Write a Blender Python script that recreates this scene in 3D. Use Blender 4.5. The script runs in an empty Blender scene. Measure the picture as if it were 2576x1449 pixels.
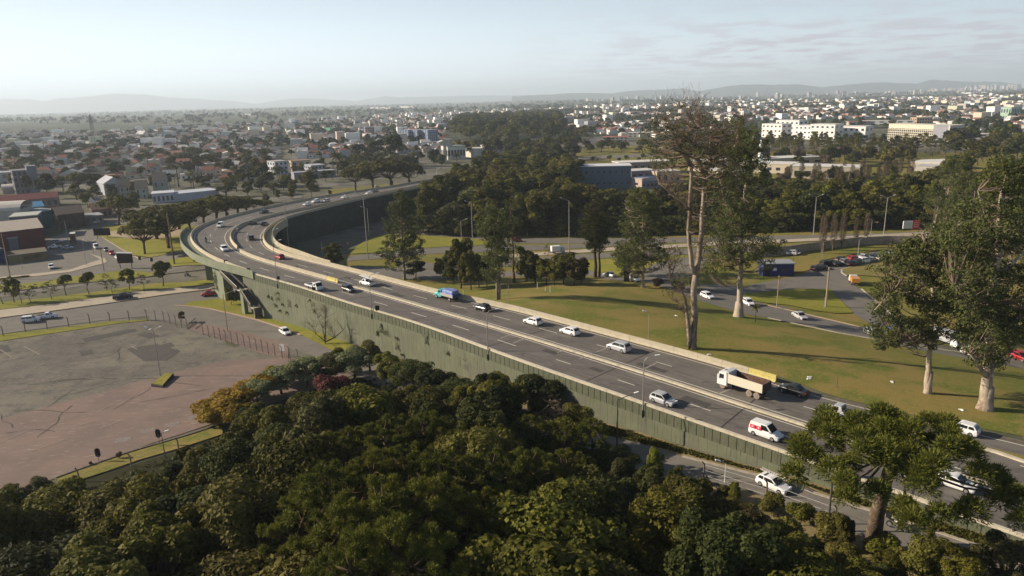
import bpy, math, random
import numpy as np
from mathutils import Vector, Matrix, noise as mnoise
R_ = math.radians
random.seed(7); RNG = np.random.default_rng(7)
scn = bpy.context.scene
COL = scn.collection

# ------------------------------------------------------------------ camera, world, sun, exposure
FOC = 1806.0; CAMZ = 48.0; PITCH = R_(14.8); ROLL = R_(1.5)
_fw = Vector((0, math.cos(PITCH), -math.sin(PITCH)))
_u0 = Vector((0, math.sin(PITCH), math.cos(PITCH))); _r0 = Vector((1, 0, 0))
CR = _r0 * math.cos(ROLL) - _u0 * math.sin(ROLL)
CU = _u0 * math.cos(ROLL) + _r0 * math.sin(ROLL)
cam_d = bpy.data.cameras.new('camera'); cam = bpy.data.objects.new('camera', cam_d); COL.objects.link(cam)
cam_d.sensor_width = 36.0; cam_d.lens = 36.0 * FOC / 2576.0
cam_d.clip_start = 1.0; cam_d.clip_end = 60000.0
cam.matrix_world = Matrix(((CR.x, CU.x, -_fw.x, 0), (CR.y, CU.y, -_fw.y, 0), (CR.z, CU.z, -_fw.z, CAMZ), (0, 0, 0, 1)))
scn.camera = cam

SUN_EL = 24.0
SUN_DIR = Vector((-0.988, 0.155, 0)).normalized()          # horizontal direction towards the sun
SUN_AZ = math.atan2(SUN_DIR.x, SUN_DIR.y)
world = bpy.data.worlds.new('World'); scn.world = world; world.use_nodes = True
wn = world.node_tree; wn.nodes.clear()
def nd(nt, t, **k):
    n = nt.nodes.new(t)
    for a, b in k.items(): setattr(n, a, b)
    return n
sky = nd(wn, 'ShaderNodeTexSky', sky_type='NISHITA'); sky.sun_disc = False
sky.sun_elevation = R_(SUN_EL); sky.sun_rotation = SUN_AZ
sky.altitude = 900; sky.air_density = 1.0; sky.dust_density = 1.6; sky.ozone_density = 1.6
tc = nd(wn, 'ShaderNodeTexCoord')
sep = nd(wn, 'ShaderNodeSeparateXYZ'); wn.links.new(tc.outputs['Generated'], sep.inputs[0])
# thin streaky cloud, flattened towards the horizon and denser on the side away from the sun
addz = nd(wn, 'ShaderNodeMath', operation='ADD'); addz.inputs[1].default_value = 0.07
wn.links.new(sep.outputs['Z'], addz.inputs[0])
dvx = nd(wn, 'ShaderNodeMath', operation='DIVIDE'); dvy = nd(wn, 'ShaderNodeMath', operation='DIVIDE')
wn.links.new(sep.outputs['X'], dvx.inputs[0]); wn.links.new(addz.outputs[0], dvx.inputs[1])
wn.links.new(sep.outputs['Y'], dvy.inputs[0]); wn.links.new(addz.outputs[0], dvy.inputs[1])
cmb = nd(wn, 'ShaderNodeCombineXYZ'); wn.links.new(dvx.outputs[0], cmb.inputs[0]); wn.links.new(dvy.outputs[0], cmb.inputs[1])
nz = nd(wn, 'ShaderNodeTexNoise'); nz.inputs['Scale'].default_value = 2.0; nz.inputs['Detail'].default_value = 7; nz.inputs['Roughness'].default_value = 0.62
wn.links.new(cmb.outputs[0], nz.inputs['Vector'])
mr = nd(wn, 'ShaderNodeMapRange'); mr.inputs['From Min'].default_value = 0.47; mr.inputs['From Max'].default_value = 0.58
wn.links.new(nz.outputs['Fac'], mr.inputs['Value'])
mz = nd(wn, 'ShaderNodeMapRange'); mz.inputs['From Min'].default_value = 0.12; mz.inputs['From Max'].default_value = 0.06; mz.inputs['To Min'].default_value = 0.0; mz.inputs['To Max'].default_value = 1.0
wn.links.new(sep.outputs['Z'], mz.inputs['Value'])
mx = nd(wn, 'ShaderNodeMapRange'); mx.inputs['From Min'].default_value = 0.0; mx.inputs['From Max'].default_value = 0.3; mx.inputs['To Min'].default_value = 0.0; mx.inputs['To Max'].default_value = 0.95
wn.links.new(sep.outputs['X'], mx.inputs['Value'])
m1 = nd(wn, 'ShaderNodeMath', operation='MULTIPLY'); m2 = nd(wn, 'ShaderNodeMath', operation='MULTIPLY')
wn.links.new(mr.outputs[0], m1.inputs[0]); wn.links.new(mz.outputs[0], m1.inputs[1])
wn.links.new(m1.outputs[0], m2.inputs[0]); wn.links.new(mx.outputs[0], m2.inputs[1])
# high thin veil whitening the low sky all round
veil = nd(wn, 'ShaderNodeMapRange'); veil.inputs['From Min'].default_value = 0.0; veil.inputs['From Max'].default_value = 0.24
veil.inputs['To Min'].default_value = 0.85; veil.inputs['To Max'].default_value = 0.0
wn.links.new(sep.outputs['Z'], veil.inputs['Value'])
# the veil is brighter on the side of the sun and weaker away from it
dt_ = nd(wn, 'ShaderNodeVectorMath', operation='DOT_PRODUCT'); dt_.inputs[1].default_value = (SUN_DIR.x, SUN_DIR.y, 0); wn.links.new(tc.outputs['Generated'], dt_.inputs[0])
fall = nd(wn, 'ShaderNodeMapRange'); fall.inputs['From Min'].default_value = -1.0; fall.inputs['From Max'].default_value = 0.5; fall.inputs['To Min'].default_value = 0.3; fall.inputs['To Max'].default_value = 1.0
wn.links.new(dt_.outputs['Value'], fall.inputs['Value']); vm = nd(wn, 'ShaderNodeMath', operation='MULTIPLY'); wn.links.new(veil.outputs[0], vm.inputs[0]); wn.links.new(fall.outputs[0], vm.inputs[1])
mixv = nd(wn, 'ShaderNodeMix', data_type='RGBA'); wn.links.new(vm.outputs[0], mixv.inputs[0])
wn.links.new(sky.outputs[0], mixv.inputs[6]); mixv.inputs[7].default_value = (16.5, 19.0, 21.0, 1)
mixc = nd(wn, 'ShaderNodeMix', data_type='RGBA'); wn.links.new(m2.outputs[0], mixc.inputs[0])
wn.links.new(mixv.outputs[2], mixc.inputs[6]); mixc.inputs[7].default_value = (7.4, 7.2, 8.1, 1)
bg = nd(wn, 'ShaderNodeBackground'); bg.inputs['Strength'].default_value = 0.05
wn.links.new(mixc.outputs[2], bg.inputs['Color'])
wo = nd(wn, 'ShaderNodeOutputWorld'); wn.links.new(bg.outputs[0], wo.inputs['Surface'])

sun_d = bpy.data.lights.new('sun', 'SUN'); sun_o = bpy.data.objects.new('sun', sun_d); COL.objects.link(sun_o)
sun_d.energy = 5.0; sun_d.angle = R_(0.5); sun_d.color = (1.0, 0.86, 0.67)
_sd = (SUN_DIR * math.cos(R_(SUN_EL)) + Vector((0, 0, math.sin(R_(SUN_EL)))))
sun_o.rotation_euler = _sd.to_track_quat('Z', 'Y').to_euler(); sun_o.location = (-100, 60, 120)
scn.view_settings.view_transform = 'Standard'; scn.view_settings.look = 'None'
scn.view_settings.gamma = 1.0; scn.view_settings.exposure = 0.72; scn.view_settings.use_curve_mapping = False
scn.cycles.max_bounces = 6; scn.cycles.diffuse_bounces = 2; scn.cycles.glossy_bounces = 2; scn.cycles.transmission_bounces = 2
scn.cycles.volume_bounces = 3; scn.cycles.transparent_max_bounces = 6; scn.cycles.use_denoising = True
scn.render.use_persistent_data = False

# ------------------------------------------------------------------ measuring helpers
def ray(px, py):
    return CR * ((px - 1288.0) / FOC) + CU * ((724.5 - py) / FOC) + _fw
def at(px, py, z=0.0):
    d = ray(px, py); t = (z - CAMZ) / d.z
    return Vector((d.x * t, d.y * t, z))
def on_plane(px, py, Y):
    d = ray(px, py); t = Y / d.y
    return Vector((d.x * t, Y, CAMZ + d.z * t))
def proj(P):
    q = Vector(P) - Vector((0, 0, CAMZ)); zc = q.dot(_fw)
    return (1288 + FOC * q.dot(CR) / zc, 724.5 - FOC * q.dot(CU) / zc, zc)
def Z(k, x, y):
    ox, oy, s = {'A': (0, 181.1, .25), 'B': (0, 543.4, .25), 'C': (0, 905.6, .25), 'D': (0, 1086.8, 1/3.), 'E': (0, 415.9, .125), 'F': (0, 570.2, .125), 'G': (469.6, 670.8, .125), 'H': (1073.3, 375.7, .25)}[k[0]]
    n = int(k[1]) - 1 if len(k) > 1 else 0
    step = 858.7 if k[0] == 'D' else 644.0
    return (ox + n * step + s * x, oy + s * y)
def smooth01(x):
    x = min(1.0, max(0.0, x)); return x * x * (3 - 2 * x)
def g(x, y):
    t = x - y; s = x + y
    u = min(1.06, max(0.0, (t + 236) / 217.0)); zn = 8.9 * u ** 1.4
    k = smooth01((t + 205) / 85.0); zi = (1.5 + 8.35 * k) * (1 - 0.72 * smooth01((s - 130) / 90.0))
    if y > 235: zi *= max(0.0, 1 - (y - 235) / 60.0)
    f = smooth01((s - 103) / 22.0)
    z = zn * (1 - f) + zi * f
    if y > 700: z += 3 * math.sin(x * .003) * min(1, (y - 700) / 800)
    return min(9.85, z)
def at_g(px, py):
    z = 0.0
    for _ in range(16):
        P = at(px, py, z); z = 0.4 * z + 0.6 * g(P.x, P.y)
    return Vector((P.x, P.y, z))
def height_at(base, py):
    """height above base (3D) so that a vertical post ends at image row py"""
    lo, hi = 0.0, 80.0
    for _ in range(40):
        m = (lo + hi) / 2
        if proj((base[0], base[1], base[2] + m))[1] > py: lo = m
        else: hi = m
    return lo

# ------------------------------------------------------------------ materials
def mat(name, col, rough=0.85, spec=0.3, metal=0.0, noise=None, bump=0.0, bscale=5.0, coords='Object', emis=None, rand=0.0, alpha=1.0):
    """noise: list of (scale, colour2, lo, hi[, stretch]) layered over the base"""
    m = bpy.data.materials.new(name); m.use_nodes = True; nt = m.node_tree
    b = nt.nodes['Principled BSDF']; b.inputs['Roughness'].default_value = rough
    b.inputs['Specular IOR Level'].default_value = spec; b.inputs['Metallic'].default_value = metal
    b.inputs['Alpha'].default_value = alpha
    c = nd(nt, 'ShaderNodeRGB'); c.outputs[0].default_value = (*col, 1); cur = c.outputs[0]
    t = nd(nt, 'ShaderNodeTexCoord')
    for i, L in enumerate(noise or []):
        n = nd(nt, 'ShaderNodeTexNoise'); n.inputs['Scale'].default_value = L[0]; n.inputs['Detail'].default_value = 6
        n.inputs['Roughness'].default_value = 0.6
        if len(L) > 4:
            mp = nd(nt, 'ShaderNodeMapping'); mp.inputs['Scale'].default_value = L[4]
            if len(L) > 5: mp.inputs['Rotation'].default_value = (0, 0, L[5])
            nt.links.new(t.outputs[coords], mp.inputs[0]); nt.links.new(mp.outputs[0], n.inputs['Vector'])
        else: nt.links.new(t.outputs[coords], n.inputs['Vector'])
        r = nd(nt, 'ShaderNodeMapRange'); r.inputs['From Min'].default_value = L[2]; r.inputs['From Max'].default_value = L[3]
        nt.links.new(n.outputs['Fac'], r.inputs['Value'])
        x = nd(nt, 'ShaderNodeMix', data_type='RGBA'); nt.links.new(r.outputs[0], x.inputs[0]); nt.links.new(cur, x.inputs[6])
        x.inputs[7].default_value = (*L[1], 1); cur = x.outputs[2]
    if rand:
        oi = nd(nt, 'ShaderNodeObjectInfo'); hs = nd(nt, 'ShaderNodeHueSaturation')
        a = nd(nt, 'ShaderNodeMapRange'); a.inputs['To Min'].default_value = 1 - rand; a.inputs['To Max'].default_value = 1 + rand
        nt.links.new(oi.outputs['Random'], a.inputs['Value']); nt.links.new(a.outputs[0], hs.inputs['Value']); nt.links.new(cur, hs.inputs['Color']); cur = hs.outputs[0]
    nt.links.new(cur, b.inputs['Base Color'])
    if bump:
        n = nd(nt, 'ShaderNodeTexNoise'); n.inputs['Scale'].default_value = bscale; n.inputs['Detail'].default_value = 5
        nt.links.new(t.outputs[coords], n.inputs['Vector'])
        bp = nd(nt, 'ShaderNodeBump'); bp.inputs['Strength'].default_value = bump; bp.inputs['Distance'].default_value = 0.1
        nt.links.new(n.outputs['Fac'], bp.inputs['Height']); nt.links.new(bp.outputs[0], b.inputs['Normal'])
    if emis: b.inputs['Emission Color'].default_value = (*emis, 1); b.inputs['Emission Strength'].default_value = 1
    return m
def leafmat(name, c1, c2, c3, nscale=0.5, rnd=0.35, hue=0.014, trans=0.25, pn=0.0):
    m = bpy.data.materials.new(name); m.use_nodes = True; nt = m.node_tree
    b = nt.nodes['Principled BSDF']; b.inputs['Roughness'].default_value = 0.7; b.inputs['Specular IOR Level'].default_value = 0.12
    t = nd(nt, 'ShaderNodeTexCoord'); oi = nd(nt, 'ShaderNodeObjectInfo')
    ad = nd(nt, 'ShaderNodeVectorMath', operation='ADD'); sc = nd(nt, 'ShaderNodeVectorMath', operation='SCALE'); sc.inputs['Scale'].default_value = 40
    cx = nd(nt, 'ShaderNodeCombineXYZ'); nt.links.new(oi.outputs['Random'], cx.inputs[0]); nt.links.new(oi.outputs['Random'], cx.inputs[1])
    nt.links.new(cx.outputs[0], sc.inputs[0]); nt.links.new(sc.outputs[0], ad.inputs[0]); nt.links.new(t.outputs['Object'], ad.inputs[1])
    n = nd(nt, 'ShaderNodeTexNoise'); n.inputs['Scale'].default_value = nscale; n.inputs['Detail'].default_value = 5; nt.links.new(ad.outputs[0], n.inputs['Vector'])
    r = nd(nt, 'ShaderNodeMapRange'); r.inputs['From Min'].default_value = .38; r.inputs['From Max'].default_value = .64; nt.links.new(n.outputs['Fac'], r.inputs['Value'])
    x = nd(nt, 'ShaderNodeMix', data_type='RGBA'); nt.links.new(r.outputs[0], x.inputs[0]); x.inputs[6].default_value = (*c1, 1); x.inputs[7].default_value = (*c2, 1)
    n2 = nd(nt, 'ShaderNodeTexNoise'); n2.inputs['Scale'].default_value = nscale * 5; n2.inputs['Detail'].default_value = 3; nt.links.new(ad.outputs[0], n2.inputs['Vector'])
    r2 = nd(nt, 'ShaderNodeMapRange'); r2.inputs['From Min'].default_value = .5; r2.inputs['From Max'].default_value = .72; nt.links.new(n2.outputs['Fac'], r2.inputs['Value'])
    x2 = nd(nt, 'ShaderNodeMix', data_type='RGBA'); nt.links.new(r2.outputs[0], x2.inputs[0]); nt.links.new(x.outputs[2], x2.inputs[6]); x2.inputs[7].default_value = (*c3, 1)
    hs = nd(nt, 'ShaderNodeHueSaturation'); a = nd(nt, 'ShaderNodeMapRange'); a.inputs['To Min'].default_value = 1 - rnd; a.inputs['To Max'].default_value = 1 + rnd
    nt.links.new(oi.outputs['Random'], a.inputs['Value']); nt.links.new(a.outputs[0], hs.inputs['Value']); nt.links.new(x2.outputs[2], hs.inputs['Color'])
    wn_ = nd(nt, 'ShaderNodeTexWhiteNoise', noise_dimensions='1D'); nt.links.new(oi.outputs['Random'], wn_.inputs['W'])
    h = nd(nt, 'ShaderNodeMapRange'); h.inputs['To Min'].default_value = .5 - hue; h.inputs['To Max'].default_value = .5 + hue * .6
    nt.links.new(wn_.outputs['Value'], h.inputs['Value']); nt.links.new(h.outputs[0], hs.inputs['Hue'])
    nt.links.new(hs.outputs[0], b.inputs['Base Color'])
    if trans:
        tr = nd(nt, 'ShaderNodeBsdfTranslucent'); nt.links.new(hs.outputs[0], tr.inputs['Color'])
        ms = nd(nt, 'ShaderNodeMixShader'); ms.inputs[0].default_value = trans
        nt.links.new(b.outputs[0], ms.inputs[1]); nt.links.new(tr.outputs[0], ms.inputs[2]); nt.links.new(ms.outputs[0], nt.nodes['Material Output'].inputs['Surface'])
    return m
def attrmat(name, rough=.8):
    m = bpy.data.materials.new(name); m.use_nodes = True; nt = m.node_tree; b = nt.nodes['Principled BSDF']; b.inputs['Roughness'].default_value = rough
    a = nd(nt, 'ShaderNodeAttribute'); a.attribute_name = 'col'; nt.links.new(a.outputs['Color'], b.inputs['Base Color']); return m

M = {}
M['asphalt'] = mat('asphalt', (.16, .145, .125), .85, .25, noise=[(.35, (.125, .115, .1), .45, .7), (6, (.19, .175, .155), .5, .8)], bump=.15, bscale=30)
M['asphalt_deck'] = mat('asphalt_deck', (.15, .135, .12), .8, .3, noise=[(.12, (.1, .09, .08), .4, .66, (.25, 3, 1), R_(-45)), (.9, (.18, .165, .145), .5, .8, (.3, 3, 1), R_(-45)), (9, (.13, .12, .12), .55, .8)], bump=.12, bscale=30)
M['asphalt_old'] = mat('asphalt_old', (.118, .106, .09), .9, .2, noise=[(.06, (.165, .15, .115), .42, .6), (.35, (.08, .074, .068), .48, .66), (1.1, (.22, .2, .15), .56, .68, (1, 3, 1), R_(20)), (3.5, (.09, .082, .072), .55, .7)], bump=.2, bscale=12)
M['lot_pink'] = mat('lot_pink', (.195, .138, .116), .9, .2, noise=[(.1, (.155, .115, .1), .42, .62), (.4, (.3, .235, .19), .58, .72, (1, 4, 1), R_(18)), (1.3, (.36, .3, .25), .64, .74, (1, 3, 1), R_(18)), (3.5, (.13, .1, .088), .55, .75, (1, 5, 1), R_(18))], bump=.2, bscale=10)
M['patch'] = mat('patch', (.07, .064, .06), .9, .2, noise=[(1.5, (.09, .082, .075), .45, .7)])
M['grass'] = mat('grass', (.17, .155, .036), .95, .1, noise=[(.035, (.23, .175, .055), .45, .56), (.12, (.12, .14, .026), .48, .6), (2.0, (.27, .21, .08), .52, .75), (9, (.11, .11, .025), .5, .75)], bump=.6, bscale=6)
M['grass_bright'] = mat('grass_bright', (.2, .2, .03), .95, .1, noise=[(.12, (.27, .23, .05), .42, .66), (1.2, (.15, .165, .025), .48, .72), (8, (.12, .13, .025), .5, .8)], bump=.6, bscale=6)
M['ground'] = mat('ground', (.1, .1, .06), .95, .1, noise=[(.02, (.17, .155, .14), .42, .6), (.15, (.07, .075, .04), .5, .68), (1.5, (.17, .15, .12), .55, .75)], bump=.3, bscale=3)
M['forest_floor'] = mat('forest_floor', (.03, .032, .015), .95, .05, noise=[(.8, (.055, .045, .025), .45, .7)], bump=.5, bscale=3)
M['dirt'] = mat('dirt', (.34, .27, .19), .95, .1, noise=[(.3, (.42, .34, .24), .45, .7), (2, (.22, .18, .12), .55, .78)], bump=.4, bscale=5)
M['pavement'] = mat('pavement', (.4, .34, .26), .9, .2, noise=[(.3, (.32, .27, .2), .45, .7), (2.5, (.46, .4, .32), .5, .75)], bump=.2, bscale=8)
M['kerb'] = mat('kerb', (.34, .3, .24), .9, .2, noise=[(2, (.24, .21, .17), .45, .7)])
M['concrete'] = mat('concrete', (.42, .37, .28), .85, .25, noise=[(.8, (.34, .3, .22), .42, .7), (5, (.5, .44, .34), .55, .8), (.25, (.3, .27, .2), .6, .75, (1, 1, 6))], bump=.25, bscale=8)
M['median'] = mat('median', (.5, .45, .35), .85, .25, noise=[(1.5, (.36, .32, .24), .48, .7), (6, (.56, .52, .42), .55, .8)], bump=.3, bscale=6)
M['wall_green'] = mat('wall_green', (.118, .13, .082), .85, .25, noise=[(.35, (.148, .158, .108), .4, .65), (.9, (.06, .066, .045), .56, .7, (3, 3, .25)), (.25, (.12, .12, .09), .5, .66), (4, (.13, .14, .105), .5, .75)], bump=.2, bscale=6)
M['parapet_green'] = mat('parapet_green', (.1, .108, .07), .85, .25, noise=[(1.5, (.045, .05, .03), .5, .7, (4, 4, .7)), (5, (.11, .12, .08), .5, .8)], bump=.2, bscale=6)
M['wall_painted_shade'] = mat('wall_painted_shade', (.05, .054, .042), .9, .15, noise=[(.4, (.08, .082, .06), .45, .7), (1.2, (.03, .033, .026), .55, .7, (3, 3, .4))])  # wall concrete with deep shade painted into its base colour
M['viaduct_green'] = mat('viaduct_green', (.17, .19, .13), .85, .25, noise=[(.5, (.21, .22, .16), .42, .66), (1.5, (.1, .11, .07), .6, .78, (3, 3, .4))], bump=.2, bscale=6)
M['white_line'] = mat('white_line', (.62, .58, .5), .7, .3, noise=[(3, (.42, .39, .34), .55, .75)])
M['yellow'] = mat('yellow', (.5, .42, .13), .7, .3, noise=[(2, (.36, .31, .14), .48, .7)])
M['pole'] = mat('pole', (.3, .29, .26), .5, .5, .3)
M['pole_dark'] = mat('pole_dark', (.09, .085, .07), .8, .2)
M['pole_wood'] = mat('pole_wood', (.17, .13, .09), .9, .1)
M['lamp_white'] = mat('lamp_white', (.65, .65, .62), .4, .5)
M['black'] = mat('black', (.012, .012, .014), .6, .3)
M['steel'] = mat('steel', (.25, .25, .26), .4, .5, .7)
M['post_green'] = mat('post_green', (.045, .05, .032), .7, .3)
M['post_conc'] = mat('post_conc', (.3, .24, .18), .9, .2)
M['glass_dark'] = mat('glass_dark', (.015, .018, .022), .12, .6)
M['window'] = mat('window', (.03, .035, .045), .2, .6)
M['tyre'] = mat('tyre', (.02, .02, .02), .85, .2)
M['rim'] = mat('rim', (.35, .35, .36), .35, .5, .6)
M['headlight'] = mat('headlight', (.7, .72, .75), .15, .8)
M['taillight'] = mat('taillight', (.35, .01, .01), .3, .6)
M['truck_dust'] = mat('truck_dust', (.3, .22, .16), .9, .1)
M['rust_bed'] = mat('rust_bed', (.1, .06, .05), .9, .1, noise=[(2, (.16, .1, .08), .45, .7)])
M['tarp_blue'] = mat('tarp_blue', (.1, .17, .42), .6, .3, noise=[(1.2, (.3, .28, .5), .45, .65), (3, (.55, .35, .45), .6, .75)])
M['plank'] = mat('plank', (.45, .42, .4), .8, .2, noise=[(3, (.3, .3, .3), .45, .7, (1, 8, 8))])
M['bark_white'] = mat('bark_white', (.36, .3, .235), .85, .15, noise=[(.7, (.2, .145, .105), .47, .62, (1, 1, .3)), (3, (.44, .38, .31), .5, .7, (1, 1, .5)), (5, (.16, .11, .08), .62, .75, (2, 2, .4))], bump=.4, bscale=4)
M['bark_pale'] = mat('bark_pale', (.3, .24, .18), .9, .1, noise=[(1.5, (.17, .13, .1), .5, .68, (1, 1, .3))], bump=.4, bscale=4)
M['bark_brown'] = mat('bark_brown', (.09, .062, .042), .95, .1, noise=[(3, (.14, .1, .07), .45, .7)], bump=.6, bscale=6)
M['bark_big'] = mat('bark_big', (.1, .072, .052), .95, .1, noise=[(2, (.19, .15, .1), .52, .66), (5, (.09, .065, .05), .5, .7, (1, 1, 4))], bump=.8, bscale=5)
M['leaf_mid'] = leafmat('leaf_mid', (0.0554, 0.0583, 0.0086), (0.0936, 0.0943, 0.0122), (0.1665, 0.147, 0.0221))
M['leaf_dark'] = leafmat('leaf_dark', (0.0252, 0.0346, 0.0086), (0.0475, 0.0554, 0.0122), (0.0816, 0.0858, 0.0187))
M['leaf_olive'] = leafmat('leaf_olive', (0.0706, 0.067, 0.0144), (0.0994, 0.095, 0.0187), (0.1665, 0.1453, 0.0331))
M['leaf_grey'] = leafmat('leaf_grey', (0.0672, 0.0696, 0.0256), (0.1104, 0.104, 0.0392), (0.2181, 0.1982, 0.0689))
M['leaf_lime'] = leafmat('leaf_lime', (.12, .14, .02), (.2, .21, .03), (.28, .28, .06), rnd=.1, hue=.01)
M['leaf_gold'] = leafmat('leaf_gold', (0.186, 0.124, 0.0124), (0.279, 0.186, 0.0155), (0.3658, 0.278, 0.0439), rnd=.1, hue=.01)
M['leaf_silver'] = leafmat('leaf_silver', (.1, .12, .05), (.2, .22, .09), (.36, .37, .2), rnd=.1, hue=.01)
M['leaf_red'] = leafmat('leaf_red', (.09, .03, .03), (.14, .04, .04), (.16, .07, .04), rnd=.1, hue=.01)
M['leaf_rust'] = leafmat('leaf_rust', (0.0488, 0.0413, 0.015), (0.075, 0.0585, 0.021), (0.0796, 0.0752, 0.0266))
M['leaf_brown'] = leafmat('leaf_brown', (.11, .08, .055), (.15, .11, .075), (.09, .07, .045), rnd=.2)
M['twig'] = mat('twig', (.12, .085, .06), .9, .1)
M['limb'] = mat('limb', (.16, .12, .09), .9, .1)
M['leaf_arau'] = leafmat('leaf_arau', (0.0648, 0.0778, 0.013), (0.1037, 0.1145, 0.0166), (0.1835, 0.1844, 0.0297), nscale=.6, rnd=.2)
M['leaf_euc'] = leafmat('leaf_euc', (0.0638, 0.0765, 0.0255), (0.0892, 0.102, 0.0323), (0.1504, 0.1605, 0.0502), nscale=.4, rnd=.12, hue=.004)
M['blob'] = leafmat('blob', (0.0289, 0.0374, 0.0153), (0.0459, 0.0561, 0.0187), (0.0853, 0.0832, 0.0301), nscale=.3, trans=0)
def M2(name, col, **k):
    if name not in M: M[name] = mat(name, col, **k)
    return M[name]

# ------------------------------------------------------------------ mesh helpers
class MB:
    def __init__(s): s.v = []; s.f = []; s.m = []; s.mats = []
    def mi(s, m):
        if m not in s.mats: s.mats.append(m)
        return s.mats.index(m)
    def add(s, vs, fs, m=None):
        o = len(s.v); s.v.extend([tuple(v) for v in vs]); k = s.mi(m)
        for f in fs: s.f.append(tuple(i + o for i in f)); s.m.append(k)
        return s
    def box(s, c, sz, m=None, rz=0.0, taper=1.0, rot=None):
        hx, hy, hz = sz[0] / 2, sz[1] / 2, sz[2] / 2; ca, sa = math.cos(rz), math.sin(rz); vs = []
        for k in (-1, 1):
            t = taper if k > 0 else 1.0
            for i, j in ((-1, -1), (1, -1), (1, 1), (-1, 1)):
                v = Vector((i * hx * t, j * hy * t, k * hz))
                if rot: v = rot @ v
                vs.append((c[0] + v.x * ca - v.y * sa, c[1] + v.x * sa + v.y * ca, c[2] + v.z))
        return s.add(vs, [(3, 2, 1, 0), (4, 5, 6, 7), (0, 1, 5, 4), (1, 2, 6, 5), (2, 3, 7, 6), (3, 0, 4, 7)], m)
    def hexa(s, b, t, m=None):
        """b, t: four bottom and four top points, counter-clockwise"""
        return s.add(list(b) + list(t), [(3, 2, 1, 0), (4, 5, 6, 7), (0, 1, 5, 4), (1, 2, 6, 5), (2, 3, 7, 6), (3, 0, 4, 7)], m)
    def tube(s, pts, rad, n=6, m=None, cap=True):
        pts = [Vector(p) for p in pts]; ring = []; o = len(s.v); k = s.mi(m)
        if not isinstance(rad, (list, tuple)): rad = [rad] * len(pts)
        pu = None
        for i, p in enumerate(pts):
            d = (pts[min(i + 1, len(pts) - 1)] - pts[max(i - 1, 0)]).normalized()
            if pu is None: pu = d.orthogonal().normalized()
            u = (pu - d * pu.dot(d)); u = u.normalized() if u.length > 1e-5 else d.orthogonal().normalized(); pu = u; w = d.cross(u)
            for j in range(n):
                a = 2 * math.pi * j / n; s.v.append(tuple(p + (u * math.cos(a) + w * math.sin(a)) * rad[i]))
        for i in range(len(pts) - 1):
            for j in range(n):
                a = o + i * n + j; b = o + i * n + (j + 1) % n; s.f.append((a, b, b + n, a + n)); s.m.append(k)
        if cap:
            s.f.append(tuple(o + j for j in reversed(range(n)))); s.m.append(k)
            s.f.append(tuple(o + (len(pts) - 1) * n + j for j in range(n))); s.m.append(k)
        return s
    def prism(s, poly, z0, z1, m=None, mtop=None):
        n = len(poly); o = len(s.v)
        s.v.extend([(p[0], p[1], z0) for p in poly]); s.v.extend([(p[0], p[1], z1) for p in poly]); k = s.mi(m); kt = s.mi(mtop) if mtop else k
        for i in range(n): j = (i + 1) % n; s.f.append((o + i, o + j, o + n + j, o + n + i)); s.m.append(k)
        s.f.append(tuple(o + n + i for i in range(n))); s.m.append(kt); s.f.append(tuple(o + i for i in reversed(range(n)))); s.m.append(k)
        return s
    def mesh(s, name, default=None, smooth=False):
        me = bpy.data.meshes.new(name); me.from_pydata(s.v, [], s.f)
        for m in s.mats: me.materials.append(m if m is not None else default)
        if len(s.mats) > 1: me.polygons.foreach_set('material_index', s.m)
        if smooth: me.polygons.foreach_set('use_smooth', [True] * len(s.f))
        me.update(); return me
    def build(s, name, m=None, parent=None, smooth=False, loc=None, rz=0):
        return put(name, s.mesh(name, m, smooth), parent, loc, rz)
def put(name, me, parent=None, loc=None, rz=0):
    o = bpy.data.objects.new(name, me); COL.objects.link(o)
    if parent: o.parent = parent
    if loc is not None: o.location = loc
    if rz: o.rotation_euler = (0, 0, rz)
    return o
def tag(o, label=None, cat=None, group=None, kind=None):
    if label: o['label'] = label
    if cat: o['category'] = cat
    if group: o['group'] = group
    if kind: o['kind'] = kind
    return o
def thing(name, label, cat, loc=(0, 0, 0), rz=0, group=None):
    return tag(put(name, None, None, loc, rz), label, cat, group)
def structure(o): o['kind'] = 'structure'; return o
def quads_mesh(name, C, N, size, m, aspect=1.0, rng=RNG, tri=False, up=None):
    """leaf quads: centres C (n,3), normals N (n,3), size (n,)"""
    n = len(C); N = N / np.maximum(1e-6, np.linalg.norm(N, axis=1, keepdims=True))
    r = rng.normal(size=(n, 3)) if up is None else up
    U = np.cross(N, r); U /= np.maximum(1e-6, np.linalg.norm(U, axis=1, keepdims=True)); V = np.cross(N, U)
    s = np.asarray(size).reshape(-1, 1) * .5
    if tri:
        P = np.stack([C - U * s * aspect, C + U * s * aspect, C + V * s * 2], 1).reshape(-1, 3); k = 3
    else:
        P = np.stack([C - U * s * aspect, C - V * s * .8, C + U * s * aspect, C + V * s * 1.2], 1).reshape(-1, 3); k = 4
    me = bpy.data.meshes.new(name); me.vertices.add(n * k); me.vertices.foreach_set('co', P.astype(np.float32).ravel())
    me.loops.add(n * k); me.loops.foreach_set('vertex_index', np.arange(n * k, dtype=np.int32))
    me.polygons.add(n); me.polygons.foreach_set('loop_start', np.arange(0, n * k, k, dtype=np.int32)); me.polygons.foreach_set('loop_total', np.full(n, k, dtype=np.int32))
    me.materials.append(m); me.update(calc_edges=True); return me

# ordinal words for labels
_ORD = 'first second third fourth fifth sixth seventh eighth ninth tenth eleventh twelfth thirteenth fourteenth fifteenth sixteenth seventeenth eighteenth nineteenth twentieth'.split()
def ordw(n):
    if n < 20: return _ORD[n]
    n += 1; return '%d%s' % (n, {1: 'st', 2: 'nd', 3: 'rd'}.get(n % 10 if n % 100 not in (11, 12, 13) else 0, 'th'))

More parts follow.
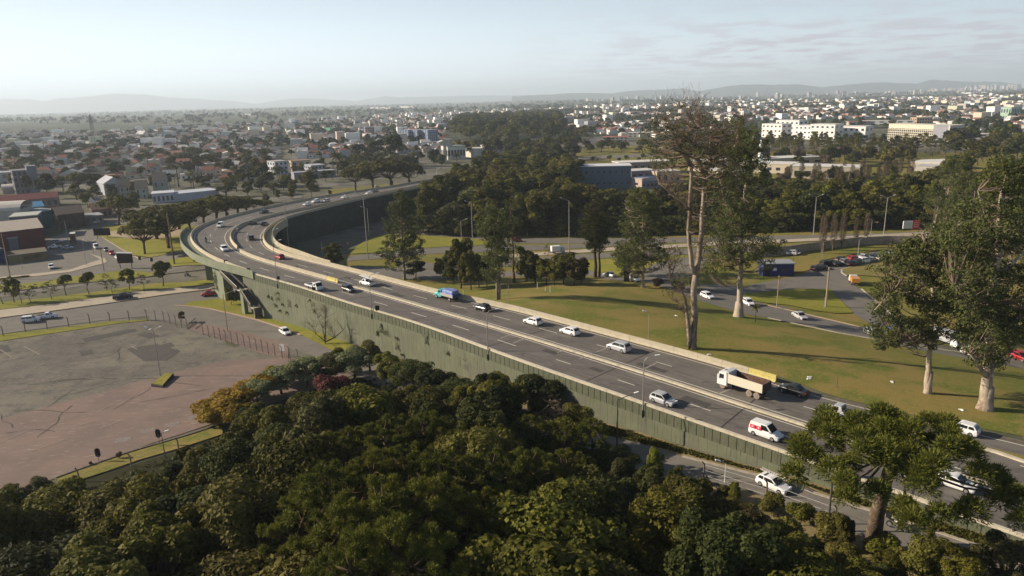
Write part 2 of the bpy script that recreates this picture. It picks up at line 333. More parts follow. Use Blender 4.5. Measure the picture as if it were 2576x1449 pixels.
# polylines
def resample(pts, n):
    P = np.array([[p[0], p[1]] for p in pts], float); d = np.r_[0, np.cumsum(np.linalg.norm(np.diff(P, axis=0), axis=1))]
    t = np.linspace(0, d[-1], n); return np.c_[np.interp(t, d, P[:, 0]), np.interp(t, d, P[:, 1])]
def smooth_pl(P, k):
    P = P.copy()
    for _ in range(k): P[1:-1] = .25 * P[:-2] + .5 * P[1:-1] + .25 * P[2:]
    return P
def offset_pl(P, d):
    T = np.gradient(P, axis=0); T /= np.linalg.norm(T, axis=1, keepdims=True); Nn = np.c_[-T[:, 1], T[:, 0]]; return P + Nn * (np.asarray(d).reshape(-1, 1) if np.ndim(d) else d)
def pix(pts, z=None):
    return [at_g(*p) if z is None else at(p[0], p[1], z) for p in pts]
def strip(name, A, B, m, off=.06, n=40, k=6, zf=None, sm=1):
    """a sheet draped on the ground between two world polylines"""
    A = smooth_pl(resample(A, n), sm); B = smooth_pl(resample(B, n), sm); v = []; f = []
    for i in range(n):
        for j in range(k + 1):
            p = A[i] * (1 - j / k) + B[i] * (j / k); z = (zf(p[0], p[1]) if zf else g(p[0], p[1])) + off; v.append((p[0], p[1], z))
    for i in range(n - 1):
        for j in range(k):
            a = i * (k + 1) + j; f.append((a, a + 1, a + k + 2, a + k + 1))
    me = bpy.data.meshes.new(name); me.from_pydata(v, [], f); me.materials.append(m); me.update()
    # all faces upward
    if sum(p.normal.z for p in me.polygons) < 0: me.flip_normals()
    return structure(put(name, me))
def ribbon(mb, P, w, h, z0, m=None, side=0.0, zf=None):
    """solid ribbon along polyline P of width w, height h; z0 base height or function"""
    L = offset_pl(P, side + w / 2); Rr = offset_pl(P, side - w / 2)
    for i in range(len(P) - 1):
        za = (zf(*P[i]) if zf else 0) + z0; zb = (zf(*P[i + 1]) if zf else 0) + z0
        mb.hexa([(*Rr[i], za), (*Rr[i + 1], zb), (*L[i + 1], zb), (*L[i], za)], [(*Rr[i], za + h), (*Rr[i + 1], zb + h), (*L[i + 1], zb + h), (*L[i], za + h)], m)
    return mb

# ================================================================== GROUND
def build_ground():
    xs = np.r_[-np.geomspace(60000, 320, 26), np.arange(-300, 301, 3.0), np.geomspace(320, 60000, 26)]
    ys = np.r_[[-400, -150, -60], np.arange(-9, 430, 3.0), np.geomspace(445, 60000, 30)]
    nx, ny = len(xs), len(ys); v = [(x, y, g(x, y)) for y in ys for x in xs]
    f = [(j * nx + i, j * nx + i + 1, (j + 1) * nx + i + 1, (j + 1) * nx + i) for j in range(ny - 1) for i in range(nx - 1)]
    me = bpy.data.meshes.new('ground'); me.from_pydata(v, [], f); me.materials.append(M['ground']); me.update()
    structure(put('ground', me))
build_ground()

# ------------------------------------------------------------------ viaduct centre lines
DZ = 10.0
_o = [(2576, 1355), (1932, 1126), (1538, 990), (1288, 903), (1144, 848), (1019, 803), (894, 769.5), (744, 719), (644, 692), (600, 678), (550, 658), (510, 637), (488, 618), (479, 602), (480, 588), (500, 572), (540, 557), (600, 541), (660, 526), (763, 505), (857, 489), (994, 470), (1068, 453)]
_i = [(2576, 1106), (2094, 1003), (1763, 905), (1538, 845), (1288, 778), (1094, 738), (944, 698), (819, 667), (719, 643), (681, 631), (664, 613), (661, 593), (676, 573), (706, 556), (744, 543), (894, 506), (1019, 481), (1164, 456)]
_m = [(2576, 1248), (1932, 1042), (1663, 953), (1288, 837), (1019, 759), (894, 723), (744, 681), (644, 653), (596, 632), (577, 612), (572, 594), (586, 574), (630, 557), (690, 541), (760, 527), (880, 502), (1005, 478), (1110, 457)]
def wl(ps, ext0, ext1):
    P = [np.array(at(*p, DZ)[:2]) for p in ps]
    return np.array([np.array(ext0)] + P + [np.array(ext1)])
ND = 330
def mk(ps, e0, e1): return smooth_pl(resample(smooth_pl(resample(wl(ps, e0, e1), 900), 260), ND), 4)
DO = mk(_o, (78, 17), (-16, 420)); DI = mk(_i, (88, 38), (6, 405)); DM = mk(_m, (84, 24), (-4, 412))
def dz(i):                       # deck height along the index: level, then coming down at the far end
    y = DO[i][1]
    return DZ - (3.5 * smooth01((y - 330) / 90.0) if DO[i][0] > -60 else 0)
DZL = np.array([dz(i) for i in range(ND)])
def near_idx(P, x, y): return int(np.argmin((P[:, 0] - x) ** 2 + (P[:, 1] - y) ** 2))
def lerp_line(A, B, t): return A * (1 - t) + B * t

def deck_sheet(name, A, B, m, off, k=8, i0=0, i1=ND, bottom=None):
    v = []; f = []; n = i1 - i0
    for i in range(i0, i1):
        for j in range(k + 1):
            p = A[i] * (1 - j / k) + B[i] * (j / k); v.append((p[0], p[1], DZL[i] + off))
    for i in range(n - 1):
        for j in range(k):
            a = i * (k + 1) + j; f.append((a, a + k + 1, a + k + 2, a + 1))
    if bottom:
        o = len(v)
        for i in range(i0, i1):
            v.append((*A[i], DZL[i] + bottom)); v.append((*B[i], DZL[i] + bottom))
        for i in range(n - 1):
            a = o + 2 * i; f.append((a, a + 1, a + 3, a + 2))
            c = i * (k + 1); f.append((c, a, a + 2, c + k + 1)); f.append((c + k, c + 2 * k + 1, a + 3, a + 1))
    me = bpy.data.meshes.new(name); me.from_pydata(v, [], f); me.materials.append(m); me.update()
    if me.polygons[0].normal.z < 0: me.flip_normals()
    return put(name, me)
structure(deck_sheet('road_deck', DO, DI, M['asphalt_deck'], 0.0, bottom=-1.2))
# painted lines
def line_along(name, P, w, off, segs=None, m=None):
    mb = MB(); L = offset_pl(P, w / 2); Rr = offset_pl(P, -w / 2)
    for i in (range(len(P) - 1) if segs is None else segs):
        z0 = DZL[i] + off; z1 = DZL[i + 1] + off
        mb.add([(*Rr[i], z0), (*Rr[i + 1], z1), (*L[i + 1], z1), (*L[i], z0)], [(0, 1, 2, 3)], m)
    o = mb.build(name, m); return structure(o)
seglen = float(np.linalg.norm(DO[40] - DO[41]))
dash = [i for i in range(ND - 1) if (i * seglen) % 12.0 < 4.0]
IC1 = int(ND * .52)
# outer carriageway spans DO..DM, inner carriageway DM..DI
line_along('road_markings', lerp_line(DO, DM, .085), .2, .02, m=M['white_line'])
line_along('road_markings', lerp_line(DO, DM, .90), .17, .02, m=M['white_line'])
line_along('road_markings', lerp_line(DO, DM, .5), .16, .02, segs=dash, m=M['white_line'])
line_along('road_markings', lerp_line(DM, DI, .12), .17, .02, m=M['white_line'])
line_along('road_markings', lerp_line(DM, DI, .90), .15, .02, m=M['white_line'])
line_along('road_markings', lerp_line(DM, DI, .5), .14, .02, segs=dash, m=M['white_line'])
for A_, B_, ts in ((DO, DM, (.24, .36, .62, .74)), (DM, DI, (.27, .39, .63, .75))):
    for q in ts: line_along('tyre_tracks', lerp_line(A_, B_, q), .55, .006, m=M2('tyre_wear', (.112, .1, .09), rough=.75, noise=[(.3, (.15, .135, .12), .42, .62), (3, (.1, .09, .08), .5, .7)]))
    line_along('oil_streak', lerp_line(A_, B_, ts[0] * .5 + ts[1] * .5), .5, .009, segs=[i for i in range(ND - 1) if (i * 7919) % 13 < 5], m=M2('oil_wear', (.085, .076, .07), rough=.6, noise=[(.6, (.14, .126, .112), .42, .58)]))
jm = MB()
for i in range(12, ND - 10, 14):
    a, b = Vector((*DO[i], DZL[i] + .013)), Vector((*DI[i], DZL[i] + .013)); d = (b - a).normalized(); s_ = Vector((-d.y, d.x, 0)) * .09; jm.add([tuple(p) for p in (a - s_, b - s_, b + s_, a + s_)], [(0, 1, 2, 3)], M2('joint', (.04, .037, .035)))
structure(jm.build('expansion_joints', M['joint']))
for n_, (x, y, L_, w_) in enumerate([(1385, 885, 3, 1.2), (1180, 800, 5, 1.0), (1750, 1010, 4, 1.4), (1000, 742, 4, 1.2), (1500, 930, 2.2, 1.0), (1980, 1120, 4, 1.4), (2250, 1100, 5, 1.6), (880, 700, 4, 1.2), (1640, 925, 5, 1.1)]):
    P_ = at(x, y, DZ); i = near_idx(DM, P_.x, P_.y); d = Vector((*(DM[i - 1] - DM[i + 1]), 0)).normalized(); e = Vector((-d.y, d.x, 0)); mb = MB(); mb.add([tuple(P_ + d * a * L_ / 2 + e * b * w_ / 2 + Vector((0, 0, .015))) for a, b in ((-1, -1), (1, -1), (1, 1), (-1, 1))], [(0, 1, 2, 3)], M['patch'])
    o = structure(mb.build('asphalt_patch', M['patch'])); 
    if o.data.polygons[0].normal.z < 0: o.data.flip_normals()
# short cross bars painted over the first inner lane
mbx = MB()
for q in [((1254, 853), (1296, 838)), ((1285, 866), (1330, 848)), ((1396, 891), (1440, 871)), ((1490, 890), (1530, 875)), ((1452, 905), (1500, 888)), ((1612, 932), (1655, 912)), ((1802, 993), (1848, 976)), ((2092, 1080), (2150, 1060))]:
    a, b = at(*q[0], DZ), at(*q[1], DZ); d = (b - a).normalized(); s_ = Vector((-d.y, d.x, 0)) * .13; a = a + d * .5; b = b - d * .5
    mbx.add([tuple(p + Vector((0, 0, .028))) for p in (a - s_, b - s_, b + s_, a + s_)], [(0, 1, 2, 3)], M2('faded_line', (.3, .27, .24)))
structure(mbx.build('road_markings'))
# long dark joint strip of the gutter beside the inner barrier
line_along('gutter_strip', lerp_line(DM, DI, .955), .7, .012, m=M2('gutter', (.13, .11, .08), noise=[(1.5, (.08, .07, .05), .45, .7)]))
line_along('gutter_strip', lerp_line(DO, DM, .945), .9, .012, m=M['gutter'])

# barriers: precast pieces side by side
def barrier_set(root, P, prof, i0, i1, step, m, base=0.0, name='barrier_segment', mfun=None, gap=.04):
    """prof: list of (offset, z) of the cross-section, closed"""
    L = [offset_pl(P, o) for o, z in prof]; k = len(prof); made = []
    i = i0
    while i < i1 - 1:
        j = min(i + step, i1 - 1); mb = MB(); v = []; f = []
        for q in range(i, j + 1):
            for a in range(k):
                x, y = L[a][q]
                v.append([x, y, DZL[q] + base + prof[a][1]])
        n = j - i + 1
        v = np.array(v); c0 = v[:k].mean(0); c1 = v[-k:].mean(0)
        dirv = (c1 - c0) / max(1e-6, np.linalg.norm(c1 - c0)); v[-k:] -= dirv * gap
        for q in range(n - 1):
            for a in range(k):
                b = (a + 1) % k; f.append((q * k + a, q * k + b, (q + 1) * k + b, (q + 1) * k + a))
        f.append(tuple(reversed(range(k)))); f.append(tuple((n - 1) * k + a for a in range(k)))
        mm = mfun(i) if mfun else m
        mb.add(v.tolist(), f, mm); o = mb.build(name, mm, root); made.append(o)
        me = o.data
        i = j
    return made
jersey = [(-.3, 0), (.3, 0), (.14, .3), (.1, .85), (-.1, .85), (-.14, .3)]
low = [(-.22, 0), (.22, 0), (.2, .22), (-.2, .22)]
iy = near_idx(DM, *at(804, 704, DZ)[:2]); iy2 = near_idx(DM, *at(840, 712, DZ)[:2])
def mmed(i):
    return M['yellow'] if iy2 <= i < iy or iy <= i < iy2 else M['concrete']
igap0 = near_idx(DM, *at(590, 631, DZ)[:2])
med_root = thing('median_barrier', 'tall cream concrete median barrier round the curve, its lowest end painted yellow', 'barrier', (0, 0, 0))
lo_end = max(iy, iy2); lo_st = min(iy, iy2)
barrier_set(med_root, DM, jersey, lo_st, igap0 - 1, 3, M['concrete'], mfun=lambda i: M['yellow'] if i < lo_st + 2 else M['concrete'])
med2 = thing('median_barrier', 'grey concrete median barrier on the far side of the opening in the curve', 'barrier')
barrier_set(med2, offset_pl(DM, -.6), jersey, igap0 + 2, ND - 8, 4, M['concrete'])
kerb_root = thing('median_kerb', 'low cream concrete kerb dividing the carriageways of the straight section', 'kerb')
barrier_set(kerb_root, DM, [(-.3, 0), (.3, 0), (.27, .2), (-.27, .2)], 1, lo_st - 3, 3, M['median'], base=.02)
# guard rail joining the yellow end to the low kerb
gr = thing('guard_rail', 'short steel guard rail running from the yellow barrier end to the low kerb', 'guard rail')
mb = MB(); ribbon(mb, DM[lo_st - 4:lo_st + 1], .08, .3, DZ + .45, M['steel']); mb.build('rail', M['steel'], gr)
for i in range(lo_st - 4, lo_st + 1):
    mb = MB(); mb.box((DM[i][0], DM[i][1], DZ + .35), (.1, .1, .7), M['steel']); mb.build('post', M['steel'], gr)
# outer edge parapet (along the wall), inner edge barrier
iend_in = near_idx(DI, *at(1968, 956, DZ)[:2])
iyel = near_idx(DI, *at(1880, 932, DZ)[:2])
inb = thing('edge_barrier', 'long cream concrete barrier beside the grass, its right end painted yellow', 'barrier')
barrier_set(inb, DI, [(-.18, 0), (.3, 0), (.12, .3), (.08, .95), (-.14, .95)], iend_in, ND - 2, 3, M['concrete'], mfun=lambda i: M['yellow'] if i < iend_in + 3 else M['concrete'])
outb = thing('edge_parapet', 'narrow pale parapet along the outer edge above the green wall', 'parapet')
iW = near_idx(DO, *at(592, 676, DZ)[:2])          # where the retaining wall turns into the open bridge
barrier_set(outb, offset_pl(DO, .0), [(-.1, 0), (.1, 0), (.1, .32), (-.1, .32)], 1, iW - 4, 4, M['median'])
SGN = 1.0
# which side is outside?  (left normal of travel from right to far end)
_n = offset_pl(DO, 1.0)[60] - DO[60]
OUT = -1.0 if np.dot(_n, DI[60] - DO[60]) > 0 else 1.0
curveb = thing('edge_barrier', 'concrete barrier between the carriageway and the outer footway on the curve', 'barrier')
barrier_set(curveb, DO, jersey, iW - 4, ND - 8, 4, M['concrete'])
# outer footway on the bridge with its tall fascia
iF0 = iW - 6; iF1 = near_idx(DO, *at(492, 576, DZ)[:2])
wid = np.zeros(ND)
for i in range(ND):
    a = smooth01((i - iF0) / 22.0); wid[i] = .35 + 2.6 * a
FO = offset_pl(DO, OUT * wid)
fw_ = MB()
for i in range(iF0, iF1):
    fw_.hexa([(*DO[i], DZ - .9), (*DO[i + 1], DZ - .9), (*FO[i + 1], DZ - .9), (*FO[i], DZ - .9)], [(*DO[i], DZ - .05), (*DO[i + 1], DZ - .05), (*FO[i + 1], DZ - .05), (*FO[i], DZ - .05)], M['viaduct_green'])
structure(fw_.build('footway'))
fasc = thing('bridge_fascia', 'tall pale green concrete fascia curving round the outside of the footway', 'fascia')
def fascia(root, P, side, i0, i1, zlo, zhi, step=5, m=None, name='fascia_panel', th=.18):
    A = P; B = offset_pl(P, side * th)
    i = i0
    while i < i1:
        j = min(i + step, i1); mb = MB()
        for q in range(i, j):
            zl = zlo(q) if callable(zlo) else zlo; zr = zlo(q + 1) if callable(zlo) else zlo
            mb.hexa([(*A[q], zl), (*A[q + 1], zr), (*B[q + 1], zr), (*B[q], zl)], [(*A[q], DZL[q] + zhi), (*A[q + 1], DZL[q + 1] + zhi), (*B[q + 1], DZL[q + 1] + zhi), (*B[q], DZL[q] + zhi)], m)
        o = mb.build(name, m, root); i = j
    return
fascia(fasc, FO, OUT, iF0, iF1, lambda q: DZ - 1.0, .95, 5, M['viaduct_green'])
# inner footway with its cream wall
iI0 = near_idx(DI, *at(829, 669, DZ)[:2]); iI1 = near_idx(DI, *at(700, 558, DZ)[:2])
widi = np.array([.3 + 2.2 * smooth01((i - iI0) / 16.0) * smooth01((iI1 - i + 14) / 14.0) for i in range(ND)])
FI = offset_pl(DI, -OUT * widi); fb = MB()
for i in range(iI0, iI1):
    fb.hexa([(*DI[i], DZ - .9), (*DI[i + 1], DZ - .9), (*FI[i + 1], DZ - .9), (*FI[i], DZ - .9)], [(*DI[i], DZ - .05), (*DI[i + 1], DZ - .05), (*FI[i + 1], DZ - .05), (*FI[i], DZ - .05)], M['viaduct_green'])
structure(fb.build('footway'))
fin = thing('bridge_fascia', 'cream concrete wall along the inner footway of the curve', 'fascia')
fascia(fin, FI, -OUT, iI0, iI1, DZ - 1.4, 1.3, 4, M['concrete'])
# retaining wall, shade painted into its colour, below the inner edge, right end of the bridge to the far end
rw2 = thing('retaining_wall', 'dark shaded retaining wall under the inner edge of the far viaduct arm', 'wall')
fascia(rw2, offset_pl(DI, -OUT * .3), -OUT, near_idx(DI, *at(700, 558, DZ)[:2]), ND - 2, lambda q: g(*DI[q]) - .5, -.02, 3, M['wall_painted_shade'], 'wall_panel', .3)
rw3 = thing('retaining_wall', 'green retaining wall under the outer edge beyond the curve', 'wall')
fascia(rw3, offset_pl(DO, OUT * .1), OUT, iF1 + 4, ND - 2, lambda q: g(*DO[q]) - .5, -.02, 4, M['wall_green'], 'wall_panel', .3)
rw4 = thing('retaining_wall', 'retaining wall under the inner edge where the bridge ends beside the round tree', 'wall')
fascia(rw4, offset_pl(DI, -OUT * .1), -OUT, iend_in + 2, iI0 + 2, lambda q: min(DZ - 1.3, g(*DI[q])) - .6, -.02, 3, M['wall_green'], 'wall_panel', .3)
# the long green retaining wall with vertical panels
rw = thing('retaining_wall', 'long olive green retaining wall of narrow vertical panels with plants growing from its joints', 'wall')
WL_ = offset_pl(DO, OUT * .12)
Pw = resample(WL_[:iW - 1], 1400); cum = np.r_[0, np.cumsum(np.linalg.norm(np.diff(Pw, axis=0), axis=1))]
npan = int(cum[-1] / 1.25)
for k in range(npan):
    s0 = cum[-1] * k / npan; s1 = cum[-1] * (k + 1) / npan - .025
    a = np.array([np.interp(s0, cum, Pw[:, 0]), np.interp(s0, cum, Pw[:, 1])]); b = np.array([np.interp(s1, cum, Pw[:, 0]), np.interp(s1, cum, Pw[:, 1])])
    d = (b - a) / np.linalg.norm(b - a); nn = np.array([-d[1], d[0]]) * OUT
    pr = .22 + random.uniform(0, .012); zb = min(g(*a), g(*b)) - .5; zt = DZ - 1.45
    if zb > zt - .1: zb = zt - .6
    mb = MB(); mb.hexa([(*a, zb), (*b, zb), (*(b + nn * pr), zb), (*(a + nn * pr), zb)], [(*a, zt), (*b, zt), (*(b + nn * pr), zt), (*(a + nn * pr), zt)])
    mb.build('wall_panel', M['wall_green'], rw)
mb = MB(); i = 0
core = MB()
for i in range(0, iW - 2, 2):
    A_ = WL_[i] ; B_ = WL_[i + 2]; A2 = offset_pl(DO, -OUT * .5)[i]; B2_ = offset_pl(DO, -OUT * .5)[i + 2]
    core.hexa([(*A2, -1), (*B2_, -1), (*B_, -1), (*A_, -1)], [(*A2, DZ - 1.21), (*B2_, DZ - 1.21), (*B_, DZ - 1.21), (*A_, DZ - 1.21)])
core.build('wall_core', M['wall_green'], rw)
# fence on the ledge of the wall: olive panels with dark posts standing proud of them
fen = thing('wall_fence', 'dark green post and panel fence along the top of the green retaining wall', 'fence')
Pf = resample(offset_pl(DO, OUT * .2)[:iW - 2], 1600); cf = np.r_[0, np.cumsum(np.linalg.norm(np.diff(Pf, axis=0), axis=1))]
nf = int(cf[-1] / 2.1)
def pf(s): return np.array([np.interp(s, cf, Pf[:, 0]), np.interp(s, cf, Pf[:, 1])])
postme = MB().box((0, 0, .95), (.04, .04, 2.0)).mesh('post', M['post_green'])
for k in range(nf):
    a = pf(cf[-1] * k / nf); b = pf(cf[-1] * (k + 1) / nf - .03); d = (b - a) / np.linalg.norm(b - a); nn = np.array([-d[1], d[0]]) * OUT
    mb = MB(); mb.hexa([(*a, DZ - 1.46), (*b, DZ - 1.46), (*(b + nn * .07), DZ - 1.46), (*(a + nn * .07), DZ - 1.46)], [(*a, DZ + .02), (*b, DZ + .02), (*(b + nn * .07), DZ + .02), (*(a + nn * .07), DZ + .02)])
    mb.build('fence_panel', M['parapet_green'], fen)
    
    for q in (a, (a + b) / 2):
        p = q + nn * .085; put('post', postme, fen, (p[0], p[1], DZ - 1.9), math.atan2(d[1], d[0]))
# piers and abutment
def cross_pier(name, label, px, py, th, ztop, m, wide=1.0):
    b = at_g(px, py); i = near_idx(FO, b.x, b.y); a = Vector((b.x, b.y, 0)); c = Vector((*FI[min(ND - 1, near_idx(FI, a.x, a.y))], 0))
    d = (c - a).normalized(); a = a - d * .3; nrm = Vector((-d.y, d.x, 0)) * th / 2; L = (c - a).length
    t = thing(name, label, 'pier')
    for k in (.06, .5, .94):
        p0 = a + d * (L * k - 1.2); p1 = a + d * (L * k + 1.2); mb = MB()
        mb.hexa([tuple(p0 - nrm), tuple(p1 - nrm), tuple(p1 + nrm), tuple(p0 + nrm)], [tuple(p + Vector((0, 0, ztop))) for p in (p0 - nrm, p1 - nrm, p1 + nrm, p0 + nrm)]); mb.build('column', m, t)
    mb = MB(); s2 = nrm * 1.4; a = a + d * .4; c = a + d * (L - .8)
    mb.hexa([tuple(p + Vector((0, 0, ztop + .002))) for p in (a - s2, c - s2, c + s2, a + s2)], [tuple(p + Vector((0, 0, DZ - 1.25))) for p in (a - s2, c - s2, c + s2, a + s2)]); mb.build('pier_cap', m, t)
    return t
cross_pier('bridge_pier', 'green concrete bridge pier nearest the sunlit grass left of the underpass', 487, 658, 1.3, 8.0, M['viaduct_green'])
cross_pier('bridge_pier', 'green concrete bridge pier beside the motorcycle under the viaduct', 524, 704, 1.5, 8.2, M['viaduct_green'])
ab = thing('bridge_abutment', 'broad pale green abutment column with hanging creeper where the wall meets the bridge', 'abutment')
pa = at_g(546, 738); ia = near_idx(FO, pa.x, pa.y)
q0, q1 = at_g(543, 744), at_g(568, 757); q0.z = q1.z = -.3; d = (q1 - q0).normalized(); d = Vector((-d.y, d.x, 0)); d = d if d.y > 0 else -d
AB0, AB1, ABD = q0.copy(), q1.copy(), d.copy()
mb = MB(); mb.hexa([tuple(q0), tuple(q1), tuple(q1 + d * 2.2), tuple(q0 + d * 2.2)], [tuple(p + Vector((0, 0, DZ - .95))) for p in (q0, q1, q1 + d * 2.2, q0 + d * 2.2)]); mb.build('abutment_wall', M['viaduct_green'], ab)
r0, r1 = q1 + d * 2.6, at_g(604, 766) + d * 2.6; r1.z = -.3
mb = MB(); mb.hexa([tuple(r0), tuple(r1), tuple(r1 + d * .5), tuple(r0 + d * .5)], [tuple(p + Vector((0, 0, DZ - 1.0))) for p in (r0, r1, r1 + d * .5, r0 + d * .5)]); mb.build('added_shade_backing', M['wall_painted_shade'], ab)  # added dark backing that makes the opening behind the stairs look shaded

# stairs in front of the wall
st = thing('staircase', 'steep outdoor concrete staircase in dark shadow descending along the green wall from the viaduct', 'staircase')
S0 = at(566, 684, 8.7); S1 = at(597, 726, 6.2); S1b = at(606, 729, 6.2); S2 = at(634, 773, 3.0); S2b = at(645, 776, 3.0); S3 = at_g(666, 800)
iw = near_idx(DO, S1.x, S1.y); dn = offset_pl(DO, OUT)[iw] - DO[iw]; dn = Vector((dn[0], dn[1], 0)).normalized()
def wallpt(P, out):                                   # put the point a fixed distance off the wall
    i = near_idx(DO, P.x, P.y); q = DO[i] + (offset_pl(DO, OUT)[i] - DO[i]) * out; return Vector((q[0], q[1], P.z))
S0, S1, S1b, S2, S2b, S3 = [wallpt(p, 1.7) for p in (S0, S1, S1b, S2, S2b, S3)]
along = (S3 - S0); along.z = 0; along.normalize(); OUTER_SD = .95
S1b = S1 + along * 1.6; S2b = S2 + along * 1.6
for a, b in ((S0, S1), (S1b, S2), (S2b, S3)):
    n = 12
    for k in range(n):
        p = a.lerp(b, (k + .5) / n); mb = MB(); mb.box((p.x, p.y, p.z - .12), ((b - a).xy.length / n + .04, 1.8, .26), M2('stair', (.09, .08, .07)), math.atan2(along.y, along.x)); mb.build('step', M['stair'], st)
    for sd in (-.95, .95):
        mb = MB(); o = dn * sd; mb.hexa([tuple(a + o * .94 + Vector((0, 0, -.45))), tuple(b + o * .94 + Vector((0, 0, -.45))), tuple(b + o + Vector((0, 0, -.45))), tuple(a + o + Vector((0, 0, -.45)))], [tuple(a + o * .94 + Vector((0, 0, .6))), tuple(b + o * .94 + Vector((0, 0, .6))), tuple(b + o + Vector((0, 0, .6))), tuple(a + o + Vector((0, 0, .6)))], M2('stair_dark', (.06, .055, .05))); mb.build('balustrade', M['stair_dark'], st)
        if sd == OUTER_SD:
            mb = MB(); mb.tube([a + o + Vector((0, 0, .66)), b + o + Vector((0, 0, .66))], .1, 6, M['median']); mb.build('handrail', M['median'], st)
for a, b in ((S1, S1b), (S2, S2b)):
    c = (a + b) / 2; mb = MB(); mb.box((c.x, c.y, c.z - .12), ((b - a).length, 2.0, .25), M['concrete'], math.atan2(along.y, along.x)); mb.build('landing', M['concrete'], st)
    mb = MB(); gz = g(c.x, c.y); mb.box((c.x, c.y, (c.z - .26 + gz) / 2), (1.5, .9, c.z - .26 - gz), M['viaduct_green'], math.atan2(along.y, along.x)); mb.build('support', M['viaduct_green'], st)

# ================================================================== NEAR ROADS AND GROUND COVER (left of the viaduct)
def S(name, a, b, m, off=.08, n=50, k=6, sm=1):
    return strip(name, [p[:2] for p in pix(a)], [p[:2] for p in pix(b)], m, off, n, k, sm=sm)
zb = lambda pts: [Z('B1', *p) for p in pts]; zb2 = lambda pts: [Z('B2', *p) for p in pts]; zb3 = lambda pts: [Z('B3', *p) for p in pts]; zb4 = lambda pts: [Z('B4', *p) for p in pts]
# broad asphalt apron between the shops and the wall (all upper roads, crossing)
S('road', [(-120, 650), (0, 640), (120, 600), (250, 560), (345, 548), (470, 545)], [(-120, 770), (0, 748), (150, 728), (300, 706), (430, 682), (640, 650)], M['asphalt'], .06, 70, 24)
S('road', zb([(-500, 1110), (0, 1020), (600, 955), (1100, 885), (1700, 795), (2230, 720), (2900, 610)]), zb([(-500, 1260), (0, 1190), (600, 1110), (1200, 1030), (1500, 1010), (2300, 1010), (3000, 830)]), M['asphalt'], .07, 60, 8)
S('road', zb([(1500, 1000), (1750, 900), (2000, 930), (2300, 985), (2576, 1045)]) + [(830, 870), (1000, 935), (1180, 990)], zb([(1500, 1045), (1700, 1075), (1900, 1100), (2200, 1150), (2576, 1230)]) + [(800, 900), (960, 975), (1140, 1030)], M['asphalt'], .09, 60, 8)
# sidewalk between the two carriageways
S('pavement', zb([(-500, 1010), (0, 950), (400, 905), (900, 840), (1400, 762), (2180, 680), (2500, 640)]), zb([(-500, 1100), (0, 1030), (600, 950), (1100, 880), (1700, 790), (2180, 725), (2600, 660)]), M['pavement'], .16, 60, 4)
kb = MB()
def kerb(pts, w=.25, h=.16, off=.03, conv=zb, mm=None, n=70):
    P = resample([p[:2] for p in pix(conv(pts) if conv else pts)], n); P = smooth_pl(P, 1); mb = MB(); ribbon(mb, P, w, h, off, mm or M['kerb'], zf=g)
    return structure(mb.build('kerb', mm or M['kerb']))
kd = M2('kerb_dark', (.12, .1, .085), noise=[(2, (.2, .17, .13), .5, .7)])
kerb([(-500, 1102), (0, 1032), (600, 952), (1100, 882), (1700, 792), (2180, 727)], .3, .2, mm=kd)
kerb([(-500, 1008), (0, 948), (400, 903), (900, 838), (1400, 760), (2180, 677)], .3, .2, mm=kd)
# grass strips
S('lawn', zb([(-500, 950), (0, 872), (500, 825), (1100, 748), (1550, 682), (2080, 645)]), zb([(-500, 1006), (0, 945), (400, 900), (900, 836), (1400, 757), (2180, 672)]), M['grass_bright'], .18, 60, 5)
S('lawn', zb([(-400, 740), (0, 700), (400, 668), (820, 600), (1000, 590)]), zb([(-400, 800), (0, 765), (250, 742), (600, 690), (900, 665), (1500, 612)]), M['grass_bright'], .16, 50, 4)
S('lawn', zb([(900, 600), (1150, 560), (1400, 558), (1600, 585)]), zb([(750, 690), (1000, 665), (1300, 635), (1520, 608)]), M['grass_bright'], .17, 40, 5)
kerb([(-400, 805), (0, 770), (250, 748), (600, 700), (900, 672), (1500, 615), (1700, 582), (2080, 540)], .5, .22, mm=kd)
S('lawn', zb([(0, 632), (340, 596), (200, 606)]), zb([(0, 655), (340, 612), (345, 612)]), M['grass'], .15, 12, 2)
S('pavement', zb([(0, 618), (340, 585), (700, 545), (1010, 440), (900, 380)]), zb([(0, 645), (340, 612), (720, 565), (1080, 470), (1060, 430)]), M['pavement'], .15, 40, 3)
# roundabout park
S('lawn', zb([(985, 205), (990, 150), (1050, 100), (1340, 80), (1700, 60), (1990, 110)]), zb([(1030, 215), (1100, 260), (1230, 340), (1400, 430), (1600, 405), (1900, 345)]), M['grass_bright'], .17, 50, 12)
S('dirt_patch', zb([(1085, 165), (1200, 148), (1500, 140), (1800, 120), (1900, 160)]), zb([(1095, 205), (1300, 228), (1560, 232), (1720, 215), (1900, 200)]), M['dirt'], .22, 40, 5)
kerb([(1030, 215), (1100, 260), (1230, 340), (1400, 432), (1470, 428), (1600, 405)], .3, .22, mm=M['kerb'])
S('lawn', zb([(1680, 450), (1800, 430), (1935, 405)]), zb([(1720, 515), (1850, 500), (2060, 495)]), M['grass_bright'], .17, 20, 4)
kerb([(1720, 516), (1850, 505), (2060, 497)], .35, .2, mm=kd)
# grass at the foot of the wall
S('lawn', zb([(1900, 870), (2080, 850), (2250, 830), (2400, 850)]) + [(690, 799), (760, 823), (853, 853), (960, 905)], zb([(1850, 905), (2130, 935), (2350, 985)]) + [(655, 806), (690, 818), (740, 835), (800, 865), (900, 915)], M['grass_bright'], .17, 50, 5)
kerb([(1750, 905), (1950, 915), (2130, 940), (2350, 990), (2576, 1045), (2780, 1110), (3030, 1200)], .5, .16, mm=M2('kerb_pink', (.36, .25, .18)))
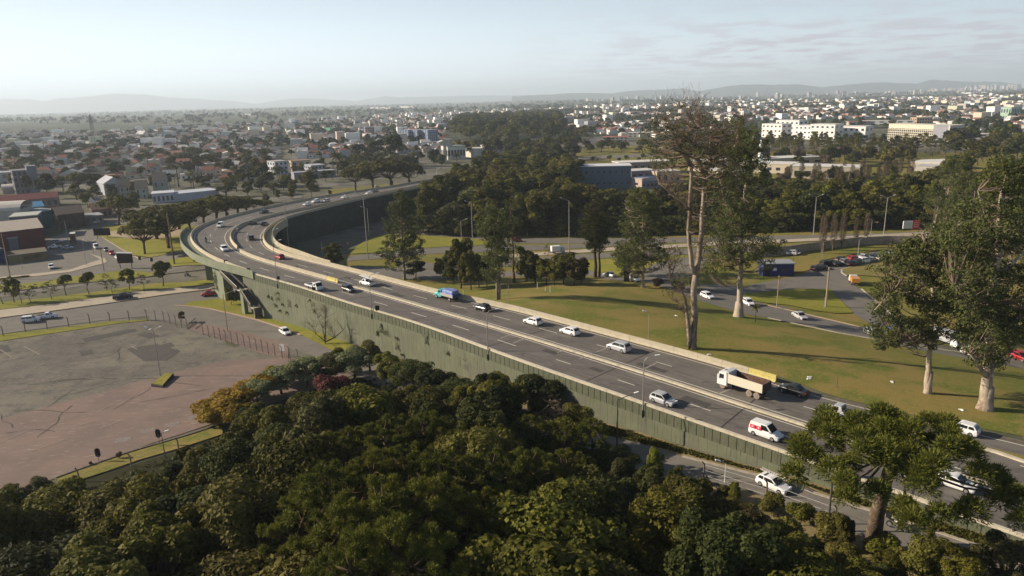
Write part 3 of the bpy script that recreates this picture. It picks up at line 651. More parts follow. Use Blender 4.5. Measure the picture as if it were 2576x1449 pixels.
# car park
S('parking_lot', zb([(-900, 1340), (0, 1240), (900, 1120), (1300, 1060), (1480, 1052), (1700, 1085), (1890, 1145)]) + [(520, 852), (620, 885), (660, 905)], [(-300, 1105), (0, 1055), (120, 1022), (250, 990), (375, 953), (475, 930), (560, 908), (655, 905)], M['asphalt_old'], .07, 70, 20)
S('parking_lot', [(-300, 1100), (0, 1055), (120, 1022), (250, 990), (375, 953), (475, 930), (560, 908), (655, 905), (760, 900)], [(-300, 1320), (0, 1245), (140, 1205), (260, 1160), (370, 1120), (480, 1085), (640, 1030), (760, 990), (900, 940)], M['lot_pink'], .075, 70, 20)
S('dirt_patch', zb([(1890, 1100), (2050, 1090), (2300, 1130), (2576, 1200), (2900, 1290)]), zb([(1900, 1145), (2100, 1210), (2400, 1300), (2576, 1370), (2900, 1460)]), M['lot_pink'], .1, 40, 6)
for q in ([(318, 878), (395, 866), (455, 884), (420, 908), (360, 908)], [(197, 884), (230, 880), (235, 890), (205, 896)], [(205, 852), (340, 828), (345, 834), (215, 862)], [(345, 843), (380, 838), (402, 846), (375, 854)], [(400, 870), (430, 862), (440, 872), (412, 880)], [(0, 868), (20, 870), (30, 885), (0, 890)]):
    P = pix(q); mb = MB(); mb.add([(p.x, p.y, p.z + .1) for p in P], [tuple(range(len(P)))]); o = structure(mb.build('asphalt_patch', M['patch']))
    if o.data.polygons[0].normal.z < 0: o.data.flip_normals()
# cracks in the old asphalt
ck = MB(); rk = random.Random(12)
for k in range(26):
    x, y = rk.uniform(0, 600), rk.uniform(860, 1120)
    if y > 1180 - x * .42 or y < 850 + max(0, (x - 420)) * .25: continue
    P_ = at_g(x, y); a_ = rk.choice([.15, .15, 1.7]) + rk.uniform(-.3, .3)
    for q in range(rk.randint(5, 11)):
        a_ += rk.uniform(-.35, .35); L_ = rk.uniform(.8, 1.8); Q_ = P_ + Vector((math.cos(a_), math.sin(a_), 0)) * L_; Q_.z = g(Q_.x, Q_.y); s_ = Vector((-math.sin(a_), math.cos(a_), 0)) * rk.uniform(.03, .07)
        ck.add([tuple(p + Vector((0, 0, .122))) for p in (P_ - s_, Q_ - s_, Q_ + s_, P_ + s_)], [(0, 1, 2, 3)], M2('crack', (.05, .048, .035))); P_ = Q_
structure(ck.build('pavement_cracks', M['crack']))
# faded paint lines of the car park
mbx = MB()
for q in [((325, 1010), (365, 985)), ((55, 1092), (160, 1060)), ((250, 1035), (285, 1018)), ((150, 1085), (240, 1060)), ((52, 1145), (175, 1105)), ((0, 1115), (90, 1075)), ((10, 908), (50, 900)), ((60, 872), (100, 893)), ((0, 880), (30, 900)), ((330, 965), (250, 998)), ((150, 1110), (175, 1102)), ((250, 1080), (330, 1050)), ((70, 935), (110, 915)), ((130, 960), (170, 945)), ((180, 930), (240, 925)), ((330, 872), (345, 880))]:
    a, b = at_g(*q[0]), at_g(*q[1]); d = (b - a).normalized(); s_ = Vector((-d.y, d.x, 0)) * .07
    mbx.add([tuple(p + Vector((0, 0, .115))) for p in (a - s_, b - s_, b + s_, a + s_)], [(0, 1, 2, 3)], M2('old_paint', (.34, .28, .24), noise=[(4, (.24, .18, .155), .45, .65)]))
for q in [(310, 1108), (372, 1085), (433, 1070), (490, 1052)]:
    p = at_g(*q); d = Vector((.95, .3, 0)); e = Vector((-.3, .95, 0))
    mbx.add([tuple(p + d * a * 1.0 + e * b * .8 + Vector((0, 0, .118))) for a, b in ((-1, -1), (1, -1), (1, 1), (-1, 1))], [(0, 1, 2, 3)], M2('blue_paint', (.2, .185, .18), noise=[(2, (.19, .14, .118), .42, .56)]))
structure(mbx.build('parking_lot_markings'))
# strips edging the car park
S('lawn', zb([(-900, 1290), (0, 1200), (600, 1130), (1100, 1066), (1480, 1048)]), zb([(-900, 1345), (0, 1265), (700, 1160), (1200, 1085), (1480, 1058)]), M['grass_bright'], .16, 50, 4)
S('lawn', [(140, 1207), (220, 1178), (330, 1140), (475, 1098), (560, 1070)], [(160, 1222), (235, 1200), (350, 1160), (460, 1128), (560, 1095)], M['grass'], .2, 40, 4)
kerb([(140, 1206), (220, 1177), (330, 1139), (475, 1097), (560, 1069)], .35, .3, conv=None, mm=kd)
# island with the lamp
isl = MB(); P = [at_g(*p) for p in ((381, 974), (410, 977), (438, 948), (420, 946))]; zt = max(p.z for p in P) + .45
isl.hexa([(p.x, p.y, p.z) for p in P], [(p.x, p.y, zt) for p in P], M2('kerb_black', (.05, .045, .04))); o = tag(isl.build('planting_island', M['kerb_black']), 'raised grass island with dark kerb holding the triple lamp post in the car park', 'planter')
P2 = [p.lerp(sum(P, Vector()) / 4, .08) for p in P]
mb = MB(); mb.hexa([(p.x, p.y, zt - .05) for p in P2], [(p.x, p.y, zt + .06) for p in P2]); mb.build('turf', M['grass_bright'], o)

# ------------------------------------------------------------------ lower right service road under the wall
LRa = [(1400, 1060), (1500, 1085), (1620, 1120), (1717, 1150), (1904, 1197), (1967, 1206), (2050, 1243), (2200, 1290), (2350, 1338), (2460, 1375), (2620, 1425), (2900, 1500)]
LRb = [(1300, 1090), (1480, 1130), (1620, 1165), (1717, 1200), (1884, 1235), (1980, 1275), (2080, 1318), (2217, 1365), (2330, 1405), (2500, 1455), (2700, 1520), (2900, 1580)]
S('road', LRa, LRb, M['asphalt'], .09, 80, 6)
S('verge', [(853, 855), (1100, 930), (1280, 990), (1425, 1038), (1500, 1058), (1620, 1092), (1717, 1124), (1863, 1168), (2017, 1202), (2217, 1272), (2367, 1315), (2576, 1375), (2800, 1450)], [(900, 905), (1100, 960), (1280, 1010), (1400, 1060), (1500, 1085), (1620, 1120), (1717, 1150), (1904, 1197), (1967, 1206), (2050, 1243), (2200, 1290), (2350, 1338), (2620, 1425)], M2('verge', (.2, .15, .075), rough=.95, noise=[(.3, (.12, .11, .03), .42, .65), (1.2, (.3, .22, .13), .52, .72), (6, (.09, .08, .03), .55, .78)], bump=.5, bscale=5), .1, 80, 5)
kerb([(1717, 1150), (1904, 1197), (1967, 1206), (2050, 1243), (2200, 1290), (2350, 1338), (2460, 1375), (2620, 1425)], .4, .14, conv=None, mm=M['kerb'])
S('lawn', [(1600, 1200), (1884, 1238), (1980, 1278), (2080, 1320), (2217, 1368), (2330, 1408), (2500, 1458)], [(1560, 1260), (1800, 1290), (1950, 1330), (2080, 1375), (2180, 1420), (2330, 1470), (2500, 1540)], M['verge'], .1, 50, 6)
# forest floor
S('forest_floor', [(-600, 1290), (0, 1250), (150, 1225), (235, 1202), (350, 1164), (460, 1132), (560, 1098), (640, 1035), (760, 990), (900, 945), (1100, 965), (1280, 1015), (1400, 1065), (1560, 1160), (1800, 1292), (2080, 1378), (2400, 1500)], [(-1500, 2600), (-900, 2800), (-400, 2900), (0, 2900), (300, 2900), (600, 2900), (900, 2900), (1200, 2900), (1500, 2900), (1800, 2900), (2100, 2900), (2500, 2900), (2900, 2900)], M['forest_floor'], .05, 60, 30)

# ================================================================== RIGHT SIDE: lawns, ramps, roads
S('lawn', [(850, 672), (944, 690), (1094, 730), (1288, 770), (1538, 834), (1763, 893), (1968, 950), (2094, 997), (2332, 1054), (2576, 1098), (2800, 1150)], [(860, 640), (944, 640), (1100, 645), (1288, 650), (1450, 668), (1600, 700), (1750, 718), (1880, 745), (2020, 795), (2250, 870), (2576, 930)], M['grass'], .06, 110, 44)
# near ramp (cars coming towards the right)
S('road', [(845, 668), (945, 672), (1100, 680)] + zb3([(0, 560), (760, 545), (900, 580), (1100, 620), (1500, 660), (1900, 738), (2300, 790)]) + zb4([(0, 905), (250, 960), (900, 1115), (1400, 1240), (1930, 1390), (2400, 1480), (2800, 1560)]), [(845, 682), (945, 700), (1100, 705)] + zb3([(0, 610), (760, 600), (1000, 650), (1280, 655), (1500, 712), (1870, 850), (2340, 990)]) + zb4([(0, 1030), (300, 1095), (700, 1180), (1330, 1290), (2000, 1385), (2450, 1500), (2800, 1640)]), M['asphalt'], .1, 110, 8)
kerb([(0, 1030), (300, 1095), (700, 1180), (1330, 1290), (2000, 1385)], .3, .16, conv=zb4, mm=M['kerb'])
kerb([(0, 905), (250, 960), (900, 1115), (1400, 1240)], .3, .16, conv=zb4, mm=M2('kerb_orange', (.4, .29, .18)))
# inner ground of the interchange, grass first
S('lawn', [(1150, 596), (1300, 592), (1500, 590), (1700, 588), (1900, 580), (2100, 576), (2300, 572), (2700, 566)], [(845, 668), (1000, 672), (1150, 684), (1478, 679), (1750, 716), (1950, 765), (2200, 835), (2700, 930)], M['grass'], .05, 90, 30)
S('road', [(1050, 594), (1300, 600), (1450, 600), (1700, 598), (1900, 595), (2080, 592), (2300, 584), (2700, 574)], [(1050, 607), (1300, 613), (1450, 613), (1700, 611), (1900, 608), (2080, 604), (2300, 596), (2700, 586)], M['asphalt'], .12, 70, 4)
S('road', [(880, 645), (1000, 633), (1100, 623), (1250, 617), (1400, 618), (1550, 612), (1700, 604)], [(870, 658), (1000, 648), (1100, 638), (1250, 634), (1400, 628), (1550, 620), (1700, 610)], M['asphalt'], .13, 60, 4)
S('lawn', [(880, 640), (895, 622), (925, 602), (965, 590), (1050, 592), (1230, 604)], [(880, 640), (940, 637), (1000, 631), (1080, 624), (1150, 620), (1240, 616)], M['grass_bright'], .18, 40, 6)
S('pavement', [(1160, 650), (1300, 640), (1400, 633), (1550, 623), (1700, 616), (1850, 609), (2000, 603), (2150, 596), (2300, 590), (2600, 580)], [(1160, 662), (1300, 649), (1400, 641), (1550, 631), (1700, 624), (1850, 616), (2000, 610), (2150, 602), (2300, 596), (2600, 586)], M['pavement'], .2, 70, 3)
S('road', [(1000, 662), (1160, 663), (1300, 652), (1400, 645), (1550, 635), (1700, 628), (1850, 622), (1950, 618)], [(1000, 672), (1160, 682), (1300, 668), (1450, 655), (1550, 648), (1700, 642), (1850, 636), (1950, 634)], M['asphalt'], .13, 60, 4)
S('lawn', zb3([(690, 455), (900, 440), (1100, 430), (1300, 420), (1500, 410)]), zb3([(760, 545), (900, 575), (1100, 600), (1300, 560), (1500, 470)]), M['grass_bright'], .16, 30, 6)
S('road', zb3([(1300, 560), (1450, 480), (1700, 430), (1900, 420)]), zb3([(1350, 660), (1700, 640), (1900, 560), (2000, 440)]), M['asphalt'], .17, 30, 6)
S('pavement', zb3([(1750, 285), (2000, 270), (2576, 250)]) + zb4([(400, 235), (900, 205), (1200, 185), (1800, 165)]), zb3([(1750, 310), (2000, 300), (2576, 280)]) + zb4([(400, 262), (900, 235), (1200, 212), (1800, 190)]), M['pavement'], .25, 40, 3)
# yard with the parked cars
S('road', zb4([(-200, 700), (250, 620), (380, 580), (460, 530), (700, 440), (1000, 380), (1300, 330)]), zb4([(-200, 860), (300, 760), (620, 740), (760, 600), (860, 520), (1100, 460), (1340, 385)]), M['asphalt'], .15, 60, 10)
S('road', zb4([(380, 580), (560, 540), (740, 560), (800, 620), (870, 700), (1000, 790), (1250, 1000), (1500, 1090)]), zb4([(250, 700), (450, 740), (640, 760), (700, 830), (800, 930), (860, 990), (1000, 1080), (1400, 1240)]), M['asphalt'], .16, 50, 8)
S('road', zb3([(1880, 700), (2100, 690), (2576, 740)]) + zb4([(200, 640), (400, 600)]), zb3([(1900, 740), (2200, 790), (2576, 850)]) + zb4([(200, 720), (450, 740)]), M['asphalt'], .155, 30, 6)
S('lawn', zb4([(-250, 790), (0, 765), (300, 742), (630, 742), (700, 830), (850, 970)]), zb4([(-250, 850), (0, 885), (210, 905), (480, 960), (650, 985), (850, 985)]), M['grass_bright'], .24, 40, 6)
S('lawn', zb4([(240, 450), (420, 350), (700, 310), (900, 290), (1290, 285)]), zb4([(260, 575), (400, 560), (560, 450), (900, 385), (1290, 320)]), M['grass'], .22, 40, 6)
S('lawn', zb4([(742, 545), (900, 495), (1100, 445), (1340, 392), (1800, 350)]), zb4([(790, 605), (900, 600), (1150, 620), (1400, 640), (1900, 640)]), M2('grass_tan', (.2, .16, .05), noise=[(.3, (.15, .14, .035), .45, .65), (2, (.26, .21, .09), .55, .75)], bump=.5), .24, 40, 8)
kerb([(742, 548), (740, 575), (790, 610)], .4, .2, conv=zb4, mm=M['median'], n=14)
kerb([(940, 740), (1000, 790), (1080, 855), (1250, 1000), (1330, 1050)], .35, .2, conv=zb4, mm=M['median'], n=20)
kerb([(742, 545), (900, 495), (1100, 445), (1340, 392)], .35, .2, conv=zb4, mm=M['median'], n=30)
# small island at the far right of the deck road and its divider
S('lawn', [(2470, 1128), (2530, 1142), (2620, 1165)], [(2480, 1134), (2530, 1150), (2620, 1180)], M['grass'], .3, 12, 2)
mb = MB(); P = resample([p[:2] for p in pix([(2470, 1130), (2507, 1140), (2560, 1158), (2640, 1185)], DZ)], 16); ribbon(mb, P, .5, .2, DZ + .03, M['median'])
tag(mb.build('road_divider', M['median']), 'short cream kerb island where the ramp joins at the right edge', 'kerb')
# boundary fence wall of the far yard
bw = thing('boundary_wall', 'pale precast concrete boundary wall curving behind the parked cars', 'wall')
Pb = resample([p[:2] for p in pix(zb4([(-100, 420), (200, 390), (420, 358), (640, 330), (900, 300), (1200, 285), (1500, 290), (1900, 310)]))], 74)
for k in range(73):
    a, b = Pb[k], Pb[k + 1]; b = a + (b - a) * .985; d = (b - a) / np.linalg.norm(b - a); nn = np.array([-d[1], d[0]]) * .15; za = g(*a); zb_ = g(*b)
    mb = MB(); mb.hexa([(*(a - nn), za), (*(b - nn), zb_), (*(b + nn), zb_), (*(a + nn), za)], [(*(a - nn), za + 2.6), (*(b - nn), zb_ + 2.6), (*(b + nn), zb_ + 2.6), (*(a + nn), za + 2.6)]); mb.build('wall_panel', M2('wall_pale', (.3, .26, .21), noise=[(1, (.2, .17, .14), .5, .7)]), bw)

# ================================================================== VEHICLES
PAINT = {'white': (.72, .72, .72), 'silver': (.4, .41, .43), 'grey': (.2, .205, .21), 'black': (.012, .012, .014), 'dark': (.03, .032, .038), 'red': (.35, .02, .03), 'blue': (.05, .09, .3), 'darkgreen': (.02, .04, .035), 'maroon': (.12, .02, .025), 'teal': (.08, .38, .4), 'cream': (.62, .57, .46), 'orange': (.55, .25, .03)}
def paint(c):
    return M2('paint_' + c, PAINT[c], rough=.28, spec=.6)
def loft(mb, st, m, ends=True):
    """st: (x, z_bottom, z_top, half_width_bottom, half_width_top)"""
    k = 8; o = []
    for x, zb_, zt_, wb, wt in st:
        h = zt_ - zb_
        o.append([(x, -wb * .93, zb_), (x, -wb, zb_ + h * .3), (x, -(wb * .4 + wt * .6), zb_ + h * .75), (x, -wt * .9, zt_), (x, wt * .9, zt_), (x, (wb * .4 + wt * .6), zb_ + h * .75), (x, wb, zb_ + h * .3), (x, wb * .93, zb_)])
    v = [p for r in o for p in r]; f = []
    for i in range(len(st) - 1):
        for j in range(k):
            a = i * k + j; b = i * k + (j + 1) % k; f.append((a, b, b + k, a + k))
    f.append(tuple(reversed(range(k)))); n = (len(st) - 1) * k; f.append(tuple(n + j for j in range(k)))
    mb.add(v, [tuple(reversed(q)) for q in f], m); return mb
def wheel_mesh(r, w):
    k = ('wheel', r, w)
    if k not in CACHE:
        t = MB(); n = 14
        t.tube([(0, -w / 2, 0), (0, -w / 2 + .02, 0), (0, w / 2 - .02, 0), (0, w / 2, 0)], [r * .93, r, r, r * .93], n)
        a = t.mesh('tyre', M['tyre']); q = MB(); q.tube([(0, -w / 2 - .012, 0), (0, w / 2 + .012, 0)], [r * .62, r * .62], 12); b = q.mesh('rim', M['rim'])
        CACHE[k] = (a, b)
    return CACHE[k]
CACHE = {}
def wheel(root, x, y, r=.31, w=.2, rim=None):
    a, b = wheel_mesh(r, w); t = put('wheel', a, root, (x, y, r)); c = put('rim', b, t)
    return t
SPEC = {  # L, W, H, nose, cabin start (from front), windscreen rake, rear rake, tail (0 = hatch), belt height
    'hatch': (3.95, 1.68, 1.46, .95, 1.05, .75, .42, 0.0, .92),
    'sedan': (4.35, 1.7, 1.44, .95, 1.1, .75, .65, .75, .92),
    'suv': (4.35, 1.8, 1.65, 1.0, 1.05, .65, .35, 0.0, 1.05),
    'van': (4.1, 1.7, 1.85, .75, .85, .8, .18, 0.0, 1.05),
    'pickup': (4.7, 1.75, 1.62, 1.1, 1.15, .6, .15, 1.75, 1.0),
    'pickupbig': (5.2, 1.85, 1.78, 1.1, 1.2, .6, .15, 1.6, 1.1)}
def car_meshes(kind, c):
    k = (kind, c)
    if k in CACHE: return CACHE[k]
    L, W, H, nose, cab, rk, rr, tail, belt = SPEC[kind]; P = paint(c); h = L / 2; w = W / 2; res = []
    mb = MB(); zb_ = .2
    hood = belt - .06
    st = [(h, .3, .55, w * .72, w * .66), (h - .1, .22, .66, w * .9, w * .82), (h - .45, zb_, hood - .12, w * .98, w * .9), (h - cab + .1, zb_, hood, w, w * .92), (h - cab - .4, zb_, belt, w, w * .95)]
    if tail and kind == 'sedan': st += [(-h + tail, zb_, belt, w, w * .95), (-h + .25, zb_ + .02, belt - .02, w * .97, w * .9), (-h + .05, .28, belt - .12, w * .88, w * .8), (-h, .36, .62, w * .8, w * .74)]
    elif tail: st += [(-h + tail, zb_ + .05, belt, w, w * .96), (-h + .06, zb_ + .1, belt - .02, w * .99, w * .95), (-h, .4, belt - .08, w * .96, w * .92)]
    else: st += [(-h + .35, zb_, belt, w, w * .95), (-h + .06, .25, belt - .04, w * .93, w * .86), (-h, .36, .62, w * .85, w * .78)]
    loft(mb, st, P)
    # cabin
    x0 = h - cab; x1 = x0 - rk; x3 = -h + tail + (.05 if tail else .06); x2 = x3 + rr; z1 = H
    wr = w * .80; wb = w * .93
    B = [(x0, belt - .05, wb * .97), (x1, z1 - .05, wr), (x1 - .28, z1, wr * .98), (x2 + .1, z1 - .01, wr * .97), (x2, z1 - .07, wr * .96), (x3, belt - .05, wb * .94)]
    v = []; f = []
    bot = [(x0, belt - .06), (x1, belt - .06), (x1 - .28, belt - .06), (x2 + .1, belt - .06), (x2, belt - .06), (x3, belt - .06)]
    for (x, z, q), (bx, bz) in zip(B, bot): v += [(x, -q, z), (x, q, z), (bx, -wb, bz), (bx, wb, bz)]
    for i in range(5):
        a = 4 * i; b = a + 4
        f += [(a, a + 1, b + 1, b), (a + 2, a, b, b + 2), (a + 1, a + 3, b + 3, b + 1)]
    mb.add(v, f, P); res.append(('body', mb.mesh('body'), None))
    # glass, slightly proud
    def panel(name, pts, off):
        q = MB(); pts = [Vector(p) for p in pts]; n = (pts[1] - pts[0]).cross(pts[2] - pts[0]).normalized(); c0 = sum(pts, Vector()) / len(pts)
        if n.dot(c0 - Vector((0, 0, .6))) < 0: n = -n; pts.reverse()
        top = [p + n * off for p in pts]; k_ = len(pts)
        q.add([tuple(p) for p in top], [tuple(range(k_))], M['glass_dark']); return (name, q.mesh(name), None)
    res.append(panel('windshield', [(x0 - .05, -wb * .86, belt + .0), (x0 - .05, wb * .86, belt + .0), (x1 + .05, wr * .9, z1 - .1), (x1 + .05, -wr * .9, z1 - .1)], .03))
    if kind == 'van': rw_ = None
    else: rw_ = 1
    res.append(panel('rear_window', [(x3 + .04, -wb * .8, belt + .05), (x3 + .04, wb * .8, belt + .05), (x2 - .03, wr * .84, z1 - .15), (x2 - .03, -wr * .84, z1 - .15)], .03))
    mid = (x1 + x2) / 2 - .1
    for sg in (-1, 1):
        xe = mid - .05 if kind != 'van' else x1 - .75
        def sy(z): return sg * (wb + (wr - wb) * (z - belt) / (z1 - .06 - belt)) 
        za, zc = belt + .04, z1 - .14
        res.append(panel('side_window', [(x0 - .3, sy(za), za), (xe, sy(za), za), (xe, sy(zc), zc), (x1 - .08, sy(zc), zc)], .012 ))
        if kind not in ('van', 'pickup', 'pickupbig'):
            res.append(panel('side_window', [(xe - .12, sy(za), za), (x3 + .3, sy(za), za), (x2 + .08, sy(zc), zc), (xe - .12, sy(zc), zc)], .012))
    for sg in (-1, 1):
        q = MB(); q.box((h - .2, sg * w * .7, .66), (.22, .3, .13), M['headlight'], rz=-sg * .35); res.append(('headlight', q.mesh('headlight'), None))
        q = MB(); q.box((-h + .06, sg * w * .76, belt - .16), (.1, .22, .2), M['taillight']); res.append(('taillight', q.mesh('taillight'), None))
        q = MB(); q.box((x0 - .35, sg * (w + .07), belt + .08), (.12, .16, .12), P); res.append(('mirror', q.mesh('mirror'), None))
    q = MB(); q.box((h - .02, 0, .38), (.1, W * .55, .16), M['black']); res.append(('grille', q.mesh('grille'), None))
    q = MB(); q.box((0, 0, .26), (L * .8, W * .9, .16), M['black']); res.append(('underside', q.mesh('underside'), None))
    if kind in ('pickup', 'pickupbig'):
        q = MB(); q.box((-h + tail / 2 - .02, 0, belt + .008), (tail - .25, W * .78, .02), M['black']); res.append(('cargo_bed', q.mesh('cargo_bed'), None))
    CACHE[k] = res; return res
def finish(root, P, hd, sc=.9):
    root.scale = (sc, sc, sc)
    root.location = P; root.rotation_euler = (0, 0, hd); return root
def car(kind, c, P, hd, label, cat='car', group=None, name='car'):
    root = thing(name, label, cat, (0, 0, 0), 0, group); L, W = SPEC[kind][:2]
    for nm, me, mm in car_meshes(kind, c): put(nm, me, root)
    r = .31 if kind in ('hatch', 'sedan', 'van') else .36
    for x in (L * .31, -L * .31):
        for y in (W / 2 - .09, -W / 2 + .09): wheel(root, x, y, r)
    return finish(root, P, hd)
def dheading(P, line=None, rev=False):
    line = DM if line is None else line; i = near_idx(line, P.x, P.y); i = min(max(i, 1), ND - 2); d = line[i - 1] - line[i + 1]
    a = math.atan2(d[1], d[0]); return a + math.pi if rev else a
OUTB, INB = False, True
def dpos(px, py): return at(px, py, DZ)
def dcar(kind, c, px, py, rev, label, cat='car', group='vehicles driving on the viaduct', name='car', lift=.022):
    P = dpos(px, py); i = near_idx(DO, P.x, P.y)
    for _ in range(3):
        i = near_idx(DO, P.x, P.y); P = at(px, py, DZL[i])
    P.z = DZL[i] + lift
    return car(kind, c, P, dheading(P, rev=rev), label, cat, group, name)
V = [
 ('hatch', 'dark', 877, 733, 0, 'dark grey hatchback just past the low end of the yellow median barrier'),
 ('hatch', 'silver', 1669, 1014, 0, 'silver hatchback alone on the near carriageway below the curved lamp post'),
 ('van', 'white', 555, 571, 0, 'white minivan coming round the far outer lane of the curve'),
 ('suv', 'white', 565, 631, 0, 'white car with roof rack beside the gap in the median on the curve'),
 ('sedan', 'darkgreen', 664, 536, 0, 'dark green car on the far outer lane behind the white minivan'),
 ('hatch', 'red', 703, 651, 1, 'small red car near the inner wall of the curve'),
 ('suv', 'black', 632, 603, 1, 'black boxy off road car on the inner carriageway of the curve'),
 ('sedan', 'black', 666, 567, 1, 'black car on the inner carriageway nearest the inner wall behind the boxy one'),
 ('sedan', 'dark', 636, 564, 1, 'dark car following beside the black car at the top of the curve'),
 ('hatch', 'black', 1213, 780, 1, 'glossy black hatchback behind the blue and teal truck'),
 ('hatch', 'white', 1340, 815, 1, 'white hatchback with grey roof rails, first of the white pair behind the black hatchback'),
 ('hatch', 'white', 1433, 840, 1, 'plain white hatchback, second of the white pair ahead of the silver crossover'),
 ('suv', 'silver', 1556, 881, 1, 'silver grey crossover with dark roof in front of the dump truck'),
 ('sedan', 'black', 1995, 990, 1, 'black sedan tailing the dump truck in its shadow'),
 ('hatch', 'white', 2417, 1087, 1, 'white hatchback at the right edge of the far carriageway near the big eucalyptus trunks'),
 ('hatch', 'white', 2403, 1225, 0, 'white car half hidden behind the crown of the big araucaria'),
 ('hatch', 'white', 772, 517, 0, 'white car, last of the trio at the start of the far viaduct arm'),
 ('suv', 'white', 794, 510, 0, 'white estate car, middle of the trio at the start of the far viaduct arm'),
 ('hatch', 'silver', 820, 508, 0, 'small silver car, right one of the trio at the start of the far viaduct arm'),
 ('sedan', 'white', 868, 499, 0, 'white car driving alone halfway along the far viaduct arm'),
 ('hatch', 'white', 928, 489, 0, 'white car followed by a dark one on the far viaduct arm'),
 ('sedan', 'dark', 943, 486, 0, 'dark car behind a white one on the far viaduct arm'),
 ('hatch', 'silver', 1064, 472, 1, 'silver car farther left of two on the distant end of the viaduct'),
 ('hatch', 'silver', 1098, 467, 1, 'silver car farther right of two on the distant end of the viaduct'),
]
for k, c, x, y, rv, lb in V: dcar(k, c, x, y, bool(rv), lb)
dcar('pickup', 'silver', 2112, 1046, True, 'silver pickup truck partly hidden by the top of the big araucaria', 'pickup truck', name='pickup_truck')
# white van with two red square pictures on its side
vn = dcar('van', 'white', 1926, 1098, False, 'white panel van with two red square emblems on its side', 'van', name='panel_van')
for x0 in (-1.42, -.58):
    mb = MB(); mb.box((x0 + .0, -.857, 1.22), (.68, .02, .52), M2('van_red', (.62, .05, .1), rough=.4), rot=Matrix.Rotation(.0, 3, 'X')); e = mb.build('emblem_panel', M['van_red'], vn)
    mb = MB(); mb.tube([(x0, -.868, 1.25), (x0, -.874, 1.25)], .13, 14, M2('van_pink', (.75, .45, .48), rough=.4)); mb.build('emblem_disc', M['van_pink'], e)
# road users on the lower roads
def gcar(kind, c, px, py, hd_to, label, cat='car', group=None, name='car', lift=.17):
    P = at_g(px, py); Q = at_g(*hd_to); hd = math.atan2(Q.y - P.y, Q.x - P.x); P.z += lift
    return car(kind, c, P, hd, label, cat, group, name)
rf = gcar('hatch', 'white', 1945, 1231, (2100, 1290), 'white hatchback carrying a ladder on its roof on the lower road by the wall', group='vehicles on the lower road')
ld = thing('ladder', 'pale wooden ladder lying on the roof rack of the white hatchback on the lower road', 'ladder')
for y in (-.2, .2): mb = MB(); mb.box((0, y, 0), (3.6, .07, .09), M['plank']); mb.build('rail', M['plank'], ld)
for k in range(11): mb = MB(); mb.box((-1.6 + k * .32, 0, 0), (.05, .36, .05), M['plank']); mb.build('rung', M['plank'], ld)
ld.rotation_euler = (0, 0, rf.rotation_euler[2]); _f = Vector((math.cos(rf.rotation_euler[2]), math.sin(rf.rotation_euler[2]), 0)); ld.location = rf.location + _f * -.15 + Vector((-_f.y, _f.x, 0)) * .3 + Vector((0, 0, 1.44)); ld.scale = (.9, .9, .9)
for x in (.35, -.9): mb = MB(); mb.box((x, 0, 1.49), (.06, 1.3, .1), M['black']); mb.build('roof_rack', M['black'], rf)
gcar('hatch', 'white', 718, 841, (800, 880), 'white hatchback on the side road at the foot of the green wall', lift=.12)
gcar('suv', 'white', 78, 811, (180, 800), 'white estate car behind the white pickup on the lower left road')
gcar('pickup', 'white', 120, 802, (210, 793), 'small white pickup truck just ahead of the white estate car', 'pickup truck', name='pickup_truck')
gcar('pickupbig', 'black', 310, 753, (420, 738), 'large black off road vehicle driving beside the tan pavement', 'car')
gcar('pickup', 'red', 528, 745, (430, 754), 'red pickup truck emerging from under the viaduct beside the abutment', 'pickup truck', name='pickup_truck')
gcar('van', 'white', 243, 626, (262, 640), 'white van at the head of the queue beside the roundabout lawn', 'van', name='van')
gcar('hatch', 'grey', 267, 632, (290, 648), 'grey car second in the queue beside the roundabout lawn')
gcar('hatch', 'red', 281, 641, (304, 655), 'red car third in the queue beside the roundabout lawn')
gcar('sedan', 'white', 298, 652, (321, 665), 'white sedan last in the queue beside the roundabout lawn')
gcar('hatch', 'white', 130, 676, (134, 690), 'white hatchback in the shade right of the yellow shop canopy')
gcar('sedan', 'silver', 171, 627, (200, 626), 'silver sedan parked in the shadow of the red warehouse')
gcar('pickup', 'white', 138, 625, (110, 628), 'white pickup truck parked against the red warehouse', 'pickup truck', name='pickup_truck')
gcar('hatch', 'silver', 146, 612, (170, 610), 'silver car parked behind the white pickup at the red warehouse')
gcar('hatch', 'maroon', 202, 567, (188, 569), 'maroon car parked before the brown shop beyond the roundabout')
gcar('hatch', 'white', 241, 562, (226, 563), 'white car parked right of the maroon one beyond the roundabout')
gcar('sedan', 'silver', 2011, 802, (2110, 838), 'silver sedan alone on the right hand ramp')
gcar('hatch', 'white', 1779, 751, (1860, 775), 'white hatchback on the ramp left of the thick eucalyptus trunk')
gcar('hatch', 'white', 1882, 768, (1960, 800), 'white hatchback half hidden by the right eucalyptus trunk')
gcar('hatch', 'silver', 2196, 845, (2280, 870), 'silver hatchback on the ramp beside the blue tarpaulin load')
gcar('hatch', 'white', 2445, 897, (2540, 925), 'white car behind the leafy eucalyptus at the right of the ramp')
gcar('hatch', 'red', 2566, 907, (2640, 930), 'red car at the right edge of the ramp')
gcar('sedan', 'silver', 1533, 697, (1500, 692), 'silver sedan on the ramp beside the twin dark trunks')
gcar('van', 'white', 1596, 708, (1640, 720), 'white van on the ramp right of the twin dark trunks', 'van', name='van')
gcar('hatch', 'red', 1302, 609, (1330, 608), 'red car on the upper road behind the tall slender eucalyptus')
gcar('suv', 'silver', 1988, 642, (1960, 639), 'silver car on the lawn road above the blue kiosk')
gcar('hatch', 'white', 1033, 466, (1050, 462), 'white car on the street beyond the umbrella trees')
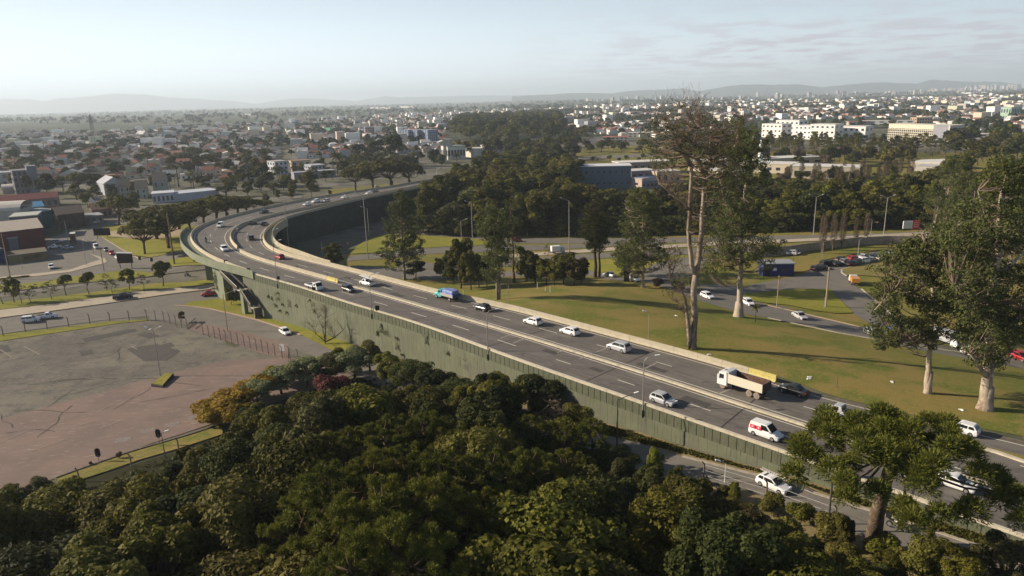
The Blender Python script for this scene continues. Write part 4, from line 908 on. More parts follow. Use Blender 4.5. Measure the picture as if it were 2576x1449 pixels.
gcar('hatch', 'silver', 948, 473, (970, 470), 'silver car under the umbrella trees beyond the viaduct')
pk = [(2052, 673, 'black'), (2066, 670, 'dark'), (2074, 662, 'black'), (2091, 659, 'dark'), (2108, 662, 'black'), (2115, 650, 'dark'), (2124, 655, 'grey'), (2139, 661, 'black'), (2149, 648, 'red'), (2150, 660, 'dark'), (2172, 643, 'silver'), (2160, 656, 'black'), (2176, 654, 'white'), (2193, 651, 'grey'), (2209, 640, 'dark'), (2216, 647, 'white'), (2237, 640, 'silver'), (2230, 645, 'white'), (2200, 645, 'black')]
pk.sort()
for n, (x, y, c) in enumerate(pk):
    y += 8
    cn = {'dark': 'dark grey', 'grey': 'grey'}.get(c, c)
    gcar(random.choice(['hatch', 'sedan', 'suv']), c, x, y, (x + 20, y - 5 + random.uniform(-3, 3)), '%s parked car, %s from the left in the crowded yard behind the curved lawn' % (cn, ordw(n)), group='cars parked in the crowded yard', lift=.2)
# far cars under the trees at the right
for n, (x, y, c) in enumerate([(2375, 640, 'white'), (2400, 641, 'silver'), (2425, 647, 'dark'), (2545, 632, 'white')]):
    gcar('hatch', c, x, y, (x + 20, y - 2), '%s car glimpsed through the eucalyptus leaves, %s from the left' % (c, ordw(n)), lift=.2)

# ---- trucks
def truck_root(label, px, py, rev, deck=True, cat='truck', hd_to=None):
    if deck: P = dpos(px, py); P.z = DZ + .02; hd = dheading(P, rev=rev)
    else: P = at_g(px, py); Q = at_g(*hd_to); hd = math.atan2(Q.y - P.y, Q.x - P.x); P.z += .16
    return finish(thing('truck', label, cat), P, hd)
def part(root, name, m, *boxes):
    mb = MB()
    for b in boxes: mb.box(b[0], b[1], m, **(b[2] if len(b) > 2 else {}))
    return mb.build(name, m, root)
# dump truck (front towards the left of the picture)
dt = truck_root('white dump truck with open brown tipper body and dusty wheels', 1868, 985, True, cat='dump truck')
W_ = paint('white')
cab = MB(); cab.add([(3.9, -1.22, .65), (3.9, 1.22, .65), (3.9, -1.22, 1.7), (3.9, 1.22, 1.7), (3.62, -1.15, 2.75), (3.62, 1.15, 2.75), (2.35, -1.15, 2.85), (2.35, 1.15, 2.85), (2.2, -1.22, .65), (2.2, 1.22, .65)], [(0, 1, 3, 2), (2, 3, 5, 4), (4, 5, 7, 6), (6, 7, 9, 8), (8, 9, 1, 0), (0, 2, 4, 6, 8), (1, 9, 7, 5, 3)], W_)
cab.build('cab', W_, dt)
part(dt, 'windshield', M['glass_dark'], ((3.79, 0, 2.2), (.06, 2.1, .85), dict(rot=Matrix.Rotation(-.25, 3, 'Y'))))
for s in (-1, 1):
    part(dt, 'side_window', M['glass_dark'], ((3.15, s * 1.2, 2.08), (.75, .04, .72)))
    part(dt, 'mirror', W_, ((3.7, s * 1.42, 2.05), (.16, .12, .6)))
part(dt, 'roof_hatch', M['rust_bed'], ((2.95, 0, 2.84), (.5, .6, .05)))
part(dt, 'cab_step', M['black'], ((3.72, -1.24, 1.05), (.35, .04, .5)))
part(dt, 'chassis', M['black'], ((-.6, 0, .85), (6.6, .9, .3)), ((1.6, -.8, .9), (.7, .7, .8)), ((1.6, .8, .9), (.7, .7, .8)))
part(dt, 'air_tank', M['lamp_white'], ((1.35, -1.0, .75), (.3, .4, .3)), ((1.75, -1.02, .7), (.3, .4, .3)))
tb = MB(); x0, x1, zl, zt2, hw = 1.95, -4.0, 1.25, 2.75, 1.25
for s in (-1, 1):
    tb.hexa([(x1, s * hw - .06, zl), (x0, s * hw - .06, zl), (x0, s * hw + .06, zl), (x1, s * hw + .06, zl)], [(x1, s * hw - .06, zt2 - .12), (x0, s * hw - .06, zt2), (x0, s * hw + .06, zt2), (x1, s * hw + .06, zt2 - .12)], paint('cream'))
tb.build('tipper_side', paint('cream'), dt)
part(dt, 'tipper_lining', M['rust_bed'], ((-1.02, 1.17, 2.0), (5.8, .03, 1.35)), ((-1.02, -1.17, 2.0), (5.8, .03, 1.35)))
part(dt, 'tipper_floor', M['rust_bed'], ((-1.0, 0, 1.7), (5.9, 2.38, .2)))
part(dt, 'tailgate', M2('tail_dark', (.06, .045, .055)), ((-4.02, 0, 1.9), (.1, 2.5, 1.4)))
hb = MB(); hb.hexa([(1.9, -1.2, 1.3), (2.0, -1.2, 1.3), (2.0, 1.2, 1.3), (1.9, 1.2, 1.3)], [(1.9, -1.2, 2.9), (2.0, -1.2, 2.9), (2.0, 1.2, 2.9), (1.9, 1.2, 2.9)], W_); hb.hexa([(1.95, -1.2, 2.9), (2.6, -1.1, 3.05), (2.6, 1.1, 3.05), (1.95, 1.2, 2.9)], [(1.95, -1.2, 2.98), (2.6, -1.1, 3.13), (2.6, 1.1, 3.13), (1.95, 1.2, 2.98)], W_)
hb.build('headboard', W_, dt)
mb = MB()
for k in range(9): mb.box((1.2 - k * .32, -1.318, 2.35 - .03 * (k % 3)), (.26, .01, .05 + .05 * (k % 2)), M['rust_bed'], rot=Matrix.Rotation(.25 * (-1) ** k, 3, 'Y'))
mb.build('scrawled_marking', M['rust_bed'], dt); dt.scale = (.83, .83, .83)
for x in (2.95, -1.75, -3.05):
    for s in (-1, 1):
        w = wheel(dt, x, s * 1.02, .52, .34); 
for o in dt.children:
    if o.name.startswith('wheel'):
        o.data = o.data.copy(); o.data.materials[0] = M['truck_dust']
# blue and teal truck with tarpaulin load
bt = truck_root('old teal truck with a grey plank bed and a blue and pink tarpaulin load', 1124, 752, True)
T_ = paint('teal')
hb = MB(); loft(hb, [(3.3, .5, .95, .7, .6), (3.1, .45, 1.25, .95, .75), (2.2, .45, 1.38, 1.0, .85)], T_); hb.build('bonnet', T_, bt)
cb = MB(); cb.add([(2.2, -1, .5), (2.2, 1, .5), (2.15, -.95, 1.35), (2.15, .95, 1.35), (1.8, -.85, 2.05), (1.8, .85, 2.05), (.9, -.85, 2.08), (.9, .85, 2.08), (.8, -1, .5), (.8, 1, .5)], [(0, 1, 3, 2), (2, 3, 5, 4), (4, 5, 7, 6), (6, 7, 9, 8), (8, 9, 1, 0), (0, 2, 4, 6, 8), (1, 9, 7, 5, 3)], T_); cb.build('cab', T_, bt)
part(bt, 'windshield', M['glass_dark'], ((2.02, 0, 1.7), (.05, 1.6, .55), dict(rot=Matrix.Rotation(-.45, 3, 'Y'))))
for s in (-1, 1): part(bt, 'side_window', M['glass_dark'], ((1.4, s * .94, 1.68), (.65, .05, .45), dict(rot=Matrix.Rotation(s * .14, 3, 'X'))))
part(bt, 'bumper', M['lamp_white'], ((3.38, 0, .55), (.12, 1.9, .2)))
for s in (-1, 1):
    for k in range(3): part(bt, 'plank', M['plank'], ((-1.35, s * 1.15, 1.1 + k * .2), (4.0, .06, .17)))
part(bt, 'bed_floor', M['plank'], ((-1.35, 0, .98), (4.0, 2.25, .1)))
part(bt, 'tailboard', M2('tail_blue', (.03, .06, .15)), ((-3.38, 0, 1.3), (.08, 2.3, .6)))
part(bt, 'chassis', M['black'], ((-.5, 0, .7), (6, .8, .3)))
tp = MB(); loft(tp, [(-3.1, 1.05, 2.15, .98, .85), (-2.9, 1.04, 2.35, 1.05, .95), (-1.5, 1.04, 2.4, 1.06, .98), (.2, 1.04, 2.3, 1.05, .95), (.42, 1.05, 2.1, .98, .85)], M['tarp_blue']); tag(tp.build('tarpaulin', M['tarp_blue'], bt), 'faded blue and pink tarpaulin cover')
for x in (2.35, -2.1):
    for s in (-1, 1): wheel(bt, x, s * .95, .42, .28)
# white flatbed light truck
ft = truck_root('white flatbed light truck with an empty bed on the near carriageway', 791, 728, False)
cb = MB(); cb.add([(2.6, -.86, .4), (2.6, .86, .4), (2.55, -.86, 1.1), (2.55, .86, 1.1), (1.95, -.8, 1.95), (1.95, .8, 1.95), (1.05, -.8, 1.97), (1.05, .8, 1.97), (.95, -.86, .4), (.95, .86, .4)], [(0, 1, 3, 2), (2, 3, 5, 4), (4, 5, 7, 6), (6, 7, 9, 8), (8, 9, 1, 0), (0, 2, 4, 6, 8), (1, 9, 7, 5, 3)], W_); cb.build('cab', W_, ft)
part(ft, 'windshield', M['glass_dark'], ((2.29, 0, 1.55), (.05, 1.5, .85), dict(rot=Matrix.Rotation(-.62, 3, 'Y'))))
for s in (-1, 1):
    part(ft, 'side_window', M['glass_dark'], ((1.6, s * .84, 1.5), (.65, .05, .5), dict(rot=Matrix.Rotation(s * .08, 3, 'X'))))
    part(ft, 'bed_side', W_, ((-1.0, s * .93, 1.0), (3.3, .06, .36)))
part(ft, 'bed_floor', M['rim'], ((-1.0, 0, .82), (3.3, 1.85, .08))); part(ft, 'tailboard', W_, ((-2.66, 0, 1.0), (.05, 1.9, .36)))
part(ft, 'chassis', M['black'], ((-.3, 0, .6), (4.5, .7, .25)))
for x in (1.85, -1.55):
    for s in (-1, 1): wheel(ft, x, s * .78, .34, .22)
# white pickup with a long white board on its rack
pw = dcar('pickup', 'white', 924, 717, True, 'white pickup truck with a long white board slanting over its roof', 'pickup truck', name='pickup_truck')
bd = thing('board', 'long white board slanting over the white pickup truck on the viaduct', 'board'); mb = MB(); mb.box((0, 0, 0), (5.0, .9, .14), M['lamp_white'], rot=Matrix.Rotation(-.05, 3, 'Y')); mb.build('plank', M['lamp_white'], bd)
bd.rotation_euler = (0, 0, pw.rotation_euler[2]); bd.location = pw.location + Vector((0, 0, 1.76)); bd.scale = (.9, .9, .9)
mb = MB()
for x in (.2, -1.9): mb.box((x, 0, 1.72), (.08, 1.3, .08), M['rim']); mb.box((x, -.6, 1.4), (.06, .06, .6), M['rim']); mb.box((x, .6, 1.4), (.06, .06, .6), M['rim'])
mb.build('rack', M['rim'], pw)
# box vans and other trucks on the lower roads
def box_truck(label, px, py, to, cabc, boxc, L=5.2, boxh=2.3, cat='truck'):
    t = truck_root(label, px, py, False, False, cat, to); cm, bm = paint(cabc), (paint(boxc) if boxc in PAINT else M[boxc])
    cb = MB(); cb.add([(L / 2, -.95, .4), (L / 2, .95, .4), (L / 2 - .05, -.95, 1.2), (L / 2 - .05, .95, 1.2), (L / 2 - .5, -.88, 2.0), (L / 2 - .5, .88, 2.0), (L / 2 - 1.4, -.88, 2.0), (L / 2 - 1.4, .88, 2.0), (L / 2 - 1.5, -.95, .4), (L / 2 - 1.5, .95, .4)], [(0, 1, 3, 2), (2, 3, 5, 4), (4, 5, 7, 6), (6, 7, 9, 8), (8, 9, 1, 0), (0, 2, 4, 6, 8), (1, 9, 7, 5, 3)], cm); cb.build('cab', cm, t)
    part(t, 'windshield', M['glass_dark'], ((L / 2 - .24, 0, 1.62), (.05, 1.6, .8), dict(rot=Matrix.Rotation(-.5, 3, 'Y'))))
    bx = MB(); bx.box((-.8, 0, .8 + boxh / 2), (L - 1.7, 2.0, boxh), bm); bx.build('cargo_box', bm, t); part(t, 'chassis', M['black'], ((-.3, 0, .6), (L * .9, .8, .3)))
    for x in (L * .33, -L * .3):
        for s in (-1, 1): wheel(t, x, s * .82, .38, .25)
    return t
box_truck('white box truck on the tan roadway in the middle of the interchange', 1403, 638, (1440, 635), 'silver', 'white', 4.8, 1.9)
rt = box_truck('red and cream box truck parked beside the roundabout in shadow', 186, 612, (182, 625), 'maroon', 'maroon', 6.5, 3.2)
mb = MB(); mb.box((-.8, 0, 4.03), (4.9, 2.05, .06), paint('cream')); mb.build('cargo_roof', paint('cream'), rt)
ot = box_truck('small truck with an orange load parked at the gate of the yard', 2148, 715, (2132, 694), 'white', 'orange', 5.0, 1.1)
wt = box_truck('white truck with tarpaulined load behind the tall pale trunk at the right', 2380, 868, (2460, 890), 'white', 'silver', 6.0, 2.0)
tt = box_truck('dark truck with a bright blue tarpaulin load on the ramp under the eucalyptus', 2240, 852, (2320, 876), 'dark', 'blue', 5.0, 1.7)

# ---- people on motorcycles
def skin_fig(name, joints, edges, m, parent, sub=1):
    me = bpy.data.meshes.new(name); me.from_pydata([j[:3] for j in joints], edges, []); o = put(name, me, parent); me.materials.append(m)
    md = o.modifiers.new('skin', 'SKIN'); me_s = me.skin_vertices[0].data if me.skin_vertices else None
    if me_s is None:
        bpy.context.view_layer.objects.active = o
    for i, j in enumerate(joints): me.skin_vertices[0].data[i].radius = (j[3], j[3])
    me.skin_vertices[0].data[0].use_root = True
    sb = o.modifiers.new('sub', 'SUBSURF'); sb.levels = sub; sb.render_levels = sub
    return o
def rider(P, hd, label, top, leg, glabel, bikecol='black', case=False, bname='motorcycle'):
    b = finish(thing('motorcycle', glabel, 'motorcycle'), P, hd)
    for x in (.66, -.66):
        mb = MB(); mb.tube([(x, -.06, .3), (x, .06, .3)], .3, 14, M['tyre']); w = mb.build('wheel', M['tyre'], b); mb = MB(); mb.tube([(x, -.065, .3), (x, .065, .3)], .18, 10, M['rim']); mb.build('rim', M['rim'], w)
    mb = MB(); loft(mb, [(.45, .55, .85, .1, .08), (.25, .45, .98, .16, .12), (-.05, .35, .8, .16, .14)], paint(bikecol)); mb.build('fuel_tank', paint(bikecol), b)
    mb = MB(); loft(mb, [(-.05, .7, .82, .13, .13), (-.6, .72, .86, .12, .1), (-.85, .8, .92, .08, .06)], M['black']); mb.build('seat', M['black'], b)
    mb = MB(); mb.tube([(.66, .1, .3), (.42, .1, .95)], .03, 6, M['steel']); mb.tube([(.66, -.1, .3), (.42, -.1, .95)], .03, 6, M['steel']); mb.build('fork', M['steel'], b)
    mb = MB(); mb.tube([(.35, -.36, 1.02), (.42, 0, 1.0), (.35, .36, 1.02)], .02, 6, M['black']); mb.build('handlebar', M['black'], b)
    mb = MB(); mb.box((.05, 0, .4), (.4, .25, .3), M['steel']); mb.build('engine', M['steel'], b)
    mb = MB(); mb.tube([(.1, -.16, .25), (-.7, -.2, .35)], .05, 8, M['steel']); mb.build('exhaust', M['steel'], b)
    mb = MB(); mb.box((.52, 0, .88), (.12, .2, .18), M['headlight']); mb.build('headlight', M['headlight'], b)
    if case: mb = MB(); mb.box((-.82, 0, 1.12), (.4, .45, .4), M['black']); mb.build('top_case', M['black'], b)
    r = thing('person', label, 'person')
    j = [(-.22, 0, .92, .13), (-.18, 0, 1.15, .15), (-.1, 0, 1.4, .16), (-.06, 0, 1.52, .07), (-.04, 0, 1.62, .06), (-.08, .17, 1.44, .075), (.1, .3, 1.22, .055), (.32, .33, 1.06, .04), (-.08, -.17, 1.44, .075), (.1, -.3, 1.22, .055), (.32, -.33, 1.06, .04), (-.2, .1, .88, .11), (.2, .2, .82, .085), (.02, .2, .42, .06), (.0, .2, .33, .055), (.14, .2, .3, .04), (-.2, -.1, .88, .11), (.2, -.2, .82, .085), (.02, -.2, .42, .06), (.0, -.2, .33, .055), (.14, -.2, .3, .04)]
    e = [(0, 1), (1, 2), (2, 3), (3, 4), (2, 5), (5, 6), (6, 7), (2, 8), (8, 9), (9, 10), (0, 11), (11, 12), (12, 13), (13, 14), (14, 15), (0, 16), (16, 17), (17, 18), (18, 19), (19, 20)]
    skin_fig('body', j, e, top, r)
    for s in (1, -1):
        mb = MB(); mb.tube([(-.2, s * .1, .88), (.2, s * .2, .83), (.04, s * .2, .45)], [.125, .1, .075], 8, leg); mb.build('trouser_leg', leg, r, smooth=True)
        mb = MB(); mb.tube([(.28, s * .33, 1.08), (.36, s * .335, 1.05), (.4, s * .33, 1.0)], [.045, .05, .03], 7, M['black']); mb.build('glove', M['black'], r, smooth=True)
    mb = MB(); 
    for z0, r0 in ():
        pass
    mb.tube([(-.02, 0, 1.6), (-.02, 0, 1.65), (-.02, 0, 1.74), (-.02, 0, 1.82), (-.02, 0, 1.865)], [.1, .135, .15, .11, .04], 12, M2('helmet', (.04, .04, .05), rough=.2)); h = mb.build('helmet', M['helmet'], r, smooth=True)
    mb = MB(); mb.box((.115, 0, 1.71), (.06, .2, .09), M['glass_dark']); mb.build('visor', M['glass_dark'], h)
    finish(r, P, hd, 1.0); b.scale = (1, 1, 1); return b, r
jk = M2('jacket_dark', (.035, .03, .035)); jk2 = M2('jacket_grey', (.09, .085, .09)); tr = M2('trouser_light', (.42, .4, .42)); tr2 = M2('trouser_dark', (.03, .035, .06))
P = at_g(2256, 1334); Q = at_g(2330, 1358); P.z += .1; rider(P, math.atan2(Q.y - P.y, Q.x - P.x), 'person in a dark jacket, pale trousers and helmet riding on the lower road', jk, tr, 'dark motorcycle with a rear top case on the lower road beyond the araucaria trunk', case=True)
P = dpos(519, 611); P.z += .02; rider(P, dheading(P), 'person in dark clothes and helmet riding alone round the viaduct curve', jk, tr2, 'motorcycle alone on the outer lane of the viaduct curve')
P = at_g(472, 697); Q = at_g(560, 690); P.z += .1; rider(P, math.atan2(Q.y - P.y, Q.x - P.x), 'person in a grey jacket riding on the road left of the bridge pier', jk2, tr2, 'dark motorcycle on the road left of the bridge pier', 'dark')
P = at(598, 585, DZ); P.z += .02; rider(P, dheading(P), 'person in a pale jacket riding close to the median behind the white minivan', M2('jacket_white', (.5, .5, .48)), tr2, 'motorcycle close to the median behind the white minivan')

# ================================================================== LAMPS, POLES, SIGNS
def pole(px, py, top, label, kind='single', r=.09, m='pole', arm=1.6, base=None, side=1, name='street_lamp', cat='street lamp', z=None, lean=None, group=None):
    b = at(px, py, z) if z is not None else (at_g(px, py) if base is None else base)
    h = height_at(b, top); t = thing(name, label, cat, b, 0, group); mm = M[m]
    # sideways arm direction is world X
    if kind == 'curve':
        hh = h - 1.2; P = [(0, 0, 0), (0, 0, hh * .5), (0, 0, hh)]; mb = MB(); mb.tube(P, [r, r * .85, r * .6], 8, mm); mb.build('pole', mm, t)
        mb = MB(); mb.tube([(0, 0, hh), (side * .08, 0, hh + .55), (side * .4, 0, hh + .95), (side * arm, 0, hh + 1.2)], r * .5, 6, mm); mb.build('arm', mm, t); hx, hz = side * (arm + .25), hh + 1.22
        mb = MB(); mb.box((hx, 0, hz), (.62, .28, .12), M['lamp_white'], rot=Matrix.Rotation(-side * .1, 3, 'Y')); mb.build('lamp_head', M['lamp_white'], t)
        mb = MB(); mb.box((0, 0, .3), (.3, .3, 1.0), M['pole_dark']); mb.build('base', M['pole_dark'], t)
    elif kind in ('double', 'triple', 'single'):
        mb = MB(); mb.tube([(0, 0, 0), (0, 0, h)], [r, r * .55], 8, mm); mb.build('pole', mm, t)
        dirs = {'double': [(1, 0), (-1, 0)], 'triple': [(1, .1), (-1, .1), (.1, -1)], 'single': [(side, 0)]}[kind]
        for dx, dy in dirs:
            mb = MB(); e = (dx * arm, dy * arm, h + arm * .35); mb.tube([(0, 0, h - .1), e], r * .45, 6, mm); mb.build('arm', mm, t)
            mb = MB(); mb.box((e[0] + dx * .25, e[1] + dy * .25, e[2] + .08), (.6 if abs(dx) > .5 else .26, .26 if abs(dx) > .5 else .6, .12), M['lamp_white'], rot=Matrix.Rotation(-dx * .3, 3, 'Y')); mb.build('lamp_head', M['lamp_white'], t)
    elif kind == 'bare':
        mb = MB(); mb.tube([(0, 0, 0), (0, 0, h)], [r, r * .75], 8, mm); mb.build('shaft', mm, t)
        if h > 5:
            mb = MB(); mb.box((0, 0, h - .5), (1.6, .08, .1), M['pole_dark']); mb.build('crossarm', M['pole_dark'], t)
    return t
def dedge(px, py, k=.28):
    P = at(px, py, DZ - 1.4); i = near_idx(DO, P.x, P.y); q = DO[i] + (offset_pl(DO, OUT)[i] - DO[i]) * k; return Vector((q[0], q[1], DZ - 1.4))
pole(0, 0, 895, 'tall curved street lamp on the viaduct edge nearest the silver hatchback', 'curve', .1, arm=1.4, base=dedge(1627, 1038))
pole(0, 0, 778, 'curved street lamp on the viaduct edge below the glossy black hatchback', 'curve', .1, arm=1.4, base=dedge(1227, 900))
pole(0, 0, 688, 'curved street lamp on the viaduct edge below the white pickup with the board', 'curve', .1, arm=1.4, base=dedge(920, 803))
pole(0, 0, 604, 'curved street lamp on the viaduct edge left of the white flatbed truck', 'curve', .1, arm=1.4, base=dedge(696, 724))
pole(573, 835, 741, 'yellowish street lamp with one long arm at the foot of the staircase', 'single', .11, 'post_conc', arm=2.4)
pole(1552, 1122, 1004, 'dark wooden lamp post rising in front of the green wall left of the silver hatchback', 'single', .12, 'pole_dark', arm=2.0)
pole(1823, 1216, 1164, 'small white street lamp on the shaded lower road', 'single', .06, 'lamp_white', arm=.6, side=-1)
pole(2081, 1338, 1196, 'thin dark wooden pole beside the lower road left of the big araucaria trunk', 'bare', .13, 'pole_dark', name='utility_pole', cat='pole')
pole(1778, 1205, 1185, 'slim white post beside the shaded lower road', 'bare', .07, 'lamp_white', name='post', cat='post')
pole(405, 955, 829, 'triple headed lamp post standing on the grass island of the car park', 'triple', .1, arm=1.0, z=.55)
pole(416, 1153, 1089, 'slim lamp post beside the traffic signal at the edge of the car park', 'single', .07, 'pole_dark', arm=.5)
pole(27, 703, 588, 'tall wooden utility pole before the yellow shop canopy', 'bare', .16, 'post_conc', name='utility_pole', cat='pole')
pole(235, 637, 607, 'double armed street lamp beside the queue of waiting cars', 'double', .1, arm=1.8)
pole(262, 682, 622, 'brown utility pole at the rounded pavement corner', 'bare', .16, 'post_conc', name='utility_pole', cat='pole')
pole(439, 665, 535, 'very tall dark pole at the right side of the roundabout lawn', 'bare', .28, 'pole_wood', name='utility_pole', cat='pole')
pole(218, 668, 604, 'thin lamp post left of the rounded pavement corner', 'single', .08, arm=.6)
pole(174, 620, 556, 'pale pole behind the red and cream box truck', 'bare', .1, name='utility_pole', cat='pole')
pole(155, 588, 562, 'dark pole at the corner of the teal and red building', 'bare', .14, 'pole_dark', name='utility_pole', cat='pole')
pole(57, 675, 640, 'thin lamp post before the yellow shop canopy', 'single', .06, arm=.5)
pole(926, 653, 491, 'tallest double armed lamp post standing inside the curve of the viaduct', 'double', .17, arm=2.2)
pole(929, 596, 524, 'single armed lamp post behind the tallest double armed one inside the curve', 'single', .14, arm=1.8, side=-1)
pole(727, 624, 508, 'tall dark pole inside the curve beside the inner wall', 'bare', .17, 'pole', name='utility_pole', cat='pole')
pole(689, 622, 576, 'curved street lamp on the inner footway of the viaduct curve', 'curve', .09, arm=1.2, z=DZ)
pole(813, 657, 608, 'thin post where the inner footway wall ends', 'bare', .09, name='utility_pole', cat='pole')
pole(1162, 622, 556, 'double armed lamp post left of the slender pair of eucalyptus', 'double', .13, arm=1.7)
pole(1190, 630, 510, 'tall single armed lamp post left of the slender pair of eucalyptus', 'single', .15, arm=1.6, side=-1)
pole(1432, 650, 504, 'tall single armed lamp post left of the twin dark trunks', 'single', .15, arm=2.2, side=-1)
pole(1447, 593, 561, 'pale post before the dark hedge, right of the lamp with one arm', 'bare', .09, 'lamp_white', name='post', cat='post')
pole(1326, 593, 570, 'pale post before the dark hedge, behind the red car', 'bare', .09, 'lamp_white', name='post', cat='post')
pole(1422, 592, 580, 'short pale post before the dark hedge', 'bare', .08, 'lamp_white', name='post', cat='post')
pole(1255, 530 + 92, 530, 'double armed lamp half hidden behind the slender eucalyptus', 'double', .13, arm=1.5)
pole(1954, 777, 693, 'leaning pale lamp post on the ramp below the blue kiosk', 'bare', .13, 'post_conc', name='utility_pole', cat='pole')
pole(2077, 774, 672, 'thick concrete utility pole on the shaded lawn triangle', 'bare', .22, 'post_conc', name='utility_pole', cat='pole')
pole(2073, 778, 748, 'thin short post beside the thick concrete pole', 'bare', .07, name='post', cat='post')
pole(2046, 592, 495, 'tall double armed lamp before the forest, left one of the right hand pair', 'double', .16, arm=1.8)
pole(2223, 590, 497, 'tall double armed lamp before the forest, right one of the right hand pair', 'double', .16, arm=1.8)
pole(2189, 603, 553, 'single pale lamp among the poplars by the boundary wall', 'single', .1, arm=.8, side=-1)
pole(2068, 655, 608, 'slender lamp post behind the left end of the parked cars', 'single', .09, arm=2.2)
pole(2158, 645, 602, 'slender lamp post behind the red parked car', 'single', .12, arm=1.5)
pole(2236, 640, 610, 'slender post behind the right end of the parked cars', 'bare', .1, name='post', cat='post')
pole(1993, 683, 642, 'double armed lamp post right of the blue kiosk', 'double', .1, 'pole_dark', arm=1.2)
pole(1631, 870, 786, 'thin yellowish lamp post on the lawn just behind the edge barrier', 'single', .07, 'post_conc', arm=.5, side=-1)
pole(1280, 770, 718, 'thin yellowish post on the lawn behind the black hatchback', 'bare', .07, 'post_conc', name='post', cat='post')
pole(1166, 742, 730, 'short white post behind the blue and teal truck', 'bare', .08, 'lamp_white', name='post', cat='post')
for n, (x, y, tp) in enumerate([(1352, 728, 712), (1372, 733, 723), (1384, 737, 719)]): pole(x, y, tp, 'short white post under the small lawn trees, %s from the left' % ordw(n), 'bare', .07, 'lamp_white', name='post', cat='post')
pole(2105, 976, 946, 'bent thin post on the lawn right of the yellow barrier end', 'bare', .05, 'pole_dark', name='post', cat='post')
for n, (x, y, tp) in enumerate([(1072, 503, 478), (1098, 495, 471), (1127, 487, 466)]): pole(x, y, tp, 'lamp post at the foot of the dark far wall, %s from the left' % ordw(n), 'bare', .12, 'pole', name='utility_pole', cat='pole')
pole(1100, 455, 425, 'white gantry lamp left of two where the viaduct meets the city street', 'single', .12, 'lamp_white', arm=2)
pole(1139, 452, 422, 'white gantry lamp right of two where the viaduct meets the city street', 'single', .12, 'lamp_white', arm=2, side=-1)
# round backed traffic signals at the car park edge
for px_, b, tp, lb in ((403, 1124, 1082, 'oval dark traffic signal on a post at the car park edge, right of two'), (250, 1164, 1130, 'oval dark traffic signal on a post at the car park edge, left of two')):
    b_ = at_g(px_, b); h = height_at(b_, tp); t = thing('traffic_signal', lb, 'traffic light', b_)
    mb = MB(); mb.tube([(0, 0, 0), (0, 0, h - .7)], .045, 6, M['pole']); mb.build('post', M['pole'], t)
    mb = MB(); n = 20; pts = [(math.cos(a) * .36, .03, h - .5 + math.sin(a) * .36 + (.28 if math.sin(a) > 0 else -.28)) for a in [2 * math.pi * k / n for k in range(n)]]
    v = pts + [(p[0], -.03, p[2]) for p in pts]; mb.add(v, [tuple(reversed(range(n))), tuple(range(n, 2 * n))] + [(k, (k + 1) % n, n + (k + 1) % n, n + k) for k in range(n)], M['black']); mb.build('backing_plate', M['black'], t)
    mb = MB(); mb.box((0, .14, h - .5), (.3, .2, .85), M2('signal_dark', (.02, .015, .015))); mb.build('signal_head', M['signal_dark'], t)
# small black plates along the viaduct parapet, seen from behind
for n, (x, y) in enumerate([(575, 677), (637, 698), (712, 722), (802, 748), (958, 797)]):
    b_ = dedge(x, y, .0); b_.z = DZ; t = thing('road_sign', 'small black plate on the viaduct parapet, %s from the curve' % ordw(n), 'sign', b_, 0, 'small plates along the viaduct parapet')
    mb = MB(); mb.tube([(0, 0, -.4), (0, 0, .7)], .035, 6, M['pole_dark']); mb.build('post', M['pole_dark'], t)
    mb = MB(); mb.box((0, 0, .75), (.75, .08, .7 if n < 4 else .95), M['black']); mb.build('plate', M['black'], t)
for n, (x, y) in enumerate([(675, 657), (741, 676), (819, 697)]):
    b_ = at(x, y, DZ + .85); i = near_idx(DM, b_.x, b_.y); b_ = Vector((*DM[i], DZ + .84)); t = thing('reflector_post', 'thin dark marker on top of the median barrier, %s from the curve' % ordw(n), 'marker', b_)
    mb = MB(); mb.box((0, 0, .3), (.1, .1, .6), M['pole_dark']); mb.build('stem', M['pole_dark'], t)
# covered signal cabinet and signal arm at the crossing left
kb_ = at_g(318, 675); t = thing('traffic_gantry', 'dark sign gantry with a white top and a long arm carrying two signal heads', 'traffic light', kb_)
mb = MB(); mb.tube([(-1.8, 0, 0), (-1.8, 0, 4.5)], .12, 8, M['pole_dark']); mb.tube([(1.8, 0, 0), (1.8, 0, 4.5)], .12, 8, M['pole_dark']); mb.build('post', M['pole_dark'], t)
mb = MB(); mb.box((0, 0, 3.2), (4.6, .5, 3.0), M2('sign_back', (.035, .022, .02))); mb.build('panel', M['sign_back'], t)
mb = MB(); mb.box((.1, .2, 4.85), (4.9, 1.2, .2), M['lamp_white'], rot=Matrix.Rotation(.05, 3, 'Y')); mb.build('canopy', M['lamp_white'], t)
mb = MB(); mb.tube([(1.8, 0, 4.2), (5.5, 0, 3.6), (8.2, 0, 3.1)], .1, 6, M['pole_dark']); mb.build('arm', M['pole_dark'], t)
for x, z in ((4.6, 3.1), (8.2, 2.5)): mb = MB(); mb.box((x, 0, z), (.6, .4, 1.1), M['black']); mb.build('signal_head', M['black'], t)
